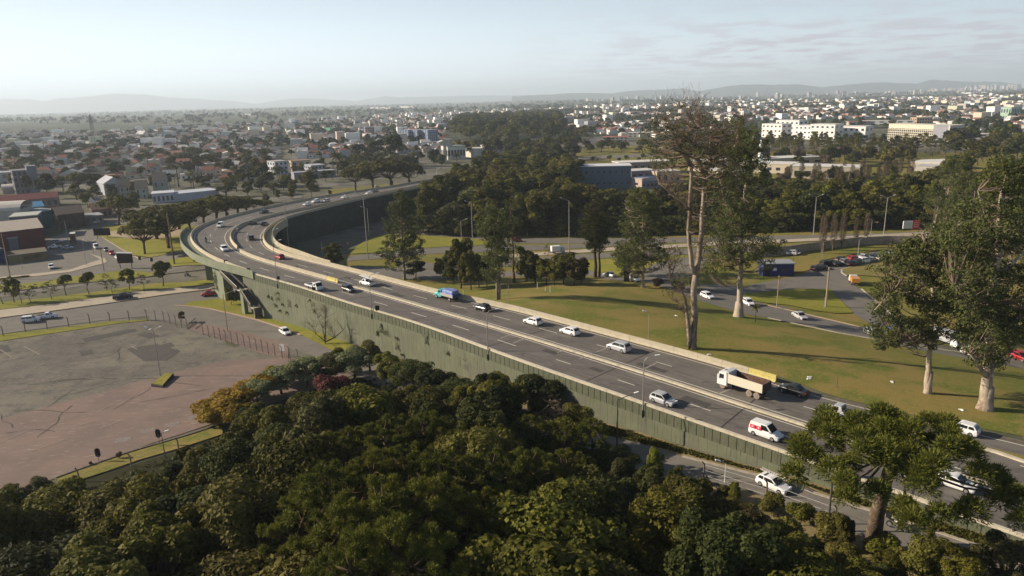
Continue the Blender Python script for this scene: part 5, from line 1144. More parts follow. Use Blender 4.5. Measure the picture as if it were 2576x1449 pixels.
# dark hoarding by the roundabout
b_ = at_g(259, 600); t = thing('hoarding', 'dark rectangular hoarding on posts at the corner of the roundabout lawn', 'sign', b_)
mb = MB(); mb.box((0, 0, 2.6), (6.2, .3, 2.8), M2('hoarding_dark', (.02, .012, .025))); mb.build('panel', M['hoarding_dark'], t)
mb = MB(); mb.tube([(-2, 0, 0), (-2, 0, 1.3)], .1, 6, M['pole_dark']); mb.tube([(2, 0, 0), (2, 0, 1.3)], .1, 6, M['pole_dark']); mb.build('post', M['pole_dark'], t)
b_ = at_g(2325, 640); h = height_at(b_, 556)
t = thing('advertising_sign', 'white and red rectangular sign on a slanting pole among the eucalyptus', 'sign', b_)
mb = MB(); mb.tube([(0, 0, 0), (0, 0, h * .6), (-3.0, 0, h - 1.2)], [.16, .13, .1], 8, M['lamp_white']); mb.build('pole', M['lamp_white'], t)
mb = MB(); mb.box((-5.6, 0, h - .9), (2.6, .3, 2.1), M['lamp_white']); mb.build('white_panel', M['lamp_white'], t); mb = MB(); mb.box((-3.3, 0, h - 1.0), (2.0, .32, 2.2), M2('sign_red', (.6, .03, .05))); mb.build('red_panel', M['sign_red'], t)
for k in range(3): mb = MB(); mb.box((-3.3, -.165, h - .4 - k * .55), (1.5, .02, .16), M['lamp_white']); mb.build('stripe', M['lamp_white'], t)
# white notice board by the car park gate
b_ = at_g(712, 898); t = thing('notice_board', 'white notice board on two slanting legs by the car park gate', 'sign', b_, -.3)
mb = MB(); mb.box((0, 0, 1.9), (1.0, .06, 1.4), M['lamp_white']); mb.build('board', M['lamp_white'], t)
for x in (-.35, .35): mb = MB(); mb.tube([(x, .0, 0), (x, 0, 1.3)], .04, 6, M['post_conc']); mb.build('leg', M['post_conc'], t)
# orange barrels inside the curve
for n, (x, y) in enumerate([(958, 660), (979, 652)]):
    b_ = at_g(*(Z('B2', 848, 312) if n == 0 else Z('B2', 922, 290))); t = thing('traffic_barrel', 'small orange barrel on the shaded road inside the curve, %s one' % ('left', 'right')[n], 'barrel', b_)
    mb = MB(); mb.tube([(0, 0, 0), (0, 0, .5), (0, 0, 1.0)], [.3, .28, .22], 10, M2('orange', (.7, .16, .04))); mb.build('body', M['orange'], t); mb = MB(); mb.tube([(0, 0, .55), (0, 0, .75)], .285, 10, M['lamp_white']); mb.build('band', M['lamp_white'], t)

# ---- car park fence of leaning top posts
def post_fence(name, label, pts, spacing, h, m, conv=None, wires=3, bend=.35, mesh_rail=None):
    P = [p[:2] for p in pix([conv(*p) if conv else p for p in pts])]; t = thing(name, label, 'fence'); Q = resample(P, 2000); c = np.r_[0, np.cumsum(np.linalg.norm(np.diff(Q, axis=0), axis=1))]
    n = max(2, int(c[-1] / spacing)); ps = [Vector((np.interp(c[-1] * k / n, c, Q[:, 0]), np.interp(c[-1] * k / n, c, Q[:, 1]), 0)) for k in range(n + 1)]
    me = MB(); me.tube([(0, 0, 0), (0, 0, h), (-bend * .7, 0, h + bend)], [.1, .09, .07], 6, m); me = me.mesh('post', m)
    for p in ps: p.z = g(p.x, p.y); put('post', me, t, p)
    for w in range(wires):
        z = h * (.25 + .72 * w / max(1, wires - 1)); mb = MB()
        for a, b in zip(ps[:-1], ps[1:]): mb.tube([a + Vector((0, 0, z)), b + Vector((0, 0, z))], .014, 3, M['steel'], cap=False)
        mb.build('wire', M['steel'], t)
    return t
BZ = lambda x, y: Z('B1', x, y)
post_fence('wire_fence', 'wire fence on dark leaning posts along the grass strip between road and car park', [(-200, 1245), (35, 1210), (165, 1182), (585, 1130), (715, 1115), (840, 1095), (965, 1075), (1090, 1065), (1225, 1055), (1360, 1048), (1480, 1048)], 4.2, 2.1, M2('post_fence_dark', (.14, .11, .085)), BZ)
post_fence('wire_fence', 'pale concrete post fence curving to the gate at the right corner of the car park', [(1480, 1048), (1575, 1057), (1650, 1067), (1710, 1086), (1765, 1102), (1825, 1122), (1885, 1142)], 2.4, 2.3, M['post_conc'], BZ)
post_fence('wire_fence', 'pale concrete post fence from the gate to the bushes below the notice board', [(2045, 1196), (2115, 1216), (2175, 1232), (2240, 1252), (2310, 1276), (2375, 1292), (2445, 1312), (2510, 1332), (2576, 1352), (2700, 1395), (2800, 1425), (3000, 1470)], 2.3, 2.3, M['post_conc'], BZ)
post_fence('wire_fence', 'thin wire fence on posts along the edge of the lower road at the right', [(1770, 1205), (1830, 1232), (1960, 1262), (2020, 1285), (2100, 1320)], 5, 1.8, M2('post_fence_dark', (.14, .11, .085)))
post_fence('wire_fence', 'low fence of pale posts along the shaded grass below the car park', [(200, 1212), (290, 1190), (372, 1160), (450, 1135)], 6, 1.6, M['post_conc'])
# gate leaf standing open and kerb plinth
a, b = at_g(472, 829), at_g(503, 803); t = thing('gate', 'open metal gate leaf swung towards the road at the car park corner', 'gate', a)
d = (b - a); L_ = d.xy.length; d.z = 0; d.normalize(); t.rotation_euler = (0, 0, math.atan2(d.y, d.x))
mb = MB(); mb.box((L_ * .35, 0, 1.0), (L_ * .7, .08, .12), M['pole_dark']); mb.box((L_ * .35, 0, .2), (L_ * .7, .08, .12), M['pole_dark']); mb.build('frame', M['pole_dark'], t)
for k in range(8): mb = MB(); mb.box((L_ * .7 * k / 7, 0, .6), (.05, .05, .8), M['pole_dark']); mb.build('bar', M['pole_dark'], t)
# bracing post in the clearing right of the forest
b_ = at_g(1776, 1240); t = thing('bracing_post', 'pale fence post with two slanting braces in the clearing beside the lower road', 'post', b_)
mb = MB(); mb.tube([(0, 0, 0), (0, 0, 2.1)], .1, 6, M['post_conc']); mb.build('post', M['post_conc'], t)
for s in (-1, 1): mb = MB(); mb.tube([(0, 0, 1.8), (s * 1.5, .2, .1)], .06, 6, M['post_conc']); mb.build('brace', M['post_conc'], t)
# blue kiosk in the yard
b_ = at_g(1957, 695); t = thing('kiosk', 'dark blue kiosk with grey flat roof and an air conditioner at the yard entrance', 'kiosk', b_, -.05)
bl = M2('kiosk_blue', (.03, .035, .13)); mb = MB(); mb.box((0, 2, 1.6), (7.6, 4.5, 3.2), bl); mb.build('wall', bl, t); mb = MB(); mb.box((0, 2, 3.32), (8.2, 5.2, .22), M2('roof_grey', (.25, .26, .28))); mb.build('roof', M['roof_grey'], t)
mb = MB(); mb.box((-1.0, -.3, 1.9), (.9, .12, .7), M['lamp_white']); mb.build('air_conditioner', M['lamp_white'], t); mb = MB(); mb.box((-2.7, -.27, 1.1), (1.0, .06, 2.1), M['black']); mb.build('door', M['black'], t)
mb = MB(); mb.box((1.5, -.27, 1.7), (1.6, .06, 1.0), M['window']); mb.build('window', M['window'], t)
# metal hut beside the lower wall
b_ = at_g(2122, 1242); t = thing('utility_cabinet', 'narrow brown utility cabinet on legs against the green wall left of the araucaria trunk', 'cabinet', b_, -.5)
mb = MB(); mb.box((0, 0, 2.0), (1.2, .8, 2.2), M2('cab_brown', (.09, .06, .045))); mb.build('box', M['cab_brown'], t)
for x in (-.5, .5): mb = MB(); mb.tube([(x, 0, 0), (x, 0, 1)], .06, 6, M['pole_wood']); mb.build('leg', M['pole_wood'], t)
# litter and drain covers on the lawn
for n, (x, y) in enumerate([(2034, 955), (2245, 963), (2420, 1033), (1785, 893), (2100, 1112 - 60), (1700, 795), (2035, 950)]):
    b_ = at_g(x, y); t = thing('litter', 'scrap of white litter lying on the right hand lawn', 'litter', b_, n, 'scraps of litter on the right lawn'); mb = MB(); mb.box((0, 0, .12), (.5, .3, .12), M['lamp_white'], taper=.6); mb.box((.25, .1, .1), (.25, .3, .1), M['lamp_white'], rz=.6); mb.build('scrap', M['lamp_white'], t)

# ================================================================== VEGETATION
def sph(n, rng): 
    v = rng.normal(size=(n, 3)); return v / np.linalg.norm(v, axis=1, keepdims=True)
def blob_leaves(name, blobs, n, size, m, rng, jitter=.22, outw=1.1, aspect=.75, lowcut=-.55, tri=False):
    """leaves on and just under the surface of a set of ellipsoids"""
    B = np.array(blobs, float); vol = (B[:, 3] * B[:, 4] + B[:, 3] * B[:, 5] + B[:, 4] * B[:, 5]); k = rng.choice(len(B), n, p=vol / vol.sum())
    d = sph(n, rng); d[:, 2] = np.where(d[:, 2] < lowcut, -d[:, 2], d[:, 2])
    rr = 1 - np.abs(rng.normal(0, jitter, n)); rr = np.clip(rr, .25, 1.08)
    C = B[k, :3] + d * B[k, 3:6] * rr[:, None]; N = d + rng.normal(0, .55, (n, 3)); N[:, 2] += .25
    return quads_mesh(name, C, N * outw, size * np.clip(np.exp(rng.normal(-.05, .42, n)), .35, 2.2), m, aspect, rng, tri)
def limbs(mb, targets, z0, z1, r, m, rng):
    """a tapered trunk from the ground with a limb to every target"""
    top = np.mean([t for t in targets], axis=0); tp = (top[0] * .4, top[1] * .4, z1); lean = (rng.uniform(-.25, .25), rng.uniform(-.25, .25))
    P = [(0, 0, -.3), (lean[0] * .3, lean[1] * .3, z1 * .25), (lean[0], lean[1], z1 * .6), tp]
    mb.tube(P, [r * 1.25, r, r * .85, r * .6], 7, m)
    for t in targets:
        s = rng.uniform(.55, .95); a = Vector(P[2]).lerp(Vector(P[3]), s); b = Vector(t); mid = a.lerp(b, .5) + Vector((0, 0, -(b - a).length * .1))
        mb.tube([a, mid, b], [r * .45, r * .3, r * .12], 5, m)
def broadleaf_proto(seed, n, size, h=10, rad=4.2, nb=11, flat=.8, cz=.64, trunkr=.22, brk=(.3, .52), zs=.2):
    rng = np.random.default_rng(seed); blobs = []
    for i in range(nb):
        a = rng.uniform(0, 6.28); q = math.sqrt(rng.uniform(0, 1)) * rad * .72; br = rad * rng.uniform(*brk)
        z = h * cz + rng.uniform(-1.3, 1) * h * zs * (1 - .4 * q / rad)
        blobs.append((math.cos(a) * q, math.sin(a) * q, z, br, br, br * flat))
    blobs.append((0, 0, h * cz + h * .12, rad * .5, rad * .5, rad * .42))
    top = max(b[2] + b[5] for b in blobs); k = h / top; blobs = [(b[0], b[1], b[2] * k, b[3], b[4], b[5]) for b in blobs]
    tm = MB(); limbs(tm, [(b[0], b[1], b[2] - b[5] * .3) for b in blobs], 0, h * cz * .75, trunkr, M['bark_brown'], rng)
    return tm.mesh('trunk', M['bark_brown'], True), blob_leaves('crown', blobs, n, size, M['leaf_mid'], rng)
def tuft_leaves(C, R, per, size, m, rng, name='crown'):
    n = len(C) * per; k = np.repeat(np.arange(len(C)), per); d = sph(n, rng); d[:, 2] = np.where(d[:, 2] < -.5, -d[:, 2], d[:, 2]); d[:, 2] += .15; d /= np.linalg.norm(d, axis=1, keepdims=True)
    Rk = np.asarray(R)[k]; P0 = np.asarray(C)[k] + d * (Rk * rng.uniform(.3, .92, n))[:, None]
    # spikes pointing outwards: long thin triangles
    side = np.cross(d, rng.normal(size=(n, 3))); side /= np.linalg.norm(side, axis=1, keepdims=True); L = (Rk * rng.uniform(.16, .3, n))[:, None]
    tip = P0 + d * L + rng.normal(0, .09, (n, 3)); w = size * .5
    P = np.stack([P0 - side * w, P0 + side * w, tip], 1).reshape(-1, 3); me = bpy.data.meshes.new(name); me.vertices.add(n * 3); me.vertices.foreach_set('co', P.astype(np.float32).ravel())
    me.loops.add(n * 3); me.loops.foreach_set('vertex_index', np.arange(n * 3, dtype=np.int32)); me.polygons.add(n)
    me.polygons.foreach_set('loop_start', np.arange(0, n * 3, 3, dtype=np.int32)); me.polygons.foreach_set('loop_total', np.full(n, 3, dtype=np.int32)); me.materials.append(m); me.update(calc_edges=True); return me
def araucaria_proto(seed, h=14, rad=5.0, ntuft=75, per=150, tr=.75, layers=4, trunkr=.32, lean=(0, 0), thick=.16, bark='bark_brown', wsz=.2, sx=1, sy=1):
    rng = np.random.default_rng(seed); C = []; R = []; tm = MB(); top = Vector((lean[0], lean[1], h * .93))
    tm.tube([(0, 0, -.4), (lean[0] * .1, lean[1] * .1, h * .3), (lean[0] * .5, lean[1] * .5, h * .65), top], [trunkr * 1.25, trunkr, trunkr * .8, trunkr * .4], 9, M[bark])
    for i in range(ntuft):
        a = i * 2.39996 + rng.uniform(-.3, .3); q = math.sqrt((i + .5) / ntuft); dist = rad * q * rng.uniform(.85, 1.12)
        z = h * (1 - thick * (.15 + .85 * q * q)) + rng.uniform(-1, 1) * h * thick * .35
        c = Vector((lean[0] + math.cos(a) * dist * sx, lean[1] + math.sin(a) * dist * sy, z)); C.append(c); R.append(tr * rng.uniform(.75, 1.25))
        if i % 2 == 0:
            s = Vector((lean[0] * .9, lean[1] * .9, h * rng.uniform(.72, .92))); mid = s.lerp(c, .6) + Vector((0, 0, -.5 * q)); tm.tube([s, mid, c], [.12, .09, .05], 5, M[bark])
    return tm.mesh('trunk', M[bark], True), tuft_leaves([tuple(c) for c in C], R, per, wsz, M['leaf_arau'], rng)
def clump_leaves(C, R, per, size, m, rng, flat=.6, aspect=.4, name='crown'):
    n = len(C) * per; k = np.repeat(np.arange(len(C)), per); d = sph(n, rng); rr = rng.uniform(.2, 1, n) ** .5
    Rk = np.asarray(R)[k]; P = np.asarray(C)[k] + d * (Rk * rr)[:, None] * np.array([1, 1, flat]); N = d + rng.normal(0, .8, (n, 3)); N[:, 2] += .3
    return quads_mesh(name, P, N, size * rng.uniform(.6, 1.4, n), m, aspect, rng)
def euc_proto(seed, h=22, rad=4.5, ncl=60, per=45, size=.5, crown_lo=.3, bark='bark_pale', trunkr=.3, clr=1.1):
    rng = np.random.default_rng(seed); tm = MB(); C = []; R = []
    P = [Vector((0, 0, -.4)), Vector((rng.uniform(-.3, .3), rng.uniform(-.3, .3), h * .35)), Vector((rng.uniform(-.8, .8), rng.uniform(-.6, .6), h * .65)), Vector((rng.uniform(-1, 1), rng.uniform(-1, 1), h * .95))]
    tm.tube(P, [trunkr * 1.3, trunkr, trunkr * .65, trunkr * .2], 8, M[bark])
    for i in range(ncl):
        t = crown_lo + (1 - crown_lo) * rng.uniform(0, 1) ** .8; q = rad * math.sin(math.pi * min(1, .18 + .82 * (t - crown_lo) / (1 - crown_lo)) ** .8) * math.sqrt(rng.uniform(.05, 1)); q = max(q, .4); a = rng.uniform(0, 6.28)
        z = h * t; ax = P[1].lerp(P[3], max(0, (t - .35) / .6)); c = Vector((ax.x + math.cos(a) * q, ax.y + math.sin(a) * q, z)); C.append(tuple(c)); R.append(clr * rng.uniform(.6, 1.3))
        if i % 2 == 0: s = Vector((ax.x, ax.y, max(h * .2, z - q * .9))); tm.tube([s, s.lerp(c, .5) + Vector((0, 0, q * .1)), c], [trunkr * .25, trunkr * .18, .04], 4, M[bark], cap=False)
    return tm.mesh('trunk', M[bark], True), clump_leaves(C, R, per, size, M['leaf_euc'], rng)
def umbrella_proto(seed, h=8, rad=5.6, n=6500, size=.42):
    rng = np.random.default_rng(seed); blobs = []
    for i in range(26):
        a = rng.uniform(0, 6.28); q = math.sqrt(rng.uniform(0, 1)) * rad * .82; blobs.append((math.cos(a) * q, math.sin(a) * q, h * (.8 - .3 * (q / rad) ** 2) + rng.uniform(-.5, .4), rad * .26, rad * .26, rad * .19))
    tm = MB(); rr = np.random.default_rng(seed + 1)
    for k in range(3): a = k * 2.1 + .4; limbs(tm, [(b[0], b[1], b[2] - .2) for b in blobs[k::3]], 0, h * .42, .24, M['bark_brown'], rr)
    return tm.mesh('trunk', M['bark_brown'], True), blob_leaves('crown', blobs, n, size, M['leaf_olive'], rng, lowcut=-.3)
PR = {}
M['bark_mixed'] = mat('bark_mixed', (.3, .24, .185), .9, .1, noise=[(.5, (.15, .11, .08), .45, .6, (1, 1, .3)), (3, (.36, .3, .24), .52, .7, (1, 1, .5))], bump=.4, bscale=4)
PR['near'] = [broadleaf_proto(11 + s, 15000, .235, rad=r_, nb=b_, flat=f_, brk=(.17, .36), cz=.58, zs=.24) for s, (r_, b_, f_) in enumerate([(4.2, 30, .85), (3.6, 24, 1.1), (4.8, 36, .75), (4.0, 28, .95), (3.4, 26, 1.3)])]
PR['nearbush'] = [broadleaf_proto(31 + s, 6500, .27, h=5, rad=3.0, nb=10, flat=.8, cz=.5, trunkr=.12) for s in range(2)]
PR['mid'] = [broadleaf_proto(51 + s, 4600, .48, rad=r_, nb=b_ + 8, flat=f_, cz=.5, zs=.28, brk=(.22, .42)) for s, (r_, b_, f_) in enumerate([(4.3, 12, .85), (3.4, 9, 1.1), (4.8, 14, .75), (3.9, 11, .95), (4.4, 10, .9)])]
PR['far'] = [broadleaf_proto(71 + s, 950, .95, rad=4.2 + .4 * (s % 3), nb=9) for s in range(4)]
PR['arau'] = [araucaria_proto(91 + s, rad=4.9 + s * .4, ntuft=50 + 5 * s, per=400, wsz=.11, tr=.68, thick=.26) for s in range(3)]
PR['araufar'] = [araucaria_proto(101 + s, ntuft=34, per=55, tr=1.25, wsz=.4, thick=.2) for s in range(2)]
PR['euc'] = [euc_proto(111 + s, ncl=95, per=55, size=.42) for s in range(3)]
PR['pine'] = [euc_proto(121 + s, h=16, rad=2.8, ncl=42, per=40, size=.6, crown_lo=.45, bark='bark_pale', trunkr=.22) for s in range(3)]
PR['small'] = [broadleaf_proto(131 + s, 1500, .3, h=4.6, rad=1.55, nb=7, flat=1.0, cz=.62, trunkr=.09) for s in range(3)]
PR['sparse'] = [euc_proto(141 + s, h=4.8, rad=1.7, ncl=16, per=26, size=.3, crown_lo=.4, trunkr=.07, clr=.5) for s in range(2)]
PR['umb'] = [umbrella_proto(151 + s) for s in range(3)]
def poplar_proto(seed):
    rng = np.random.default_rng(seed); tm = MB(); tm.tube([(0, 0, -.3), (0, 0, 11)], [.2, .05], 6, M['bark_pale'])
    n = 260; z = rng.uniform(2, 11.5, n); r = .95 * np.sin(np.clip((z - 1.5) / 10.5, 0, 1) * math.pi) ** .6; a = rng.uniform(0, 6.28, n)
    for i in range(0, 90): q = float(r[i]); tm.tube([(0, 0, float(z[i]) - 1.3), (math.cos(a[i]) * q, math.sin(a[i]) * q, float(z[i]))], [.04, .015], 3, M['leaf_brown'], cap=False)
    C = np.c_[np.cos(a) * r, np.sin(a) * r, z]; return tm.mesh('trunk', M['bark_pale'], True), clump_leaves(C, np.full(n, .4), 8, .3, M['leaf_brown'], rng, flat=1.6)
PR['poplar'] = [poplar_proto(161)]
def palm_proto(seed):
    rng = np.random.default_rng(seed); tm = MB(); tm.tube([(0, 0, -.2), (.1, 0, 3), (.05, 0, 6)], [.28, .2, .17], 8, M['bark_brown']); lm = MB()
    for k in range(22):
        a = k * 2.4; el = rng.uniform(-.2, 1.2); p = Vector((0, 0, 6.1)); d = Vector((math.cos(a) * math.cos(el), math.sin(a) * math.cos(el), math.sin(el))); pts = []
        for q in range(6): pts.append(p.copy()); p += d * .6; d.z -= .28; d.normalize()
        s = Vector((-math.sin(a), math.cos(a), 0)); v = []; f = []
        for q, pp in enumerate(pts): w = .38 * math.sin(math.pi * (q + .6) / 6.2); v += [tuple(pp - s * w - Vector((0, 0, w * .5))), tuple(pp), tuple(pp + s * w - Vector((0, 0, w * .5)))]
        for q in range(5): b = 3 * q; f += [(b, b + 1, b + 4, b + 3), (b + 1, b + 2, b + 5, b + 4)]
        lm.add(v, f, M['leaf_mid'])
    return tm.mesh('trunk', M['bark_brown'], True), lm.mesh('crown', M['leaf_mid'])
PR['palm'] = [palm_proto(171)]
BASEH = {'near': 10, 'nearbush': 5, 'mid': 10, 'far': 10, 'arau': 14, 'araufar': 14, 'euc': 22, 'pine': 16, 'small': 4.6, 'sparse': 4.8, 'umb': 8, 'poplar': 12, 'palm': 7.5}
def plant(kind, P, h, label, w=1.0, name='tree', cat='tree', leaf=None, group=None, var=None, rz=None, bark=None):
    k = random.randrange(len(PR[kind])) if var is None else var % len(PR[kind]); tr, cr = PR[kind][k]; s = h / BASEH[kind]
    t = thing(name, label, cat, P, 0, group); t.scale = (s * w, s * w, s); t.rotation_euler = (0, 0, random.uniform(0, 6.28) if rz is None else rz)
    a = put('trunk', tr, t); c = put('crown', cr, t)
    if leaf: c.material_slots[0].link = 'OBJECT'; c.material_slots[0].material = M[leaf]
    if bark: a.material_slots[0].link = 'OBJECT'; a.material_slots[0].material = M[bark]
    return t
def plant_p(kind, px, py, top, label, w=1.0, **k):
    P = at_g(px, py); h = height_at(P, top); return plant(kind, P, h, label, w, **k)
def zone(items, where, rowgap=26, group=None):
    """items: dict(kind,P,h,w,leaf,name,cat,look); labels by row and place in the row as seen from the viewpoint"""
    pr = sorted([(proj(i['P'])[1], n) for n, i in enumerate(items)], reverse=True); rows = []; last = None
    for y, n in pr:
        if last is None or last - y > rowgap: rows.append([]); last = y
        rows[-1].append(n)
    for r, row in enumerate(rows):
        row.sort(key=lambda n: proj(items[n]['P'])[0])
        for c, n in enumerate(row):
            i = items[n]; lb = '%s in %s, %s from left, %s row' % (i['look'], where, ordw(c), ordw(r))
            plant(i['kind'], i['P'], i['h'], lb, i.get('w', 1), name=i.get('name', 'tree'), cat=i.get('cat', 'tree'), leaf=i.get('leaf'), group=group, bark=i.get('bark'))
def inpoly(x, y, poly):
    c = False; n = len(poly); j = n - 1
    for i in range(n):
        if (poly[i][1] > y) != (poly[j][1] > y) and x < (poly[j][0] - poly[i][0]) * (y - poly[i][1]) / (poly[j][1] - poly[i][1]) + poly[i][0]: c = not c
        j = i
    return c
def scatter(polyp, spacing, rng, tries=4000, z=None):
    """world points whose ground lies inside a picture polygon, at least spacing apart"""
    W = [at_g(*p) for p in polyp]; xs = [w.x for w in W]; ys = [w.y for w in W]; W2 = [(w.x, w.y) for w in W]; out = []
    for _ in range(tries):
        x = rng.uniform(min(xs), max(xs)); y = rng.uniform(min(ys), max(ys))
        if inpoly(x, y, W2) and all((x - a) ** 2 + (y - b) ** 2 > spacing ** 2 for a, b in out): out.append((x, y))
    return [Vector((x, y, g(x, y))) for x, y in out]

# ---- foreground wood: crowns first placed where the picture shows them, then filled
rng4 = np.random.default_rng(5)
def canopy(px, py, zt):           # point at tree-top height zt seen at this pixel -> ground point and height
    P = at(px, py, zt); z = g(P.x, P.y); return Vector((P.x, P.y, z)), zt - z
LOOK = {'leaf_mid': 'leafy green broadleaf tree', 'leaf_dark': 'dark green broadleaf tree', 'leaf_olive': 'olive green broadleaf tree', 'leaf_grey': 'grey green broadleaf tree', 'leaf_rust': 'rusty brown leaved tree', 'leaf_lime': 'bright lime green tree', 'leaf_silver': 'silvery leaved tree', 'leaf_brown': 'bare brown twiggy tree', 'leaf_gold': 'golden yellow shrub', 'leaf_red': 'dark red leaved shrub', 'leaf_arau': 'araucaria'}
ONES = []
def one(kind, px, py, zt, label, w=1.0, **k):
    P, h = canopy(px, py, zt); ONES.append((P, h * .4 * w)); return plant(kind, P, h, label, w, **k)
# signature trees of the wood
for n, (x, y, z, w) in enumerate([(560, 1000, 6.5, 1.3), (610, 968, 6.5, 1.4), (655, 940, 6.5, 1.3), (700, 922, 6.0, 1.2), (530, 1030, 6, 1.1), (585, 1015, 6, 1.1)]):
    one('nearbush', x, y, z, 'golden yellow flowering shrub at the corner of the car park, %s from the left' % ordw([1, 3, 4, 5, 0, 2][n]), w * 1.4, name='shrub', cat='shrub', leaf='leaf_gold', group='golden shrubs at the car park corner')
for n, (x, y, z, w, lf, lb) in enumerate([(640, 955, 7, 1.2, 'leaf_silver', 'silvery leaved tree with its left side against the golden shrubs'), (700, 920, 7.5, 1.3, 'leaf_silver', 'silvery leaved tree behind the golden shrubs, below the notice board'),
    (765, 897, 8, 1.4, 'leaf_silver', 'silvery leaved tree right of the other silvery ones, below the car park fence'), (825, 893, 8, 1.2, 'leaf_grey', 'grey green tree between the silvery trees and the pale yellow green one'),
    (885, 880, 8.5, 1.3, 'leaf_silver', 'pale yellow green tree at the top middle of the wood before the green wall'), (925, 862, 8, 1.1, 'leaf_olive', 'feathery green tree against the green wall at the top of the wood'),
    (980, 890, 9, 1.1, 'leaf_mid', 'green tree right of the feathery one against the green wall'), (1035, 905, 9, 1.1, 'leaf_dark', 'dark tree at the top of the wood, left of the darkest pair'), (1095, 925, 10, 1.1, 'leaf_dark', 'left tree of the darkest pair near the green wall'), (1145, 950, 10.5, 1.1, 'leaf_dark', 'right tree of the darkest pair near the green wall')]):
    one('near', x, y, z, lb, w * 1.45, leaf=lf, name='silver_leaf_tree' if lf == 'leaf_silver' else 'broadleaf_tree')
one('near', 850, 872, 7.5, 'green shrubby tree against the green wall below the bare branches', 1.0, leaf='leaf_mid', name='broadleaf_tree')
one('nearbush', 825, 945, 8.5, 'dark red leaved shrub among the silvery trees', 1.1, leaf='leaf_red', name='shrub', cat='shrub')
one('near', 1240, 935, 13.5, 'ivy clad dark tree rising before the green wall', .8, leaf='leaf_dark', name='broadleaf_tree')
one('near', 1290, 960, 13, 'second ivy clad dark tree right beside the first, before the green wall', .85, leaf='leaf_mid', name='broadleaf_tree')
one('near', 1180, 1000, 12, 'brownish green tree leaning against the ivy clad trees', .8, leaf='leaf_rust', name='broadleaf_tree')
one('sparse', 1372, 1010, 13, 'bare brown twiggy tree on the lip of the green wall', 1.4, leaf='leaf_brown', name='bare_tree')
one('nearbush', 1340, 940, 10.3, 'dark bush overhanging the top fence of the green wall', 1.2, leaf='leaf_dark', name='shrub', cat='shrub')
one('near', 1650, 1125, 12.5, 'bright lime green slender tree before the shaded road', .5, leaf='leaf_lime', name='lime_tree')
one('near', 1560, 1150, 12, 'grey green tree left of the lime green one', .85, leaf='leaf_grey', name='broadleaf_tree')
one('near', 1650, 1210, 11, 'grey green tree in front of the lime green one', .8, leaf='leaf_grey', name='broadleaf_tree')
one('near', 1850, 1215, 10.5, 'olive tree beside the bracing post at the edge of the lower road', .8, leaf='leaf_mid', name='broadleaf_tree')
one('nearbush', 2015, 1262, 9.5, 'rounded green bush by the lower road fence', .6, leaf='leaf_mid', name='shrub', cat='shrub')
one('near', 2130, 1290, 13.0, 'thin leaved sapling left of the big araucaria trunk', .6, leaf='leaf_olive', name='broadleaf_tree')
one('near', 2245, 1400, 12.5, 'dense green tree at the foot of the big araucaria, leftmost of four in the corner', 1.2, leaf='leaf_mid', name='broadleaf_tree')
one('near', 2335, 1352, 14, 'dense olive tree in the bottom right corner, second of four', 1.3, leaf='leaf_olive', name='broadleaf_tree')
one('near', 2440, 1395, 14, 'dense green tree in the bottom right corner, third of four', 1.3, leaf='leaf_mid', name='broadleaf_tree')
one('near', 2545, 1362, 14.5, 'dense grey green tree in the bottom right corner, rightmost of four', 1.4, leaf='leaf_grey', name='broadleaf_tree')
one('near', 2345, 1322, 11, 'yellow green bush between the motorcycle and the bottom right trees', .6, leaf='leaf_olive', name='broadleaf_tree')
one('near', 1120, 1330, 17, 'tall pointed tree with brown dry leaves at the lower middle of the wood', .9, leaf='leaf_rust', name='broadleaf_tree')
one('near', 1150, 1390, 15, 'rusty brown tree under the tall pointed one', 1.0, leaf='leaf_rust', name='broadleaf_tree')
one('nearbush', 228, 1160, 3.5, 'lone thin bush growing at the kerb of the car park, left of two', .6, leaf='leaf_rust', name='shrub', cat='shrub')
one('nearbush', 300, 1135, 4, 'lone thin bush growing at the kerb of the car park, right of two', .7, leaf='leaf_brown', name='shrub', cat='shrub')
one('near', 95, 1200, 7.5, 'leafy tree at the lower left edge of the car park', 1.1, leaf='leaf_grey', name='broadleaf_tree')
one('near', 20, 1230, 7.5, 'leafy tree in the far lower left corner of the car park', 1.0, leaf='leaf_mid', name='broadleaf_tree')
one('near', 160, 1235, 7, 'yellow green tree right of the leafy one at the lower left', 1.0, leaf='leaf_olive', name='broadleaf_tree')
# araucarias of the wood
AR = [(870, 1100, 17), (960, 1070, 16.5), (1060, 1048, 16), (1140, 1075, 15.5), (1240, 1080, 15), (1330, 1055, 14.5), (1420, 1080, 14), (1490, 1060, 13), (830, 1190, 19), (930, 1160, 18.5), (1030, 1140, 18), (1120, 1160, 18), (1230, 1155, 17), (1330, 1150, 16), (1430, 1150, 14.5), (860, 1290, 20), (960, 1240, 20), (1060, 1230, 19.5), (1180, 1260, 18), (990, 1340, 21), (880, 1390, 21), (1290, 1235, 16), (770, 1250, 19)]
it = []
for x, y, z in AR: P, h = canopy(x, y, z); it.append(dict(kind='arau', P=P, h=h, w=.8 + .15 * random.random(), look='tufted umbrella araucaria', name='araucaria_tree', cat='araucaria'))
zone(it, 'the middle of the foreground wood', 60, 'araucarias in the foreground wood')
ENV = [(-100, 1240), (60, 1198), (200, 1235), (330, 1188), (470, 1112), (540, 1045), (600, 1020), (660, 1000), (760, 985), (900, 975), (1000, 965), (1150, 975), (1190, 930), (1340, 940), (1400, 990), (1500, 1025), (1540, 1075), (1600, 1110), (1640, 1180), (1720, 1165), (1800, 1200), (1880, 1235), (1960, 1300), (2040, 1335), (2100, 1385), (2170, 1400), (2300, 1440), (2576, 1470)]
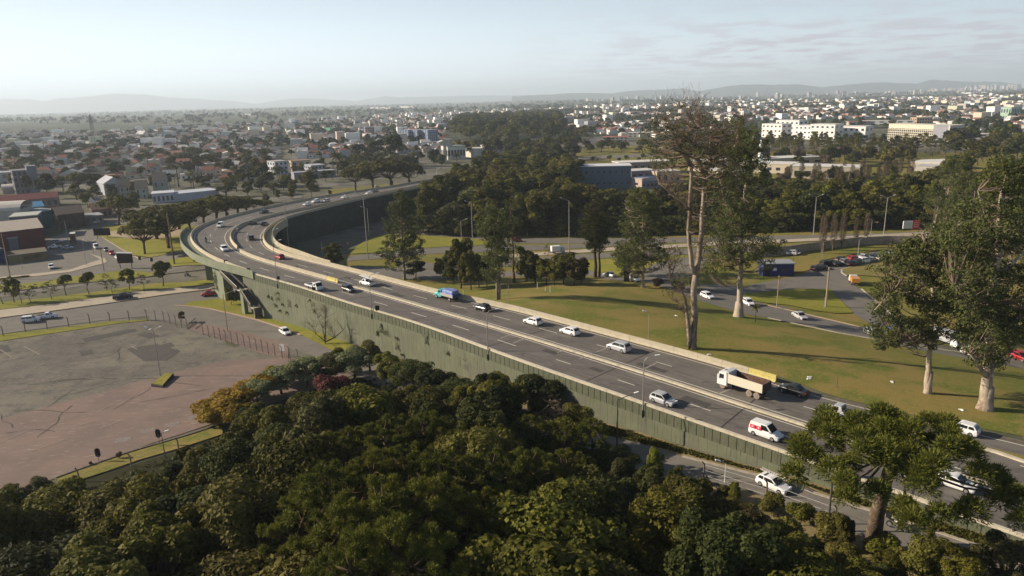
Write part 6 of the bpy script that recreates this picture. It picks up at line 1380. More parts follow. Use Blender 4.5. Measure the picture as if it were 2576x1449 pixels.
def fit_top(P, h, w, rad=.42):
    for _ in range(12):
        ok = True
        for dx in (-rad * .8 * h * w, 0, rad * .8 * h * w):
            x, y, _ = proj((P.x + dx, P.y, P.z + h * .93))
            if y < np.interp(x, [e[0] for e in ENV], [e[1] for e in ENV]): ok = False
        if ok: return h
        h *= .86
    return h if h > 2.0 else 0
# fill
poly = [(-120, 1330), (60, 1260), (190, 1225), (300, 1195), (440, 1150), (540, 1110), (640, 1050), (760, 1010), (900, 975), (1060, 990), (1250, 1035), (1360, 1075), (1460, 1130), (1600, 1230), (1720, 1290), (1850, 1345), (1990, 1400), (2120, 1470), (2240, 1480), (2340, 1560), (2340, 1800), (1600, 1800), (1000, 1800), (400, 1800), (-100, 1800), (-300, 1700)]
pts = scatter(poly, 5.2, rng4, 5000); it = []
pts += [P for P in scatter([(1560, 1190), (1700, 1215), (1820, 1265), (1960, 1335), (2120, 1420), (2330, 1500), (2340, 1800), (1450, 1800)], 4.0, rng4, 2500) if all((P - q).length > 2.6 for q in pts)]
arp = [canopy(x, y, z)[0] for x, y, z in AR]
for P in pts:
    x, y, _ = proj(P)
    if any((P - a).xy.length < max(2.5, r * .85) for a, r in ONES): continue
    if any((P - a).length < 3.6 for a in arp): h = rng4.uniform(5, 8)
    elif y < 1150: h = rng4.uniform(7, 13)
    else: h = rng4.uniform(8, 14)
    if x < 420 and y < 1330: h *= .6
    if x > 1500: h = rng4.uniform(5, 11)
    dwl = np.min(np.linalg.norm(DO - np.array([P.x, P.y]), axis=1))
    h = min(h, 6 + dwl * .6)
    dcam = math.hypot(P.x, P.y)
    if dcam < 38: h = min(h, 16)
    ww = rng4.uniform(.85, 1.25) * (1.3 if h < 7 else 1.0); h = fit_top(P, h, ww)
    if not h: continue
    lf = rng4.choice(['leaf_mid', 'leaf_dark', 'leaf_olive', 'leaf_grey', 'leaf_rust'], p=[.44, .2, .28, .06, .02])
    it.append(dict(kind='near', P=P, h=h, w=ww, leaf=lf, look=LOOK[lf], name='broadleaf_tree'))
zone(it, 'the foreground wood', 70, 'broadleaf trees of the foreground wood')

it = []
for P in scatter([(1700, 1262), (1884, 1262), (2030, 1325), (2150, 1375), (2260, 1405), (2200, 1490), (1950, 1410), (1700, 1310)], 3.0, rng4, 900):
    it.append(dict(kind='nearbush', P=P, h=rng4.uniform(1.4, 3.2), w=rng4.uniform(1.0, 1.5), leaf=rng4.choice(['leaf_dark', 'leaf_mid', 'leaf_olive']), look='low bush', name='verge_bush', cat='bush'))
zone(it, 'the verge below the lower road', 40, 'low bushes on the verge below the lower road')
# ---- the big araucaria at the right
bp = at_g(2192, 1385); hb_ = height_at(bp, 1045); rng_ = np.random.default_rng(77)
tgt = at(2262, 1125, bp.z + hb_ - 1.5); lean = (tgt.x - bp.x, tgt.y - bp.y)
tr_, cr_ = araucaria_proto(777, h=hb_, rad=8.4, ntuft=66, per=1150, tr=1.16, trunkr=.6, lean=lean, thick=.3, bark='bark_big', wsz=.1)
t = thing('araucaria_tree', 'big araucaria with thick ringed trunk and wide flat crown standing alone at the right', 'araucaria', bp); put('trunk', tr_, t); put('crown', cr_, t)

# ---- custom tall eucalyptus trees
def ptube(mb, pts, r0, r1, Yb, dep, m, n=7):
    W = []
    for i, p in enumerate(pts): W.append(on_plane(p[0], p[1], Yb + (dep[i] if isinstance(dep, (list, tuple)) else dep * i / max(1, len(pts) - 1))))
    # subdivide with slight wobble
    Q = []
    for i in range(len(W) - 1):
        Q.append(W[i]); L = (W[i + 1] - W[i]).length
        if L > 2.5: Q.append(W[i].lerp(W[i + 1], .5) + Vector((random.uniform(-1, 1), random.uniform(-1, 1), 0)) * L * .035)
    Q.append(W[-1]); R = [r0 + (r1 - r0) * i / (len(Q) - 1) for i in range(len(Q))]; mb.tube(Q, R, n, m); return Q
def custom_tree(label, base, stems, regions, bark='bark_white', leaf='leaf_euc', clr=.9, per=55, size=.36, twigs=0, seed=1, name='eucalyptus_tree', butt=1.0, rootflare=True, dead=False):
    rg = np.random.default_rng(seed); random.seed(seed); B = at_g(*base); Yb = B.y; mb = MB(); nodes = []
    for s in stems:
        Q = ptube(mb, s[0], s[1], s[2], Yb, s[3] if len(s) > 3 else 0, M[bark]); nodes += Q
    if rootflare: mb.tube([B + Vector((0, 0, -.3)), B + Vector((0, 0, .5)), B + Vector((0, 0, 1.6)), B + Vector((0, 0, 3.0))], [butt * 1.5, butt * 1.15, butt * .98, butt * .85], 9, M[bark])
    C = []; R = []
    for (cx, cy, rx, ry, n, dr) in regions:
        for _ in range(n):
            d = rg.normal(size=3); d /= np.linalg.norm(d); q = rg.uniform(.1, 1) ** .45; c = on_plane(cx + d[0] * rx * q, cy + d[2] * ry * q, Yb + d[1] * dr * q); C.append(c); R.append(clr * rg.uniform(.55, 1.4))
    NA = np.array([tuple(n) for n in nodes]); tw = MB()
    for i, c in enumerate(C):
        cost = np.linalg.norm(NA - np.array(tuple(c)), axis=1) + np.maximum(0, NA[:, 2] - c.z) * 1.5; s = nodes[int(np.argmin(cost))]
        if (c - s).length > .5:
            mid = s.lerp(c, .55) + Vector((rg.uniform(-.3, .3), rg.uniform(-.3, .3), -.12 * (c - s).length)); r = .035 + .012 * (c - s).length; mb.tube([s, mid, c], [r * 1.1, r * .8, r * .3], 4, M['limb'] if bark in ('bark_white', 'bark_mixed') else M[bark], cap=False)
    t = thing(name, label, 'tree', B); inv = Matrix.Translation(-B)
    o = mb.build('trunk', M[bark], t, smooth=True); o.matrix_local = inv
    if twigs:
        tm = MB()
        for i in range(twigs):
            s = nodes[rg.integers(len(nodes) // 4, len(nodes))]; d = Vector((rg.normal(), rg.normal() * .8, abs(rg.normal()) * 1.0 + .2)).normalized(); p = s.copy(); L = rg.uniform(1.2, 3.2); pts = [p.copy()]
            for q in range(3): d = (d + Vector((rg.normal() * .35, rg.normal() * .35, rg.normal() * .25 + .05))).normalized(); p = p + d * L / 3; pts.append(p.copy())
            tm.tube(pts, [.045, .03, .02, .01], 3, M['twig'], cap=False)
            for q in range(3): e = (d + Vector((rg.normal(), rg.normal(), rg.normal())) * .7).normalized() * rg.uniform(.6, 1.4); a = pts[1 + q % 3]; tm.tube([a, a + e * .6, a + e], [.02, .014, .008], 3, M['twig'], cap=False)
        o = tm.build('twigs', M['twig'], t); o.matrix_local = inv
    if C:
        o = put('crown', clump_leaves([tuple(c) for c in C], R, per, size, M[leaf], rg, flat=.7, aspect=.45), t); o.matrix_local = inv
    return t
def K(x, y):
    yy = 228 + y / 6.0
    return (1610 + x / 6.0, yy if yy > 420 else 420 - (420 - yy) * .82)
custom_tree('tallest eucalyptus with a double pale trunk and nearly bare brown branches', (1742, 878), [
    ([(1744, 878), (1748, 793), (1745, 731), (1750, 691)], .54, .46, 0),
    ([(1750, 691), (1740, 668), (1735, 618), (1735, 543), (1738, 470), (1738, 416)], .38, .25, -1.5),
    ([(1738, 416), (1725, 392), K(640, 900), K(560, 740), K(500, 560), K(440, 450)], .34, .1, [-1.5, -2, -2.5, -3, -4, -5]),
    ([K(640, 900), K(540, 840), K(450, 820)], .14, .06, [-2.5, -4, -6]), ([K(560, 740), K(620, 720), K(600, 600), K(500, 470), K(430, 430)], .16, .05, [-2, -1, 0, 1, 2]),
    ([(1750, 691), (1757, 655), (1761, 618), (1766, 543), (1771, 470), (1772, 438)], .43, .28, 1.0),
    ([(1772, 438), K(900, 1090), K(820, 900), K(800, 750), K(720, 640), K(600, 600)], .36, .08, [1, 0, -1, -2, -3, -4]),
    ([K(800, 750), K(840, 600), K(860, 450), K(900, 380), K(940, 290)], .2, .04, [-2, -1, 0, 1, 2]), ([K(720, 640), K(710, 540), K(780, 470), K(700, 380)], .14, .04, [-3, -3, -3, -2]),
    ([(1772, 438), K(1060, 1060), K(1060, 930), K(1180, 700), K(1280, 560)], .34, .08, [1, 2, 3, 4, 5]), ([K(1060, 930), K(1055, 750), K(1060, 600)], .2, .05, [3, 3, 2]),
    ([K(1060, 1060), K(1200, 960), K(1360, 930), K(1460, 700), K(1480, 480), K(1560, 390)], .22, .06, [2, 4, 6, 7, 8, 8]), ([K(1360, 930), K(1330, 800), K(1290, 680)], .12, .04, [6, 5, 4]),
    ([K(1480, 480), K(1500, 250), K(1520, 60)], .12, .03, [8, 8, 8]), ([(1735, 530), (1713, 503), (1688, 486), (1663, 463)], .2, .06, [-1, -3, -5, -7]), ([K(860, 450), K(800, 300), K(620, 60)], .12, .03, [0, -1, -2]), ([K(900, 380), K(880, 200), K(850, 40)], .1, .03, [1, 1, 1]),
    ([K(440, 450), K(380, 300), K(300, 90)], .09, .02, [-5, -5, -5]), ([(1736, 877), (1733, 830), (1727, 780), (1723, 748), (1712, 733)], .5, .12, -1.5), ([(1727, 790), (1711, 778), (1704, 760)], .1, .04, -1.5)],
    [(1685, 375, 85, 80, 105, 6), (1805, 410, 85, 100, 130, 7), (1770, 560, 60, 110, 44, 4), (1745, 305, 110, 35, 30, 6), (1700, 700, 45, 55, 14, 3), (1850, 330, 45, 60, 34, 6)], leaf='leaf_euc', clr=.8, per=30, size=.26, twigs=620, seed=3, butt=.56, bark='bark_mixed')
custom_tree('leafy eucalyptus with a thick flared trunk right of the tallest one', (1858, 798), [
    ([(1859, 798), (1861, 750), (1861, 706), (1864, 683), (1864, 618), (1868, 568), (1873, 480), (1885, 420), (1892, 360), (1897, 330)], .62, .1, [0, 0, 0, 0, 0, .5, 1, 1, 1, 1]),
    ([(1864, 665), (1845, 650), (1822, 640), (1795, 655)], .3, .08, [0, -1, -2, -4]), ([(1864, 660), (1890, 645), (1925, 630)], .28, .08, [0, 1, 3]), ([(1868, 568), (1845, 540), (1820, 500), (1810, 450)], .24, .06, [0, -1, -3, -4]), ([(1873, 500), (1905, 470), (1925, 440)], .2, .05, [0, 1, 3]), ([(1861, 700), (1845, 720), (1828, 722)], .1, .04, -2)],
    [(1870, 410, 80, 90, 70, 5), (1860, 480, 75, 110, 100, 5), (1810, 640, 55, 60, 70, 5), (1900, 610, 80, 75, 115, 6), (1880, 370, 50, 60, 50, 4), (1840, 560, 60, 60, 60, 5)], seed=5, butt=.85, clr=1.0, per=60)
custom_tree('slim pale trunked eucalyptus with leafy branches, left of two at the right', (2333, 990), [
    ([(2333, 990), (2337, 930), (2341, 870), (2345, 800), (2343, 700), (2335, 640), (2320, 590)], .42, .09, 0),
    ([(2343, 760), (2300, 735), (2240, 740), (2200, 780)], .2, .05, [0, -1, -2, -3]), ([(2343, 720), (2290, 680), (2240, 655)], .2, .05, [0, 1, 2]), ([(2345, 800), (2380, 760), (2410, 720)], .16, .05, [0, 1, 2]), ([(2341, 870), (2300, 855), (2260, 850)], .14, .04, [0, -1, -2])],
    [(2290, 690, 100, 90, 120, 6), (2260, 840, 80, 50, 60, 5), (2370, 800, 70, 90, 70, 5), (2350, 620, 80, 55, 55, 5), (2230, 770, 40, 60, 28, 4)], seed=8, butt=.42, clr=.95, per=60)
custom_tree('massive eucalyptus with a thick forked pale trunk at the right edge', (2477, 1030), [
    ([(2477, 1030), (2482, 970), (2486, 930), (2488, 900), (2495, 820), (2500, 700), (2512, 600), (2515, 520), (2530, 450), (2535, 420)], .74, .12, 0),
    ([(2484, 950), (2466, 930), (2455, 905), (2440, 890)], .35, .12, [0, -1, -2, -3]), ([(2495, 820), (2450, 770), (2400, 720)], .3, .08, [0, -1, -3]), ([(2500, 700), (2550, 660), (2590, 620)], .3, .1, [0, 2, 3]), ([(2512, 600), (2480, 540), (2460, 480)], .24, .06, [0, -1, -2]), ([(2515, 520), (2560, 470), (2580, 430)], .2, .05, 1)],
    [(2490, 850, 85, 80, 110, 6), (2450, 720, 90, 90, 120, 7), (2545, 760, 80, 110, 100, 6), (2500, 560, 90, 90, 130, 7), (2540, 440, 70, 50, 70, 5), (2420, 600, 60, 60, 40, 5)], seed=9, butt=.78, clr=1.0, per=60)
custom_tree('tall grey green eucalyptus just beyond the barrier opposite the yellow end', (1018, 704), [
    ([(1018, 704), (1016, 660), (1013, 610), (1010, 560), (1008, 510)], .4, .1, 0), ([(1014, 640), (985, 620), (960, 640)], .12, .04, -2), ([(1013, 610), (1040, 590), (1050, 560)], .12, .04, 2)],
    [(1010, 570, 48, 60, 130, 4), (985, 640, 40, 40, 65, 4), (1040, 620, 26, 40, 40, 3), (1010, 515, 34, 35, 50, 3)], seed=12, butt=.4, clr=1.0, per=55, size=.42, bark='bark_pale')
custom_tree('slender twin trunked eucalyptus on the lawn behind the blue and teal truck', (1254, 755), [
    ([(1252, 755), (1250, 700), (1247, 640), (1243, 580), (1240, 540)], .28, .08, 0), ([(1256, 755), (1257, 700), (1256, 650), (1252, 600)], .26, .08, .8)],
    [(1243, 570, 40, 55, 110, 4), (1250, 640, 40, 40, 70, 4), (1240, 680, 32, 30, 24, 3)], seed=13, butt=.34, clr=1.0, per=50, size=.42, bark='bark_pale', rootflare=False)
custom_tree('very tall thin eucalyptus right of the slender twin trunked one', (1293, 712), [
    ([(1293, 712), (1292, 650), (1289, 600), (1285, 540), (1284, 510)], .3, .06, 0)], [(1286, 560, 26, 60, 46, 3), (1290, 640, 20, 40, 14, 3)], seed=14, butt=.35, clr=.9, per=45, size=.4, bark='bark_brown')
custom_tree('dark conical tree with two straight brown trunks in the middle of the interchange', (1497, 698), [
    ([(1497, 698), (1496, 640), (1494, 560), (1492, 500)], .5, .12, 0), ([(1508, 697), (1507, 640), (1505, 580)], .35, .1, .6)],
    [(1497, 560, 38, 70, 130, 4), (1500, 610, 30, 26, 40, 3)], seed=15, butt=.45, clr=1.0, per=60, size=.42, bark='bark_brown', leaf='leaf_dark', name='conifer_tree')
custom_tree('broad eucalyptus with a crooked white upper trunk left of the tallest one', (1617, 724), [
    ([(1617, 724), (1618, 650), (1618, 560), (1616, 520), (1608, 500)], .35, .1, 0), ([(1618, 600), (1590, 560), (1580, 530)], .14, .05, -2), ([(1618, 570), (1645, 545), (1665, 530)], .14, .05, 2)],
    [(1615, 570, 60, 70, 170, 5), (1590, 660, 45, 40, 70, 4), (1650, 640, 30, 40, 40, 4), (1610, 500, 40, 30, 40, 4)], seed=16, butt=.35, clr=1.0, per=55, size=.42, bark='bark_pale')
custom_tree('leafy tree with two dark trunks beside the white van on the ramp', (1575, 708), [([(1573, 708), (1572, 660), (1570, 620)], .4, .1, 0), ([(1579, 708), (1581, 670), (1584, 630)], .35, .1, .6)], [(1575, 640, 35, 50, 75, 4)], seed=17, butt=.4, clr=1.0, per=55, size=.42, bark='bark_brown', name='broadleaf_tree')
custom_tree('twisted bare brown tree between the white van and the tallest eucalyptus', (1690, 718), [([(1690, 718), (1684, 670), (1676, 640)], .2, .05, 0), ([(1688, 700), (1700, 660), (1712, 640)], .16, .04, 1)], [(1690, 640, 40, 40, 26, 3)], seed=18, per=24, size=.3, bark='bark_brown', leaf='leaf_brown', twigs=120, rootflare=False, name='bare_tree')
# bare tree rising in front of the green wall
custom_tree('bare forked tree before the green wall above the wood', (818, 866), [([(818, 880), (818, 855), (812, 825), (800, 800)], .16, .03, 0), ([(818, 858), (818, 800), (820, 780)], .12, .03, .5), ([(818, 860), (840, 850), (862, 832)], .18, .05, -.5), ([(818, 858), (795, 840), (785, 822)], .1, .03, 0)], [], seed=21, bark='bark_brown', twigs=60, rootflare=False, name='bare_tree')

# ---- lawn copses in the interchange
for n, (x, b, tp, w, lf) in enumerate([(1140, 716, 640, .9, 'leaf_dark'), (1160, 726, 610, .8, 'leaf_mid'), (1185, 730, 640, .8, 'leaf_olive'), (1205, 722, 650, .8, 'leaf_mid'), (1225, 720, 655, .8, 'leaf_dark'), (1108, 700, 660, .8, 'leaf_olive')]):
    plant_p('mid', x, b, tp - 14, 'dark slender tree of the copse behind the blue and teal truck, planted %s' % ordw(n), w * .95, leaf=lf, name='broadleaf_tree', group='copse behind the truck')
for n, (x, b, tp, w, lf) in enumerate([(1325, 709, 628, .95, 'leaf_mid'), (1347, 714, 650, .9, 'leaf_grey'), (1375, 717, 655, .85, 'leaf_mid'), (1395, 719, 665, .8, 'leaf_olive'), (1418, 716, 645, 1.0, 'leaf_mid'), (1445, 718, 655, .9, 'leaf_rust'), (1462, 716, 665, .8, 'leaf_dark')]):
    plant_p('mid', x, b, tp - 10, 'rounded lawn tree left of the twin dark trunks, %s from the left' % ordw(n), w * 1.15, leaf=lf, name='broadleaf_tree', group='copse left of the twin dark trunks')
plant_p('mid', 1046, 700, 655, 'dark low tree at the foot of the tall grey green eucalyptus', 1.3, leaf='leaf_dark', name='broadleaf_tree')
plant_p('mid', 841, 672, 612, 'round dark tree inside the curve beside the end of the cream wall', 1.1, leaf='leaf_mid', name='broadleaf_tree')
plant_p('mid', 867, 905 - 245, 640, 'small bush at the end of the inner wall', .8, leaf='leaf_dark', name='shrub', cat='shrub') if False else None
plant_p('sparse', 1378, 655, 614, 'thin sapling before the white box truck', .7, leaf='leaf_olive', name='sapling')
plant_p('palm', 1900, 811, 768, 'small palm tree on the lawn right of the flared eucalyptus trunk', .8, name='palm_tree', cat='palm')
plant_p('near', 458, 812, 783, 'round green bush at the corner of the car park fence', .9, leaf='leaf_dark', name='shrub', cat='shrub')
plant_p('mid', 583, 768, 722, 'small leafy tree before the dark opening under the stairs', .75, leaf='leaf_mid', name='broadleaf_tree')
# brush pile and hedges
plant_p('nearbush', 1650, 722, 700, 'heap of cut brown branches on the lawn left of the tallest eucalyptus', 1.6, leaf='leaf_brown', name='brush_pile', cat='brush pile')
plant_p('nearbush', 1700, 730, 708, 'heap of cut brown branches at the foot of the twisted bare tree', 1.6, leaf='leaf_brown', name='brush_pile', cat='brush pile')
# poplars along the boundary wall
for n, (x, b, tp) in enumerate([(2067, 640, 535), (2094, 632, 537), (2117, 624, 535), (2151, 618, 545), (2177, 612, 533), (2076, 600, 552)]):
    plant_p('poplar', x, b, tp, 'narrow bare poplar by the boundary wall, %s planted from the left' % ordw(n), 1.0, name='poplar_tree', group='bare poplars by the boundary wall')
# street trees of the median at the left
ST = [(10, 766, 700, 'sparse'), (36, 762, 702, 'small'), (55, 765, 715, 'sparse'), (80, 762, 718, 'sparse'), (132, 754, 706, 'sparse'), (167, 745, 690, 'small'), (225, 741, 684, 'small'), (270, 732, 688, 'sparse'), (283, 738, 698, 'sparse'), (326, 730, 676, 'small'), (363, 731, 690, 'sparse'), (411, 721, 655, 'small')]
for n, (x, b, tp, k) in enumerate(ST):
    plant_p(k, x, b, tp, 'young street tree on the left median, %s from the left' % ordw(n), 1.0 if k == 'small' else 1.2, leaf='leaf_olive' if k == 'sparse' else 'leaf_mid', name='street_tree', group='young street trees on the left median')
# roundabout trees and umbrella trees
for x, b, tp, w, lb in [(425, 625, 520, 1.0, 'large umbrella shaped tree in the middle of the roundabout lawn'), (365, 640, 545, .7, 'umbrella shaped tree at the left of the roundabout lawn'), (480, 590, 512, 1.0, 'umbrella shaped tree at the right of the roundabout lawn'), (545, 560, 487, 1.0, 'umbrella shaped tree behind the top of the viaduct curve, left of three'), (600, 545, 490, 1.0, 'umbrella shaped tree behind the top of the viaduct curve, middle of three'), (640, 535, 500, .9, 'umbrella shaped tree behind the top of the viaduct curve, right of three'), (300, 566, 488, .8, 'olive green tree between the shops and the roundabout'),
    (395, 602, 512, 1.1, 'umbrella tree at the upper left of the roundabout lawn'), (452, 578, 505, 1.1, 'umbrella tree crowding the top of the roundabout lawn'), (515, 572, 497, 1.1, 'umbrella tree just outside the bend of the viaduct'), (572, 552, 492, 1.2, 'umbrella tree between the left and middle ones behind the curve'), (622, 540, 495, 1.1, 'umbrella tree between the middle and right ones behind the curve'), (665, 530, 500, 1.0, 'small umbrella tree above the dark green car'),
    (895, 482, 415, .8, 'wide umbrella tree beyond the far arm, leftmost of the four'), (940, 480, 400, .9, 'wide umbrella tree beyond the far arm, second of the four'), (985, 478, 398, 1.0, 'wide umbrella tree beyond the far arm, third of the four'), (1030, 472, 405, .9, 'wide umbrella tree beyond the far arm, rightmost of the four')]:
    plant_p('umb', x, b, tp, lb, w * 1.15, leaf='leaf_olive', name='umbrella_tree')
for x, b, tp, w, lf, lb in [(785, 500, 425, .55, 'leaf_olive', 'slender tree standing alone left of the umbrella trees'), (735, 500, 470, 1.0, 'leaf_olive', 'low bush beside the street before the far arm, left'), (830, 492, 478, 1.2, 'leaf_rust', 'rusty low bush before the umbrella trees'), (700, 500, 475, .9, 'leaf_mid', 'low bush behind the first white cars of the far arm'), (670, 510, 485, .9, 'leaf_olive', 'yellowish bush above the top of the curve')]:
    plant_p('mid', x, b, tp, lb, w, leaf=lf, name='broadleaf_tree')
plant_p('far', 992, 420, 338, 'tall dark columnar tree beyond the umbrella trees', .7, leaf='leaf_dark', name='conifer_tree')

# ---- the dark wood beyond the interchange
it = []; rngf = np.random.default_rng(15)
poly = [(1045, 586), (1180, 592), (1500, 590), (1800, 584), (2100, 575), (2350, 570), (2700, 562), (2700, 505), (2400, 500), (2100, 506), (1800, 500), (1700, 500), (1620, 500), (1440, 496), (1430, 450), (1350, 430), (1240, 435), (1165, 470), (1100, 520)]
for P in scatter(poly, 9.5, rngf, 9000):
    x, y, _ = proj(P); lf = rngf.choice(['leaf_mid', 'leaf_dark', 'leaf_olive', 'leaf_grey', 'leaf_rust'], p=[.44, .24, .22, .06, .04]); h = rngf.uniform(9, 14)
    if x < 1470: h *= 1.25
    if x > 2300: h *= 1.25
    if 1440 < x < 1720 and y < 530: h *= .55
    it.append(dict(kind='mid', P=P, h=h, w=rngf.uniform(1.1, 1.5), leaf=lf, look=LOOK[lf], name='broadleaf_tree'))
zone(it, 'the dark wood beyond the interchange', 14, 'trees of the dark wood beyond the interchange')
it = []
edge = [at_g(x, y) for x, y in [(1045, 588), (1150, 596), (1300, 596), (1450, 595), (1600, 593), (1750, 591), (1900, 587), (2050, 583), (2200, 578), (2330, 573)]]; eq = resample([(p.x, p.y) for p in edge], 74)
for x, y in eq: it.append(dict(kind='mid', P=Vector((x + rngf.normal(0, 1), y + 3 + rngf.normal(0, 1.2), g(x, y))), h=rngf.uniform(4.5, 7.5), w=rngf.uniform(1.3, 1.8), leaf=rngf.choice(['leaf_dark', 'leaf_mid', 'leaf_olive']), look='dense bush', name='hedge_bush', cat='bush'))
zone(it, 'the hedge before the dark wood', 14, 'hedge bushes along the dark wood')
it = []
for P in scatter([(2330, 640), (2700, 640), (2700, 575), (2330, 580)], 9, rngf, 300): it.append(dict(kind='euc', P=P, h=rngf.uniform(20, 26), w=1.1, leaf='leaf_euc', look='tall eucalyptus', name='eucalyptus_tree'))
for x, y, tp in [(2260, 640, 440), (2210, 690, 560)]: P = at_g(x, y)
for P in scatter([(2380, 760), (2700, 800), (2700, 650), (2360, 660)], 10, rngf, 200): it.append(dict(kind='euc', P=P, h=rngf.uniform(17, 23), w=1.0, leaf='leaf_euc', look='leafy eucalyptus', name='eucalyptus_tree'))
zone(it, 'the group behind the massive trunk', 40, 'eucalyptus group at the right')
# plants growing on the green wall
random.seed(3)
for n, (x, y, r_) in enumerate([(697, 738, .5), (698, 752, .7), (697, 768, .5), (700, 781, .35), (724, 763, .55), (709, 766, .3), (679, 751, .3), (717, 785, .35), (788, 768, .7), (790, 782, .4), (813, 768, .8), (816, 782, .6), (820, 795, .7), (824, 812, .6), (826, 825, .5), (743, 770, .3), (958, 820, .35), (961, 833, .5), (974, 840, .6), (950, 838, .35), (999, 870, .5), (998, 852, .3), (1075, 858, .3), (780, 754, .3), (672, 747, .3), (1072, 848, .5), (1170, 908, .8), (1010, 892, .3), (1130, 890, .3)]):
    z = 5.0; best = None
    for k in range(80):
        zz = g(*WL_[60]) * 0 + k * .12; P = at(x, y, zz); i = near_idx(DO, P.x, P.y); q = DO[i] + (offset_pl(DO, OUT)[i] - DO[i]) * .5; dd = (P.x - q[0]) ** 2 + (P.y - q[1]) ** 2
        if best is None or dd < best[0]: best = (dd, Vector((q[0], q[1], zz)))
    P = best[1]; rgx = np.random.default_rng(n); mb = MB()
    t = thing('wall_plant', 'dark weedy plant growing out of the green wall, %s listed along it' % ordw(n), 'plant', P, 0, 'weeds growing out of the green wall')
    C = rgx.normal(0, r_ * .5, (7, 3)) * np.array([1, .5, 1.3]); put('foliage', clump_leaves(C, np.full(7, r_ * .55), 50, .12, M['leaf_mid'] if n != 26 else M['leaf_rust'], rgx, flat=1.3, name='foliage'), t)
    mb.tube([(0, 0, -.1), (0, -.05, r_ * .4)], [.04, .02], 4, M['bark_brown']); mb.build('stem', M['bark_brown'], t)
# creeper on the abutment
P = AB0.lerp(AB1, .25) - ABD * .3; rgx = np.random.default_rng(4)
t = thing('creeper', 'brown green creeper hanging down the abutment left of the stairs', 'plant', (P.x, P.y, 0)); C = np.c_[rgx.normal(0, .35, 30), rgx.normal(0, .15, 30), rgx.uniform(2.2, 7.2, 30)]; put('foliage', clump_leaves(C, np.full(30, .45), 26, .25, M['leaf_olive'], rgx, flat=1.4, name='foliage'), t)
# undergrowth and tufts
def tufts(name, label, polyp, n, size, leaf, seed):
    rg = np.random.default_rng(seed); W = [at_g(*p) for p in polyp]; W2 = [(w.x, w.y) for w in W]; xs = [w[0] for w in W2]; ys = [w[1] for w in W2]; C = []
    while len(C) < n:
        x, y = rg.uniform(min(xs), max(xs)), rg.uniform(min(ys), max(ys))
        if inpoly(x, y, W2): C.append((x, y, g(x, y) + .2))
    C = np.array(C); N = rg.normal(0, 1, (n, 3)); N[:, 2] *= .4
    return tag(put(name, quads_mesh(name, C, N, size * rg.uniform(.5, 1.4, n), M[leaf], .8, rg)), label, 'grass', None, 'stuff')
tufts('grass_tufts', 'rough grass and weeds between the green wall and the lower road', [(1425, 1042), (1863, 1172), (2367, 1318), (2600, 1390), (2600, 1418), (2350, 1336), (1967, 1204), (1480, 1085)], 5000, .3, 'leaf_olive', 1)
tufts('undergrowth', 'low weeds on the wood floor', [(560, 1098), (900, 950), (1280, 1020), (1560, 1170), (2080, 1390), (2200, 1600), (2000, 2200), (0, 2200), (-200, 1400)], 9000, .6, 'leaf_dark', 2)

# ================================================================== BUILDINGS
def wallmat(c, nm=None):
    k = 'w_%d_%d_%d' % tuple(int(v * 255) for v in c)
    return M2(k, c, rough=.9, spec=.15, noise=[(.5, tuple(v * .82 for v in c), .45, .75)])
TERRA = (.22, .1, .07); BROWN = (.13, .09, .075); GREYR = (.2, .2, .21); WHITE = (.74, .72, .68); CREAM = (.52, .46, .36); LG = (.36, .37, .38)
def window_row(root, A, ux, L, h0, h1, n, frac=.5, m=None, fh=None, front=1.0, nrm=None, name='window', proud=.03):
    for k in range(n):
        w = L / n * frac; c = A + ux * (L * (k + .5) / n); mb = MB(); q = nrm * proud
        b = [c - ux * w / 2, c + ux * w / 2, c + ux * w / 2 + q, c - ux * w / 2 + q]
        mb.hexa([tuple(Vector((p.x, p.y, A.z + h0))) for p in b], [tuple(Vector((p.x, p.y, A.z + h1))) for p in b], m or M['window']); mb.build(name, m or M['window'], root)
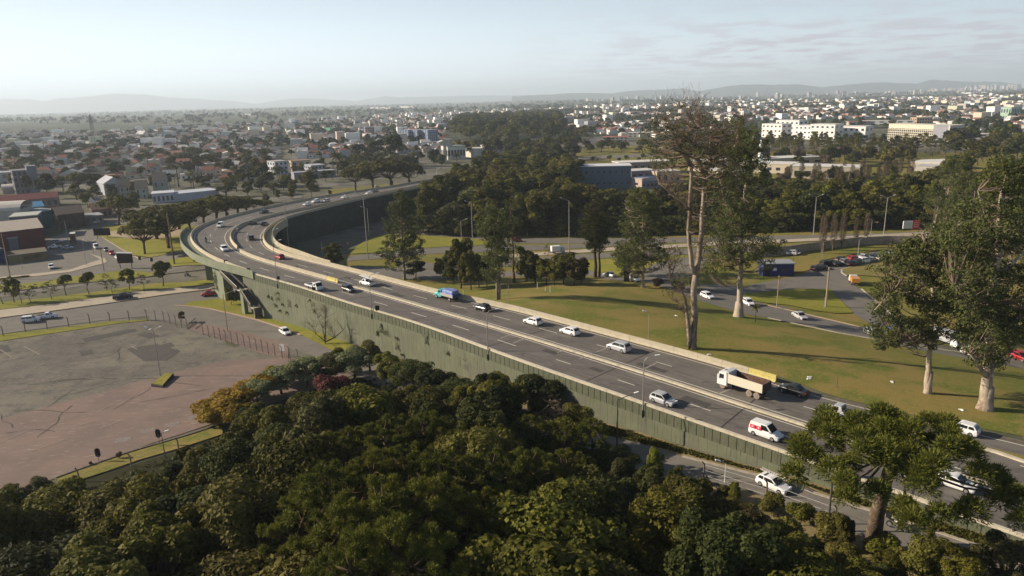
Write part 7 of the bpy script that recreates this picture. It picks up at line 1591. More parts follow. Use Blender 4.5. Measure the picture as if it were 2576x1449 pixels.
def bld(label, pL, pR, top, depth, wc, rc, kind='flat', floors=1, cols=4, name='building', cat='building', frac=.5, wh=.5, win=True, side=True, over=.25, ridge=2.5, fascia=None, h=None, win_m=None):
    A = at_g(*pL); B = at_g(*pR); z = min(A.z, B.z) - .2; A.z = B.z = z
    u = (B - A); L = u.length; u.normalize(); n = Vector((u.y, -u.x, 0))
    if n.dot(A + B) > 0: n = -n
    hh = h or height_at((A + B) / 2, top); t = thing(name, label, cat, A); O = A.copy(); dv = -n * depth
    def L2(p): return (p.x - O.x, p.y - O.y, p.z - O.z)
    wm = wallmat(wc); rm = wallmat(rc)
    F = [A, B, B + dv, A + dv]; mb = MB(); mb.hexa([L2(p) for p in F], [L2(p + Vector((0, 0, hh))) for p in F], wm); mb.build('wall', wm, t)
    o = over; G = [A - u * o + n * o, B + u * o + n * o, B + u * o + dv - n * o, A - u * o + dv - n * o]; up = Vector((0, 0, hh))
    if kind == 'flat':
        mb = MB(); mb.hexa([L2(p + up + Vector((0, 0, .004))) for p in G], [L2(p + up + Vector((0, 0, .35))) for p in G], rm); mb.build('roof', rm, t)
        P = [A + u * .3 - n * .3, B - u * .3 - n * .3, B - u * .3 + dv + n * .3, A + u * .3 + dv + n * .3]
    elif kind == 'gable':      # ridge runs away from the viewer
        m0 = (G[0] + G[1]) / 2 + up + Vector((0, 0, ridge)); m1 = (G[3] + G[2]) / 2 + up + Vector((0, 0, ridge)); e = Vector((0, 0, .12))
        mb = MB(); g_ = [p + up for p in G]; mb.add([L2(p) for p in (g_[0], g_[3], m1, m0)] + [L2(p + e) for p in (g_[0], g_[3], m1, m0)], [(0, 1, 2, 3), (7, 6, 5, 4), (0, 4, 5, 1), (1, 5, 6, 2), (2, 6, 7, 3), (3, 7, 4, 0)], rm)
        mb.add([L2(p) for p in (g_[1], g_[2], m1, m0)] + [L2(p + e) for p in (g_[1], g_[2], m1, m0)], [(3, 2, 1, 0), (4, 5, 6, 7), (1, 5, 4, 0), (2, 6, 5, 1), (3, 7, 6, 2), (0, 4, 7, 3)], rm); mb.build('roof', rm, t)
        mb = MB()
        for (a, b, s) in ((A, B, n),):
            c = (a + b) / 2 + up + Vector((0, 0, ridge - .1)); q = -s * .2; v = [L2(a + up), L2(b + up), L2(c), L2(a + up + q), L2(b + up + q), L2(c + q)]; mb.add(v, [(0, 1, 2), (5, 4, 3), (0, 3, 4, 1), (1, 4, 5, 2), (2, 5, 3, 0)], wm)
        mb.build('gable_wall', wm, t)
    elif kind == 'side':       # ridge parallel to the front
        m0 = (G[0] + G[3]) / 2 + up + Vector((0, 0, ridge)); m1 = (G[1] + G[2]) / 2 + up + Vector((0, 0, ridge)); g_ = [p + up for p in G]; e = Vector((0, 0, .12)); mb = MB()
        for (a, b) in ((g_[0], g_[1]), (g_[3], g_[2])):
            mb.add([L2(p) for p in (a, b, m1, m0)] + [L2(p + e) for p in (a, b, m1, m0)], [(0, 1, 2, 3), (7, 6, 5, 4), (0, 4, 5, 1), (1, 5, 6, 2), (2, 6, 7, 3), (3, 7, 4, 0)], rm)
        mb.build('roof', rm, t); mb = MB()
        for (a, b, c) in (((A, A + dv, m0),) if A.x > 0 else ((B, B + dv, m1),)): mb.add([L2(a + up), L2(b + up), L2(Vector((c.x, c.y, c.z - .05)) + (u * o if a == A else -u * o))], [(0, 1, 2)], wm)
        mb.build('gable_wall', wm, t)
    elif kind == 'arch':
        mb = MB(); k = 8; v = []
        for i in range(k + 1):
            a = math.pi * i / k; s = (1 - math.cos(a)) / 2; z_ = math.sin(a) * ridge
            v += [L2(G[0].lerp(G[3], s) + up + Vector((0, 0, z_))), L2(G[1].lerp(G[2], s) + up + Vector((0, 0, z_)))]
        mb.add(v, [(2 * i, 2 * i + 1, 2 * i + 3, 2 * i + 2) for i in range(k)], rm); mb.build('roof', rm, t)
    if win:
        fh_ = hh / floors
        for f in range(floors):
            h0 = f * fh_ + fh_ * (.5 - wh / 2); h1 = f * fh_ + fh_ * (.5 + wh / 2)
            window_row(t, A - O + Vector((0, 0, 0)), u, L, h0, h1, cols, frac, win_m, nrm=n)
            if side:
                for (S0, nn) in ((B, u), (A, -u)):
                    if nn.dot(Vector((0, 0, 0)) - S0) > 0: window_row(t, S0 - O, -n, depth, h0, h1, max(1, int(cols * depth / max(L, 1) * .8)), frac, win_m, nrm=nn)
    return t, O, u, n, L, hh
E_ = lambda x, y: Z('E', x, y); F_ = lambda x, y: Z('F', x, y); A1 = lambda x, y: Z('A1', x, y); A2 = lambda x, y: Z('A2', x, y); A3 = lambda x, y: Z('A3', x, y); A4 = lambda x, y: Z('A4', x, y)
# --- shops and sheds at the left
bld('long dark red warehouse with broad flat roof at the left edge', (-70, 652), (118, 628), 583, 26, (.12, .03, .035), (.42, .37, .31), 'side', ridge=2.0, win=False, name='warehouse')
bld('blue grey two storey office with one framed window behind the red warehouse', (34, 600), (103, 594), 545, 12, (.1, .13, .15), (.4, .42, .38), floors=2, cols=1, frac=.14, name='office')
bld('building with teal upper walls and red lower walls beside the office', (112, 574), (149, 568), 531, 12, (.03, .16, .2), (.3, .32, .32), win=False, name='shop')
bld('long low shed with bright blue roof behind the teal building', (22, 566), (118, 556), 523, 16, (.2, .25, .3), (.05, .2, .36), 'side', win=False, ridge=1.5, name='shed')
bld('pale curved roof shed at the left edge behind the office', (-60, 590), (60, 582), 532, 16, (.4, .38, .35), (.5, .47, .43), 'arch', win=False, ridge=3, name='shed')
bld('row of low houses with red tile roofs behind the blue roof', (0, 530), (150, 518), 502, 10, (.24, .16, .14), (.25, .09, .08), 'side', cols=9, ridge=2.5, name='house')
bld('brown brick shop with two white framed windows', (149, 578), (218, 570), 538, 14, (.1, .07, .06), (.13, .1, .09), 'side', floors=2, cols=5, ridge=2.6, frac=.35, name='shop')
bld('grey low shop with white door frames right of the brown brick shop', (199, 567), (262, 560), 545, 10, (.22, .22, .24), (.3, .3, .32), cols=4, frac=.4, name='shop')
bld('brown tiled roof house behind the tilted lit sign', (234, 550), (285, 545), 527, 12, (.16, .11, .09), (.17, .1, .08), 'side', cols=4, name='house')
bld('grey four storey apartment block at the left with a taller grey tower part', (42, 490), (77, 487), 430, 12, (.14, .13, .15), (.2, .2, .23), floors=4, cols=3, name='apartment_building')
bld('taller grey stair tower of the apartment block at the left', (79, 488), (103, 486), 419, 10, (.18, .19, .22), (.2, .2, .23), floors=1, cols=1, win=False, name='tower')
bld('white shed with a low pitched roof and a dark roof slot left of the townhouses', (265, 492), (318, 487), 461, 18, (.36, .37, .4), (.4, .41, .45), 'gable', ridge=3.5, win=False, name='shed')
for n, (l, r_, b, tp) in enumerate([(303, 330, 497, 470), (343, 372, 501, 475), (388, 420, 492, 455)]):
    bld('townhouse with steep dark roof and pale green gable wall, %s from the left of three' % ordw(n), (l, b), (r_, b - 2), tp, 16, (.34, .36, .32), (.09, .085, .08), 'side', cols=2, floors=2, ridge=4, frac=.25, name='townhouse')
bld('long white low commercial building beyond the left trees', (385, 512), (440, 508), 487, 12, (.45, .47, .52), (.5, .52, .57), cols=5, name='commercial_building')
bld('white flat roofed hall right of the long white low commercial building', (441, 508), (552, 496), 484, 14, (.42, .44, .5), (.45, .47, .53), win=False, name='hall')
bld('grey flat roofed house at the far left under the dark trees', (-10, 470), (40, 466), 435, 14, (.3, .31, .33), (.36, .38, .42), cols=3, floors=2, name='house')
bld('white shed with orange end wall at the left edge', (8, 488), (60, 484), 472, 12, (.42, .34, .3), (.5, .46, .44), 'arch', win=False, ridge=1.8, name='shed')
# yellow shop canopy with its lettering
t, O, u, n, L, hh = bld('long yellowish shop front in shadow with raised sign lettering', (24, 664), (120, 652), 640, 9, (.2, .16, .08), (.14, .12, .09), win=False, name='shop')
cu = bpy.data.curves.new('lettering', 'FONT'); cu.body = 'BECABO'; cu.size = hh * .5; cu.extrude = .04; cu.align_x = 'CENTER'
tmp = bpy.data.objects.new('lettering_source', cu); COL.objects.link(tmp); bpy.context.view_layer.update()
me = bpy.data.meshes.new_from_object(tmp.evaluated_get(bpy.context.evaluated_depsgraph_get())); COL.objects.unlink(tmp); bpy.data.objects.remove(tmp)
me.name = 'lettering'; me.materials.clear(); me.materials.append(M2('letter_dark', (.03, .02, .02))); lo = put('lettering', me, t)
lo.matrix_local = Matrix.Translation(u * L * .62 + n * .09 + Vector((0, 0, hh * .45))) @ Matrix(((u.x, 0, n.x, 0), (u.y, 0, n.y, 0), (0, 1, 0, 0), (0, 0, 0, 1)))
bld('dark blue awninged shop at the far left edge below the red warehouse', (-40, 668), (14, 660), 632, 10, (.02, .04, .12), (.05, .05, .07), win=False, name='shop')
bld('small grey cabin against the red warehouse', (28, 640), (50, 638), 600, 5, (.14, .16, .19), (.3, .31, .35), win=False, name='cabin')
b_ = at_g(240, 545); t = thing('lit_sign', 'small tilted sunlit sign board above the brown tiled house', 'sign', b_); mb = MB(); mb.tube([(0, 0, 0), (0, 0, 6.5)], .12, 6, M['pole']); mb.build('post', M['pole'], t); mb = MB(); mb.box((0, -.2, 7.2), (3.2, .2, 1.6), paint('cream'), rot=Matrix.Rotation(.7, 3, 'Y')); mb.build('board', paint('cream'), t)
# --- middle distance, left of centre
bld('white three storey house with blue grey shutters left of the palm', (694, 440), (726, 437), 406, 12, (.5, .52, .56), (.4, .36, .36), floors=3, cols=3, name='house')
bld('cream house with a broad balcony opening beside the white three storey one', (735, 432), (783, 429), 405, 12, (.5, .42, .32), (.25, .16, .13), floors=2, cols=3, name='house')
bld('pale grey flat roofed block right of the cream house', (784, 436), (820, 433), 416, 14, (.36, .37, .42), (.4, .41, .46), floors=2, cols=4, name='building')
bld('long grey wall building under the palms', (741, 452), (845, 444), 432, 8, (.27, .27, .31), (.32, .32, .36), win=False, name='building')
t, O, u, n, L, hh = bld('modern white office block with a tall square tower and dark glass side', (1127, 402), (1172, 399), 368, 14, (.6, .58, .52), (.3, .34, .34), floors=1, cols=6, frac=.7, wh=.45, name='office_building')
mb = MB(); mb.box((u.x * 2.5 - n.x * 5, u.y * 2.5 - n.y * 5, hh * .78), (7, 7, hh * 1.56), wallmat((.4, .36, .31))); mb.build('tower', wallmat((.4, .36, .31)), t)
bld('white flat hall right of the modern office block, left part', (1194, 397), (1232, 394), 374, 18, (.62, .58, .52), (.55, .52, .48), win=False, name='hall')
bld('white taller hall right of the modern office block, right part', (1218, 388), (1279, 384), 366, 16, (.64, .6, .54), (.6, .56, .5), cols=5, frac=.3, name='hall')
for n_, (l, r_) in enumerate([(1030, 1050), (1052, 1075), (1078, 1104)]):
    bld('blue grey apartment tower with vertical stripes, %s of three beyond the umbrella trees' % ordw(n_), (l, 368), (r_, 366), 327, 16, (.14, .17, .24), (.3, .33, .4), floors=6, cols=5, frac=.4, wh=.8, win_m=wallmat((.3, .34, .42)), name='apartment_tower')
bld('bright green windowless block in the left suburb', (832, 341), (848, 340), 322, 14, (.08, .3, .16), (.3, .4, .34), win=False, name='building')
for lb, l, r_, b, tp, c in [('beige narrow apartment block at the middle of the left suburb', 648, 668, 350, 330, (.42, .38, .34)), ('tan apartment block with brown stripes right of the mast', 481, 527, 364, 350, (.5, .42, .3)), ('pale block beside the green windowless one', 808, 825, 340, 325, (.44, .38, .34)), ('brownish tall block right of the green one', 920, 943, 345, 320, (.3, .26, .27)), ('peach coloured block near the horizon above the umbrella trees', 977, 996, 322, 310, (.5, .4, .3)), ('cream block with flat top near the middle horizon', 1045, 1062, 314, 304, (.5, .47, .4)), ('low beige block left of the green one', 770, 800, 344, 332, (.42, .37, .32)), ('white block at the left suburb near the apartment rows', 202, 217, 360, 346, (.55, .54, .53)), ('grey slab with balconies at the left, before the mast', 150, 180, 378, 362, (.3, .31, .36)), ('second grey slab with balconies right of the first at the left', 207, 233, 380, 362, (.3, .31, .36))]:
    bld(lb, (l, b), (r_, b - 1), tp, 14, c, tuple(v * .8 for v in c), floors=4, cols=4, name='apartment_building')
t, O, u, n, L, hh = bld('long low building with a row of bright white columns in the left suburb', (390, 347), (495, 342), 333, 20, (.16, .15, .15), (.12, .12, .14), win=False, name='columned_building')
window_row(t, Vector((0, 0, 0)), u, L, .2, hh - .3, 20, .42, wallmat((.66, .6, .46)), nrm=n, name='column', proud=.6)
bld('white gabled church like hall left of the columned building', (360, 348), (377, 347), 338, 20, (.6, .58, .54), (.5, .5, .5), 'gable', ridge=6, win=False, name='hall')
# lattice mast
b_ = at_g(240, 372); h_ = height_at(b_, 289); t = thing('lattice_mast', 'tall dark lattice mast standing over the left suburb', 'mast', b_)
mb = MB(); s0, s1 = 2.4, .8
for i, j in ((-1, -1), (1, -1), (1, 1), (-1, 1)): mb.tube([(i * s0, j * s0, 0), (i * s1, j * s1, h_)], .22, 4, M['pole_dark'])
mb.build('mast_leg', M['pole_dark'], t); mb = MB(); nk = 18
for k in range(nk):
    z0, z1 = h_ * k / nk, h_ * (k + 1) / nk; a0 = s0 + (s1 - s0) * k / nk; a1 = s0 + (s1 - s0) * (k + 1) / nk
    for (i, j), (p, q) in (((-1, -1), (1, -1)), ((1, -1), (1, 1)), ((1, 1), (-1, 1)), ((-1, 1), (-1, -1))): mb.tube([(i * a0, j * a0, z0), (p * a1, q * a1, z1)], .12, 3, M['pole_dark'], cap=False)
mb.build('lattice_bracing', M['pole_dark'], t)
mb = MB(); mb.tube([(0, 0, h_), (0, 0, h_ + 5)], .15, 5, M['pole_dark']); mb.build('antenna', M['pole_dark'], t)
# --- institution beyond the dark wood
Hh = lambda x, y: Z('H', x, y)
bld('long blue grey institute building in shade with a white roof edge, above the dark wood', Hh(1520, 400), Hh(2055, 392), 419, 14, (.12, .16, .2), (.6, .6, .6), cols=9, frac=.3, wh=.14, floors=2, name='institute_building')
bld('long low institute wing with a white roof edge receding to the right', Hh(1930, 262), Hh(2480, 238), 408, 14, (.26, .22, .23), (.62, .58, .54), cols=8, name='institute_building')
bld('beige cube building with two small windows right of the blue grey institute', Hh(2055, 390), Hh(2165, 402), 449, 12, (.5, .4, .34), (.42, .42, .46), cols=1, floors=1, wh=.2, frac=.3, name='building')
bld('low grey annex with flat roof right of the beige cube building', Hh(2167, 402), Hh(2330, 392), 455, 12, (.2, .2, .25), (.36, .36, .4), cols=4, wh=.3, name='annex')
bld('beige flat roofed pavilion behind the annex', (1652, 462), (1712, 458), 432, 12, (.5, .4, .32), (.55, .5, .45), cols=4, name='pavilion')
bld('low pavilion with white roof edge left of the beige pavilion', (1588, 462), (1650, 458), 430, 12, (.24, .22, .26), (.55, .52, .5), cols=4, name='pavilion')
for n_, (x0, y0, x1, y1, tp) in enumerate([(1770, 425, 1860, 418, 405), (1860, 425, 1990, 430, 412), (1990, 440, 2160, 445, 420), (1900, 412, 2070, 405, 398), (2288, 432, 2360, 436, 410), (2350, 420, 2440, 417, 407), (1770, 445, 1850, 452, 430)]):
    bld('low white edged campus roof, %s of seven listed from the leafy eucalyptus' % ordw(n_), (x0, y0 + 8), (x1, y1 + 8), tp, 16, (.5, .44, .34), (.62, .6, .56), cols=6, wh=.3, name='campus_building')
bld('grey cubic block with a lit left wall beside the right campus roofs', (2300, 445), (2352, 448), 418, 12, (.42, .4, .36), (.4, .4, .42), win=False, name='campus_building')
# white complex and slab
for n_, (l, r_, b, tp, fl) in enumerate([(1915, 1965, 346, 312, 3), (1950, 2008, 340, 303, 3), (1998, 2050, 350, 316, 3), (2036, 2098, 352, 313, 3), (2105, 2175, 350, 318, 2)]):
    bld('white stepped block of the large white complex, %s from the left' % ordw(n_), (l, b - 1), (r_, b + 1), tp, 16, (.76, .74, .7), (.6, .58, .56), floors=fl, cols=5, frac=.45, wh=.35, name='white_building')
t, O, u, n, L, hh = bld('long cream slab office with a dense grid of vertical fins at the right', (2232, 356), (2384, 365), 314, 16, (.58, .53, .42), (.6, .56, .46), floors=1, cols=1, win=False, name='office_slab')
window_row(t, Vector((0, 0, 0)), u, L, .5, hh * .78, 30, .66, wallmat((.09, .08, .07)), nrm=n, name='window_bay', proud=.2)
for k in range(6): mb = MB(); z_ = hh * .78 * (k + .6) / 6; a = n * .45; c = u * L / 2 + a; mb.box((c.x, c.y, z_), (L, .5, .5), wallmat((.6, .55, .44)), math.atan2(u.y, u.x)); mb.build('floor_band', wallmat((.6, .55, .44)), t)
bld('shaded grey end block of the cream slab office', (2386, 365), (2421, 361), 315, 14, (.3, .3, .34), (.36, .36, .38), win=False, name='office_block')
for lb, l, r_, b, tp, c, rc in [('low hall with a pinkish red roof behind the cream slab', 2135, 2190, 318, 306, (.5, .4, .38), (.35, .12, .12)), ('long white roofed market hall behind the cream slab', 2160, 2300, 316, 304, (.62, .6, .58), (.6, .58, .56)), ('tan block behind the cream slab', 2305, 2345, 312, 296, (.46, .34, .24), (.4, .32, .24)), ('pale mint green apartment block at the right edge', 2540, 2565, 305, 270, (.3, .42, .34), (.4, .5, .44)), ('yellow apartment slabs near the right horizon', 2555, 2600, 246, 236, (.6, .46, .14), (.5, .4, .2)), ('white striped long building at the right edge', 2400, 2576, 350, 338, (.5, .46, .38), (.5, .46, .4)), ('white long slab in the distance above the dark hill of trees', 1445, 1500, 290, 279, (.66, .63, .58), (.55, .52, .5)), ('white distant slab, right continuation of the long one', 1500, 1545, 286, 277, (.6, .58, .55), (.55, .52, .5)), ('pink and white building by the straight road in the distance', 1586, 1612, 296, 281, (.6, .5, .46), (.5, .36, .32)), ('brick coloured building right of the pink one', 1600, 1645, 300, 288, (.36, .2, .15), (.3, .2, .17)), ('red roofed bright low building beside the distant road', 1515, 1580, 357, 345, (.6, .52, .46), (.4, .14, .1)), ('white roofed long depot left of the tallest eucalyptus', 1580, 1650, 345, 334, (.62, .56, .5), (.6, .56, .52)), ('cream barrack on the far lawn, left one', 1655, 1690, 381, 374, (.6, .52, .4), (.5, .42, .34)), ('low grey depot left of the distant road', 1410, 1462, 335, 322, (.24, .22, .26), (.3, .28, .32))]:
    bld(lb, (l, b), (r_, b - 1), tp, 16, c, rc, floors=2, cols=6, name='building')
# white tapered monument and water tower
b_ = at_g(1911, 420); h_ = height_at(b_, 352); t = thing('chimney', 'tapered white chimney like tower behind the leafy eucalyptus', 'tower', b_); mb = MB(); mb.tube([(0, 0, 0), (0, 0, h_ * .7), (0, 0, h_)], [2.0, 1.2, .7], 12, M['lamp_white']); mb.build('shaft', M['lamp_white'], t)
b_ = at_g(1519, 290); h_ = height_at(b_, 265); t = thing('water_tower', 'slim white water tower on the distant skyline', 'tower', b_); mb = MB(); mb.tube([(0, 0, 0), (0, 0, h_ * .6)], [3, 3], 10, M['lamp_white']); mb.build('stem', M['lamp_white'], t); mb = MB(); mb.tube([(0, 0, h_ * .6), (0, 0, h_ * .68), (0, 0, h_)], [3, 4.6, 4.6], 12, M['lamp_white']); mb.build('tank', M['lamp_white'], t)
b_ = at_g(2577 - 0, 0 + 410) if False else at_g(2580, 430)
# lawns and roads of the campus
S('lawn', [(1150, 440), (1300, 400), (1450, 372), (1700, 362), (1900, 372), (2200, 385), (2700, 380)], [(1150, 470), (1300, 470), (1450, 470), (1700, 470), (1900, 470), (2200, 480), (2700, 500)], M['grass'], .05, 40, 14)
S('road', [(1395, 402), (1480, 393), (1600, 388), (1750, 388), (1850, 392)], [(1395, 412), (1480, 402), (1600, 396), (1750, 395), (1850, 399)], M['asphalt'], .15, 30, 2)
S('road', [(1170, 455), (1230, 432), (1330, 400), (1420, 372), (1500, 345), (1590, 318), (1640, 305)], [(1185, 470), (1260, 440), (1360, 405), (1450, 376), (1530, 347), (1605, 321), (1655, 307)], M['asphalt'], .2, 40, 3)
S('road', [(960, 470), (1060, 462), (1150, 440), (1250, 405), (1300, 395)], [(960, 478), (1060, 470), (1170, 448), (1265, 412), (1310, 402)], M['asphalt'], .22, 30, 3)
S('lawn', [(830, 478), (950, 466), (1060, 458)], [(820, 492), (950, 482), (1040, 474)], M['grass'], .2, 20, 3)
S('pavement', zb4([(-200, 60), (200, 66), (520, 66), (900, 58), (1300, 50)]), zb4([(-200, 120), (200, 130), (520, 132), (900, 120), (1300, 100)]), M['asphalt'], .1, 30, 3)
S('road', [(380, 520), (470, 512), (560, 505), (660, 500), (760, 492)], [(380, 532), (470, 524), (560, 517), (660, 510), (760, 500)], M['asphalt'], .12, 30, 3)

# ================================================================== THE SUBURB
rngc = np.random.default_rng(42)
def yint(tab, x): return float(np.interp(x, [a for a, b in tab], [b for a, b in tab]))
LOWL = [(-200, 500), (0, 498), (40, 480), (120, 470), (260, 455), (385, 448), (550, 462), (660, 452), (690, 402), (850, 400), (900, 392), (1000, 392), (1110, 385), (1130, 335), (1160, 300), (1400, 300), (1430, 330), (1500, 342), (1660, 345), (1850, 330), (1900, 304), (2100, 302), (2300, 296), (2420, 330), (2700, 340)]
TOPL = [(-200, 340), (300, 337), (420, 328), (644, 314), (800, 302), (1100, 288), (1288, 280), (1500, 272), (1932, 252), (2576, 232)]
def city_ok(px, py): return TOPL and yint(TOPL, px) < py < yint(LOWL, px)
blocked = [(at_g(x, y), r) for x, y, r in [(60, 488, 18), (92, 486, 12), (290, 490, 26), (710, 438, 16), (760, 430, 18), (800, 434, 16), (790, 448, 30), (1150, 400, 26), (1230, 392, 32), (1065, 367, 34), (840, 341, 16), (658, 350, 16), (504, 364, 24), (442, 345, 50), (368, 348, 18), (240, 372, 8), (992, 420, 14), (165, 377, 22), (220, 379, 22)]]
cand = []
ca_, sa_ = math.cos(R_(17)), math.sin(R_(17))
for iu in range(-260, 300):
    for iv in range(8, 330):
        if iu % 7 == 0 or iv % 5 == 0: continue
        dist0 = math.hypot(iu * 13, iv * 15)
        if dist0 > 3900: continue
        X = iu * 13.0 + rngc.normal(0, 1.6); Y = iv * 15.0 + rngc.normal(0, 1.8); x = X * ca_ - Y * sa_ * .0 - Y * sa_; y = X * sa_ + Y * ca_
        if y < 200 or abs(x) > y * .78 + 30: continue
        keep = .93 if y < 1500 else .8
        if rngc.random() > keep: continue
        zz = g(x, y); px_, py_, zc = proj((x, y, zz))
        if not (-60 < px_ < 2640) or not city_ok(px_, py_): continue
        dens = mnoise.noise(Vector((x * .0035, y * .0035, 3.1)))
        if dens > .32 + (.5 if px_ < 1300 else -.08) and y > 500: continue
        if y < 700 and any((x - b.x) ** 2 + (y - b.y) ** 2 < r * r for b, r in blocked): continue
        cand.append((zc, x, y, zz, px_, py_))
cand.sort()
RC = [(TERRA, .3), ((.28, .14, .1), .12), (BROWN, .16), ((.09, .08, .08), .1), (GREYR, .1), (LG, .08), ((.5, .48, .45), .14)]
WC = [(WHITE, .46), (CREAM, .2), ((.42, .38, .34), .16), ((.5, .4, .34), .1), ((.3, .3, .32), .08), ((.36, .42, .44), .06), ((.5, .5, .36), .06)]
rp = np.array([p for c, p in RC]); wp = np.array([p for c, p in WC]); rp /= rp.sum(); wp /= wp.sum()
RN = ['terracotta', 'orange brown', 'dark brown', 'charcoal', 'grey', 'light grey', 'whitish']; WN = ['white', 'cream', 'beige', 'peach', 'grey', 'bluish', 'yellowish']
def house_proto(w, d, h, kind, ri):
    mb = MB(); mb.box((0, 0, h / 2), (w, d, h)); wall = mb
    rf = MB(); a, b = w / 2 + .35, d / 2 + .35
    if kind == 'hip': rf.add([(-a, -b, h), (a, -b, h), (a, b, h), (-a, b, h), (-a + b * .8, 0, h + ri), (a - b * .8, 0, h + ri)], [(0, 1, 5, 4), (1, 2, 5), (2, 3, 4, 5), (3, 0, 4), (3, 2, 1, 0)])
    elif kind == 'gable':
        rf.add([(-a, -b, h), (a, -b, h), (a, b, h), (-a, b, h), (-a, 0, h + ri), (a, 0, h + ri)], [(0, 1, 5, 4), (2, 3, 4, 5), (3, 2, 1, 0), (0, 4, 3), (1, 2, 5)])
    else: rf.box((0, 0, h + .17), (w + .3, d + .3, .34)); rf.box((w * .2, d * .1, h + .9), (2.2, 2.2, 1.2))
    wins = []
    for k in range(3): q = MB(); q.box((-w / 2 + w * (k + .5) / 3, -d / 2 - .03, h * .55), (1.3, .12, 1.2)); wins.append(q.mesh('window', M['window']))
    q = MB(); q.box((w / 2 + .03, 0, h * .55), (.12, 1.4, 1.2)); wins.append(q.mesh('window', M['window']))
    q = MB(); q.box((-w / 2 - .03, 0, h * .55), (.12, 1.4, 1.2)); wins.append(q.mesh('window', M['window']))
    return wall.mesh('wall', M['concrete']), rf.mesh('roof', M['concrete']), wins
HP = [house_proto(9, 8, 3.2, 'hip', 2), house_proto(11, 8, 3.2, 'gable', 2.2), house_proto(10, 9, 6.2, 'hip', 2.2), house_proto(12, 9, 3.4, 'hip', 2.4), house_proto(9, 9, 6.4, 'flat', 0), house_proto(13, 10, 4.2, 'gable', 1.6), house_proto(10, 10, 3.3, 'flat', 0), house_proto(8, 11, 6.0, 'gable', 2.4)]
HT = ['small hip roofed house', 'long gabled bungalow', 'two storey hip roofed house', 'broad hip roofed bungalow', 'two storey flat roofed house', 'wide gabled shed', 'flat roofed bungalow', 'tall narrow gabled house']
near_h = cand[:290]; rest = cand[290:]
rowsy = sorted(set(int(c[5] // 9) for c in near_h), reverse=True); cnt = {}
near_s = sorted(near_h, key=lambda c: (-int(c[5] // 9), c[4])); seen = {}
for zc, x, y, zz, px_, py_ in near_s:
    k = rngc.integers(len(HP)); ri = rngc.choice(len(RC), p=rp); wi = rngc.choice(len(WC), p=wp); row = rowsy.index(int(py_ // 9)); c = cnt.get(row, 0); cnt[row] = c + 1
    lb = '%s, %s roof, %s walls, %s from left, suburb row %s' % (HT[k], RN[ri], WN[wi], ordw(c), ordw(row))
    t = thing('house', lb, 'house', (x, y, zz - .2), R_(17) + rngc.choice([0, math.pi / 2, math.pi, -math.pi / 2]) + rngc.normal(0, .06), 'houses of the near suburb'); s = rngc.uniform(.9, 1.2); t.scale = (s, s, rngc.uniform(.9, 1.15))
    wl_, rf_, wn_s = HP[k]
    for nm, me, col in (('wall', wl_, WC[wi][0]), ('roof', rf_, RC[ri][0])): o = put(nm, me, t); o.material_slots[0].link = 'OBJECT'; o.material_slots[0].material = wallmat(col)
    for me in (wn_s if zc < 620 else wn_s[:2]): put('window', me, t)
# the rest of the town as one mass
def mass_houses(lst):
    V = []; Fc = []; C = []
    for zc, x, y, zz, px_, py_ in lst:
        a = R_(17) + rngc.choice([0, math.pi / 2]) + rngc.normal(0, .08); big = rngc.random() < .05; w = rngc.uniform(8, 13) * (1.5 if big else 1); d = rngc.uniform(7, 11) * (1.3 if big else 1); h = rngc.choice([3.2, 3.4, 6.2, 6.5]) if not big else rngc.uniform(8, 16)
        if zc > 1800: w *= 1.05; d *= 1.05
        ri = 0 if big or rngc.random() < .2 else rngc.uniform(1.6, 2.6); ca, sa = math.cos(a), math.sin(a); o = len(V)
        for (u, v, z) in ((-w / 2, -d / 2, -.3), (w / 2, -d / 2, -.3), (w / 2, d / 2, -.3), (-w / 2, d / 2, -.3), (-w / 2, -d / 2, h), (w / 2, -d / 2, h), (w / 2, d / 2, h), (-w / 2, d / 2, h), (-w / 2 + (d * .4 if rngc.random() < .5 else 0), 0, h + ri), (w / 2 - d * .3, 0, h + ri)): V.append((x + u * ca - v * sa, y + u * sa + v * ca, zz + z))
        wc = WC[rngc.choice(len(WC), p=wp)][0]; rc = RC[rngc.choice(len(RC), p=rp)][0] if ri else LG; k = rngc.uniform(.8, 1.25); wc = tuple(min(.8, v * k) for v in wc); rc = tuple(v * k for v in rc)
        for q in ((0, 1, 5, 4), (1, 2, 6, 5), (2, 3, 7, 6), (3, 0, 4, 7)): Fc.append(tuple(i + o for i in q)); C.append(wc)
        if ri:
            for q in ((4, 5, 9, 8), (6, 7, 8, 9), (5, 6, 9), (7, 4, 8)): Fc.append(tuple(i + o for i in q)); C.append(rc)
        else: Fc.append((o + 4, o + 5, o + 6, o + 7)); C.append(rc)
    me = bpy.data.meshes.new('town_houses'); me.from_pydata(V, [], Fc); a = me.attributes.new('col', 'FLOAT_COLOR', 'FACE'); a.data.foreach_set('color', np.array([(*c, 1) for c in C], np.float32).ravel()); me.materials.append(attrmat('town')); me.update()
    return tag(put('town_houses', me), 'mass of small white and terracotta houses stretching to the horizon', 'houses', None, 'stuff')
mass_houses(rest)
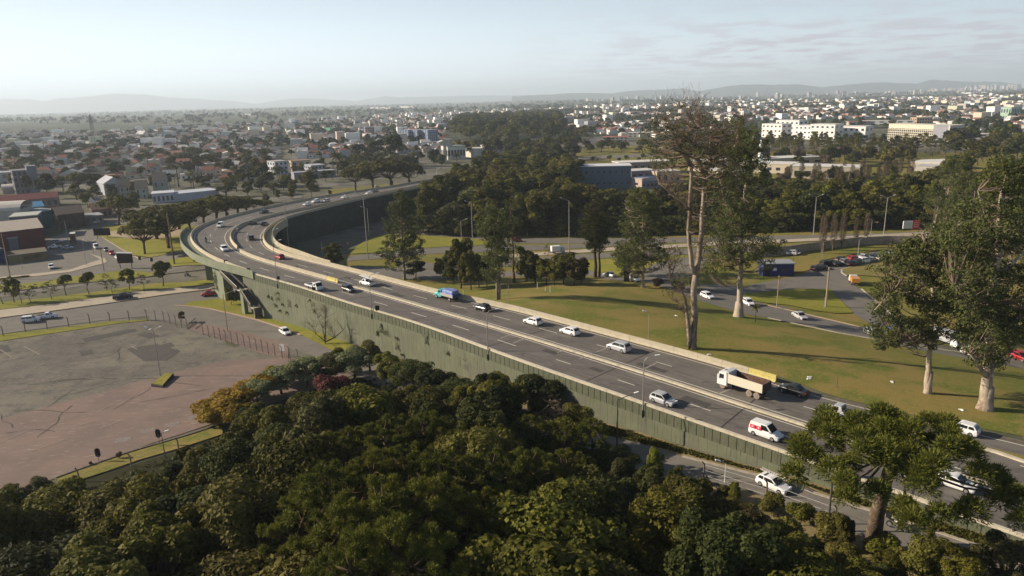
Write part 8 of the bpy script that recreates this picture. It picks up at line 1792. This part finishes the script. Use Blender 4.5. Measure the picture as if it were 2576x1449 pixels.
# towers of the far city centre at the right and scattered blocks
V = []; lst = []
def mass_towers():
    mb = MB(); cols = [wallmat((.42, .4, .4)), wallmat((.32, .3, .33)), wallmat((.46, .42, .38))]
    for k in range(260):
        if k < 190: px_ = 2330 + 260 * rngc.random() ** .7; Y = rngc.uniform(7000, 8500); hh = rngc.uniform(14, 62) * (1.0 if px_ > 2430 else .6)
        else: px_ = rngc.uniform(1450, 2500); Y = rngc.uniform(4200, 7000); hh = rngc.uniform(15, 45)
        P = on_plane(px_, 200, Y); w = rngc.uniform(14, 26); mb.box((P.x, P.y, hh / 2), (w, w, hh), cols[rngc.integers(3)], rz=rngc.uniform(0, 1.5))
    return tag(mb.build('distant_towers'), 'cluster of pale distant city towers on the right horizon', 'towers', None, 'stuff')
mass_towers()
# trees among the houses: individuals near, a mass beyond
it = []; tp = []
for _ in range(60000):
    px_ = rngc.uniform(-40, 2620); d = 200 + 3800 * rngc.random() ** 1.35; P = on_plane(px_, 300, d); x, y = P.x, P.y; zz = g(x, y); qx, qy, zc = proj((x, y, zz))
    if not city_ok(qx, qy): continue
    dens = mnoise.noise(Vector((x * .0035, y * .0035, 3.1))); th = .28 + (.22 if qx < 1300 else -.08)
    pr = .065 if dens < th else .9
    if dens < th and mnoise.noise(Vector((x * .012, y * .012, 9))) > .2: pr = .2
    if rngc.random() < pr: tp.append((zc, x, y, zz, qx, qy))
    if len(tp) > 9000: break
tp.sort(); kept = []
for q in tp:
    if len(kept) < 400 and any((q[1] - a[1]) ** 2 + (q[2] - a[2]) ** 2 < 60 for a in kept[-60:]): continue
    kept.append(q)
for q in kept[:130]:
    zc, x, y, zz, qx, qy = q; r_ = rngc.random()
    if r_ < .22: it.append(dict(kind='araufar', P=Vector((x, y, zz)), h=rngc.uniform(11, 17), w=.8, leaf='leaf_dark', look='flat topped araucaria', name='town_araucaria'))
    else:
        lf = rngc.choice(['leaf_mid', 'leaf_dark', 'leaf_olive', 'leaf_rust'], p=[.42, .38, .17, .03]); it.append(dict(kind='far', P=Vector((x, y, zz)), h=rngc.uniform(6, 12), w=rngc.uniform(.9, 1.3), leaf=lf, look=LOOK[lf], name='town_tree'))
# explicit trees seen in the picture
for x, b, top, kind, w in [(38, 418, 375, 'far', .9), (272, 420, 385, 'araufar', 1), (375, 430, 388, 'araufar', 1), (450, 470, 412, 'araufar', 1.1), (500, 455, 405, 'araufar', 1.1), (575, 440, 398, 'far', .9), (600, 462, 425, 'far', 1), (640, 460, 420, 'far', .9), (200, 485, 430, 'umb', .9), (240, 480, 432, 'umb', .8), (160, 480, 440, 'umb', .8), (75, 490, 440, 'far', .7), (122, 500, 435, 'far', .9), (300, 540, 495, 'far', 1.2), (110, 440, 405, 'araufar', 1), (700, 430, 400, 'far', 1), (850, 440, 385, 'palm', 1), (865, 440, 405, 'far', 1), (660, 470, 410, 'far', 1.1), (820, 390, 365, 'far', 1.2), (900, 400, 362, 'far', 1.3), (940, 400, 352, 'far', 1.3), (1020, 425, 390, 'far', 1.2), (1090, 410, 375, 'far', 1.1), (1150, 425, 385, 'palm', 1), (1110, 425, 388, 'far', 1), (1250, 400, 345, 'far', .7)]:
    P = at_g(x, b); it.append(dict(kind=kind, P=P, h=height_at(P, top), w=w, leaf='leaf_dark' if kind != 'umb' else 'leaf_olive', look='dark spreading tree' if kind != 'palm' else 'palm tree', name='town_tree' if kind != 'palm' else 'palm_tree'))
for P in scatter([(180, 530), (330, 520), (560, 498), (700, 490), (760, 480), (880, 440), (1000, 425), (1100, 420), (1130, 400), (900, 400), (700, 445), (560, 462), (260, 470), (160, 500)], 10, rngc, 1500):
    if any((P.x - b.x) ** 2 + (P.y - b.y) ** 2 < (r * .6) ** 2 for b, r in blocked): continue
    q = proj(P)
    if 380 < q[0] < 560 and 480 < q[1] < 515: continue
    lf = rngc.choice(['leaf_mid', 'leaf_dark', 'leaf_olive', 'leaf_rust'], p=[.4, .33, .24, .03]); kk = rngc.choice(['mid', 'far', 'umb', 'araufar'], p=[.3, .4, .2, .1])
    it.append(dict(kind=kk, P=P, h=rngc.uniform(5, 9) * (1.3 if kk == 'araufar' else 1), w=rngc.uniform(.9, 1.3), leaf=lf, look=LOOK[lf], name='town_tree'))
def rowd(it, where, gap, group):
    zone(it, where, gap, group)
rowd(it, 'the suburb', 9, 'trees standing among the suburb houses')
# wooded hill, pine rows and campus trees
it = []
for P in scatter([(1130, 340), (1150, 312), (1250, 305), (1400, 300), (1420, 330), (1400, 360), (1300, 365), (1180, 362)], 17, rngc, 1600): it.append(dict(kind='far', P=P, h=rngc.uniform(16, 24), w=.95, leaf=rngc.choice(['leaf_dark', 'leaf_mid']), look='dense dark tree', name='hill_tree'))
zone(it, 'the wooded hill beyond the viaduct', 12, 'trees of the dark wooded hill')
it = []
for P in scatter([(1930, 395), (2080, 397), (2200, 402), (2380, 405), (2380, 378), (2200, 374), (1930, 370)], 9, rngc, 900):
    x, y, _ = proj(P)
    it.append(dict(kind='pine', P=P, h=rngc.uniform(10, 15), w=1.5, leaf=rngc.choice(['leaf_dark', 'leaf_mid', 'leaf_olive']), look='tall pine', name='pine_tree'))
zone(it, 'the stand before the white blocks', 9, 'pines before the white complex')
it = []
for poly, sp, h0, h1, kind in [([(1640, 402), (1930, 412), (1930, 372), (1640, 368)], 15, 8, 13, 'far'), ([(1460, 390), (1640, 386), (1640, 370), (1460, 374)], 16, 6, 11, 'far'), ([(1740, 476), (2290, 474), (2290, 452), (1740, 458)], 12, 5, 9, 'mid'), ([(1860, 418), (2290, 424), (2290, 404), (1860, 400)], 15, 7, 11, 'far'), ([(1290, 425), (1450, 412), (1450, 375), (1290, 370)], 14, 8, 14, 'far'), ([(1140, 400), (1290, 395), (1290, 368), (1150, 375)], 15, 8, 14, 'far'), ([(1700, 372), (1900, 380), (1900, 352), (1700, 350)], 14, 8, 14, 'far'), ([(1900, 330), (2250, 326), (2250, 306), (1900, 310)], 24, 6, 10, 'far'), ([(1450, 372), (1640, 378), (1640, 366), (1450, 362)], 22, 5, 9, 'far'), ([(1640, 350), (1900, 352), (1900, 330), (1640, 325)], 16, 12, 18, 'pine'), ([(2380, 420), (2640, 430), (2640, 360), (2400, 352)], 16, 10, 16, 'far'), ([(2070, 420), (2240, 425), (2240, 405), (2090, 400)], 14, 9, 14, 'far'), ([(1480, 412), (1700, 405), (1700, 400), (1480, 406)], 12, 3, 5, 'far'), ([(1420, 360), (1500, 352), (1500, 335), (1420, 340)], 16, 8, 14, 'far'), ([(2380, 470), (2640, 470), (2640, 430), (2400, 430)], 15, 10, 15, 'far'), ([(1180, 455), (1290, 420), (1420, 415), (1420, 440), (1200, 465)], 13, 8, 14, 'far')]:
    for P in scatter(poly, sp, rngc, 500):
        lf = rngc.choice(['leaf_mid', 'leaf_dark', 'leaf_olive', 'leaf_brown'], p=[.4, .34, .18, .08]); it.append(dict(kind=kind, P=P, h=rngc.uniform(h0, h1), w=1.2, leaf=lf, look=LOOK[lf], name='park_tree' if P.x < 230 else 'campus_tree'))
zone(it, 'the campus grounds', 9, 'trees of the campus grounds')
it = []
for P in scatter([(1965, 475), (2150, 478), (2300, 455), (2290, 440), (2180, 448), (1980, 450)], 8, rngc, 400): it.append(dict(kind='poplar', P=P, h=rngc.uniform(8, 11), w=1.5, look='pale bare twiggy tree', name='bare_tree'))
zone(it, 'the thicket before the campus roofs', 9, 'bare thicket before the campus roofs')
def mass_trees(lst, name, label, hh=(8, 14), per=22, m='blob'):
    n = len(lst); L = np.array([(x, y, z) for _, x, y, z, _, _ in lst]); rg = np.random.default_rng(9); H = rg.uniform(*hh, n); k = np.repeat(np.arange(n), per); d = sph(n * per, rg); d[:, 2] = np.abs(d[:, 2]) * 1.2 - .35
    Rr = H[k] * .42; C = L[k] + np.c_[d[:, 0] * Rr, d[:, 1] * Rr, H[k] * .55 + d[:, 2] * H[k] * .36]; N = d + rg.normal(0, .3, d.shape)
    return tag(put(name, quads_mesh(name, C, N, H[k] * .42, M[m], .9, rg)), label, 'trees', None, 'stuff')
mass_trees(kept[130:], 'town_trees', 'mass of dark trees scattered through the town towards the horizon')
fl = []
for _ in range(5200):
    px_ = rngc.uniform(-60, 2640); d = 900 + 7000 * rngc.random() ** .9; P = on_plane(px_, 300, d); x, y = P.x, P.y; qx, qy, zc = proj((x, y, g(x, y)))
    if qy > yint(TOPL, qx) + 3: continue
    if mnoise.noise(Vector((x * .0011, y * .004, 5.5))) < .05: continue
    fl.append((zc, x, y, g(x, y), qx, qy))
mass_trees(fl, 'far_woods', 'belts of trees on the hazy plain beyond the town', (14, 26), 9)

# ================================================================== HILLS, FAR PLAIN, AIR
def ridge(name, prof, D, depth, m):
    xs = np.linspace(prof[0][0], prof[-1][0], 160); ys = np.interp(xs, [p[0] for p in prof], [p[1] for p in prof]); v = []; f = []; rg = np.random.default_rng(int(D))
    rough = np.cumsum(rg.normal(0, .8, 160)); rough -= np.linspace(rough[0], rough[-1], 160)
    for i, (x, y) in enumerate(zip(xs, ys)):
        P = on_plane(x, y + rough[i] * .6, D); h = max(5, P.z)
        for j, (dy, s) in enumerate([(-depth, 0), (-depth * .55, .35), (-depth * .25, .72), (0, 1), (depth * .4, .6), (depth, 0)]): v.append((P.x * (D + dy) / D, D + dy, h * s - (12 if s == 0 else 0)))
    for i in range(159):
        for j in range(5): a = i * 6 + j; f.append((a, a + 6, a + 7, a + 1))
    me = bpy.data.meshes.new(name); me.from_pydata(v, [], f); me.materials.append(m); me.polygons.foreach_set('use_smooth', [True] * len(f)); me.update()
    if sum(p.normal.z for p in me.polygons) < 0: me.flip_normals()
    return structure(put(name, me))
hm = mat('hill_mat', (.06, .075, .045), .95, .05, noise=[(.0008, (.09, .1, .06), .45, .65)])
pr = [A1(-400, 280), A1(0, 268), A1(300, 270), A1(450, 290), A1(560, 264), A1(800, 254), A1(1100, 226), A1(1250, 230), A1(1500, 245), A1(1700, 265), A1(2000, 268), A1(2300, 290), A1(2576, 308), A2(300, 268), A2(560, 264), A2(700, 272), A2(1000, 292), A2(1300, 246), A2(1450, 262), A2(1700, 256), A2(2000, 246), A2(2576, 236), A3(300, 236)]
ridge('mountains', pr, 18000, 2500, hm)
pr = [A3(0, 246), A3(400, 226), A3(600, 214), A3(1000, 220), A3(1180, 190), A3(1280, 175), A3(1500, 176), A3(1720, 155), A3(1880, 180), A3(2100, 140), A3(2300, 112), A3(2576, 110), A4(150, 104), A4(300, 96), A4(550, 125), A4(1000, 92), A4(1500, 102), A4(1650, 70), A4(1900, 90), A4(2200, 96), A4(2500, 120), A4(2900, 130)]
ridge('hills', pr, 11000, 1500, hm)
# the far plain: fields and pale roofs too small to tell apart
fp = mat('plain_mat', (.07, .085, .05), .95, .05, noise=[(.0012, (.13, .13, .08), .48, .6, (1, 3, 1)), (.006, (.04, .055, .03), .5, .62, (1, 2, 1)), (.03, (.42, .4, .38), .66, .7, (1, 1.5, 1))])
me = bpy.data.meshes.new('plain'); v = []; f = []
ring = np.geomspace(900, 30000, 14)
for i, d in enumerate(ring):
    for k in range(41): x = -1.3 * d + 2.6 * d * k / 40; v.append((x, d, g(x, d) + 1.0 + i * .15))
for i in range(13):
    for k in range(40): a = i * 41 + k; f.append((a, a + 1, a + 42, a + 41))
me.from_pydata(v, [], f); me.materials.append(fp); me.update(); structure(put('plain', me))
# long pale factory roofs on the plain
for n, (l, r_, y, D) in enumerate([(A2(1150, 0)[0], A2(1350, 0)[0], A2(0, 372)[1], 0), (A2(1450, 0)[0], A2(1600, 0)[0], A2(0, 362)[1], 0), (A1(2400, 0)[0], A1(2576, 0)[0], A1(0, 450)[1], 0), (A4(2000, 0)[0], A4(2200, 0)[0], A4(0, 222)[1], 0)]):
    a, b = at_g(l, y), at_g(r_, y); t = thing('factory', 'long pale factory roof on the hazy plain, %s from the left' % ordw([1, 2, 0, 3][n]), 'factory'); mb = MB(); d_ = Vector((0, 60, 0)); mb.hexa([tuple(p) for p in (a, b, b + d_, a + d_)], [tuple(p + Vector((0, 0, 9))) for p in (a, b, b + d_, a + d_)], wallmat((.5, .5, .5))); mb.build('wall', wallmat((.5, .5, .5)), t)
    mb = MB(); mb.hexa([tuple(p + Vector((0, 0, 9.05))) for p in (a, b, b + d_, a + d_)], [tuple(p + Vector((0, 0, 11))) for p in (a, b, b + d_, a + d_)], wallmat((.68, .68, .68))); mb.build('roof', wallmat((.68, .68, .68)), t)
# air
hz = bpy.data.materials.new('haze'); hz.use_nodes = True; nt = hz.node_tree; nt.nodes.clear(); pv = nd(nt, 'ShaderNodeVolumePrincipled'); mo = nd(nt, 'ShaderNodeOutputMaterial')
pv.inputs['Color'].default_value = (.76, .87, 1.0, 1); pv.inputs['Density'].default_value = 1.15e-4; pv.inputs['Anisotropy'].default_value = .2
nt.links.new(pv.outputs[0], mo.inputs['Volume'])
mb = MB(); zb0 = -30.0; zt0 = 440.0; mb.box((0, 17000, (zb0 + zt0) / 2), (76000, 38000, zt0 - zb0), hz); o = mb.build('haze', hz); o['kind'] = 'stuff'; o['label'] = 'pale morning haze lying over the whole city'
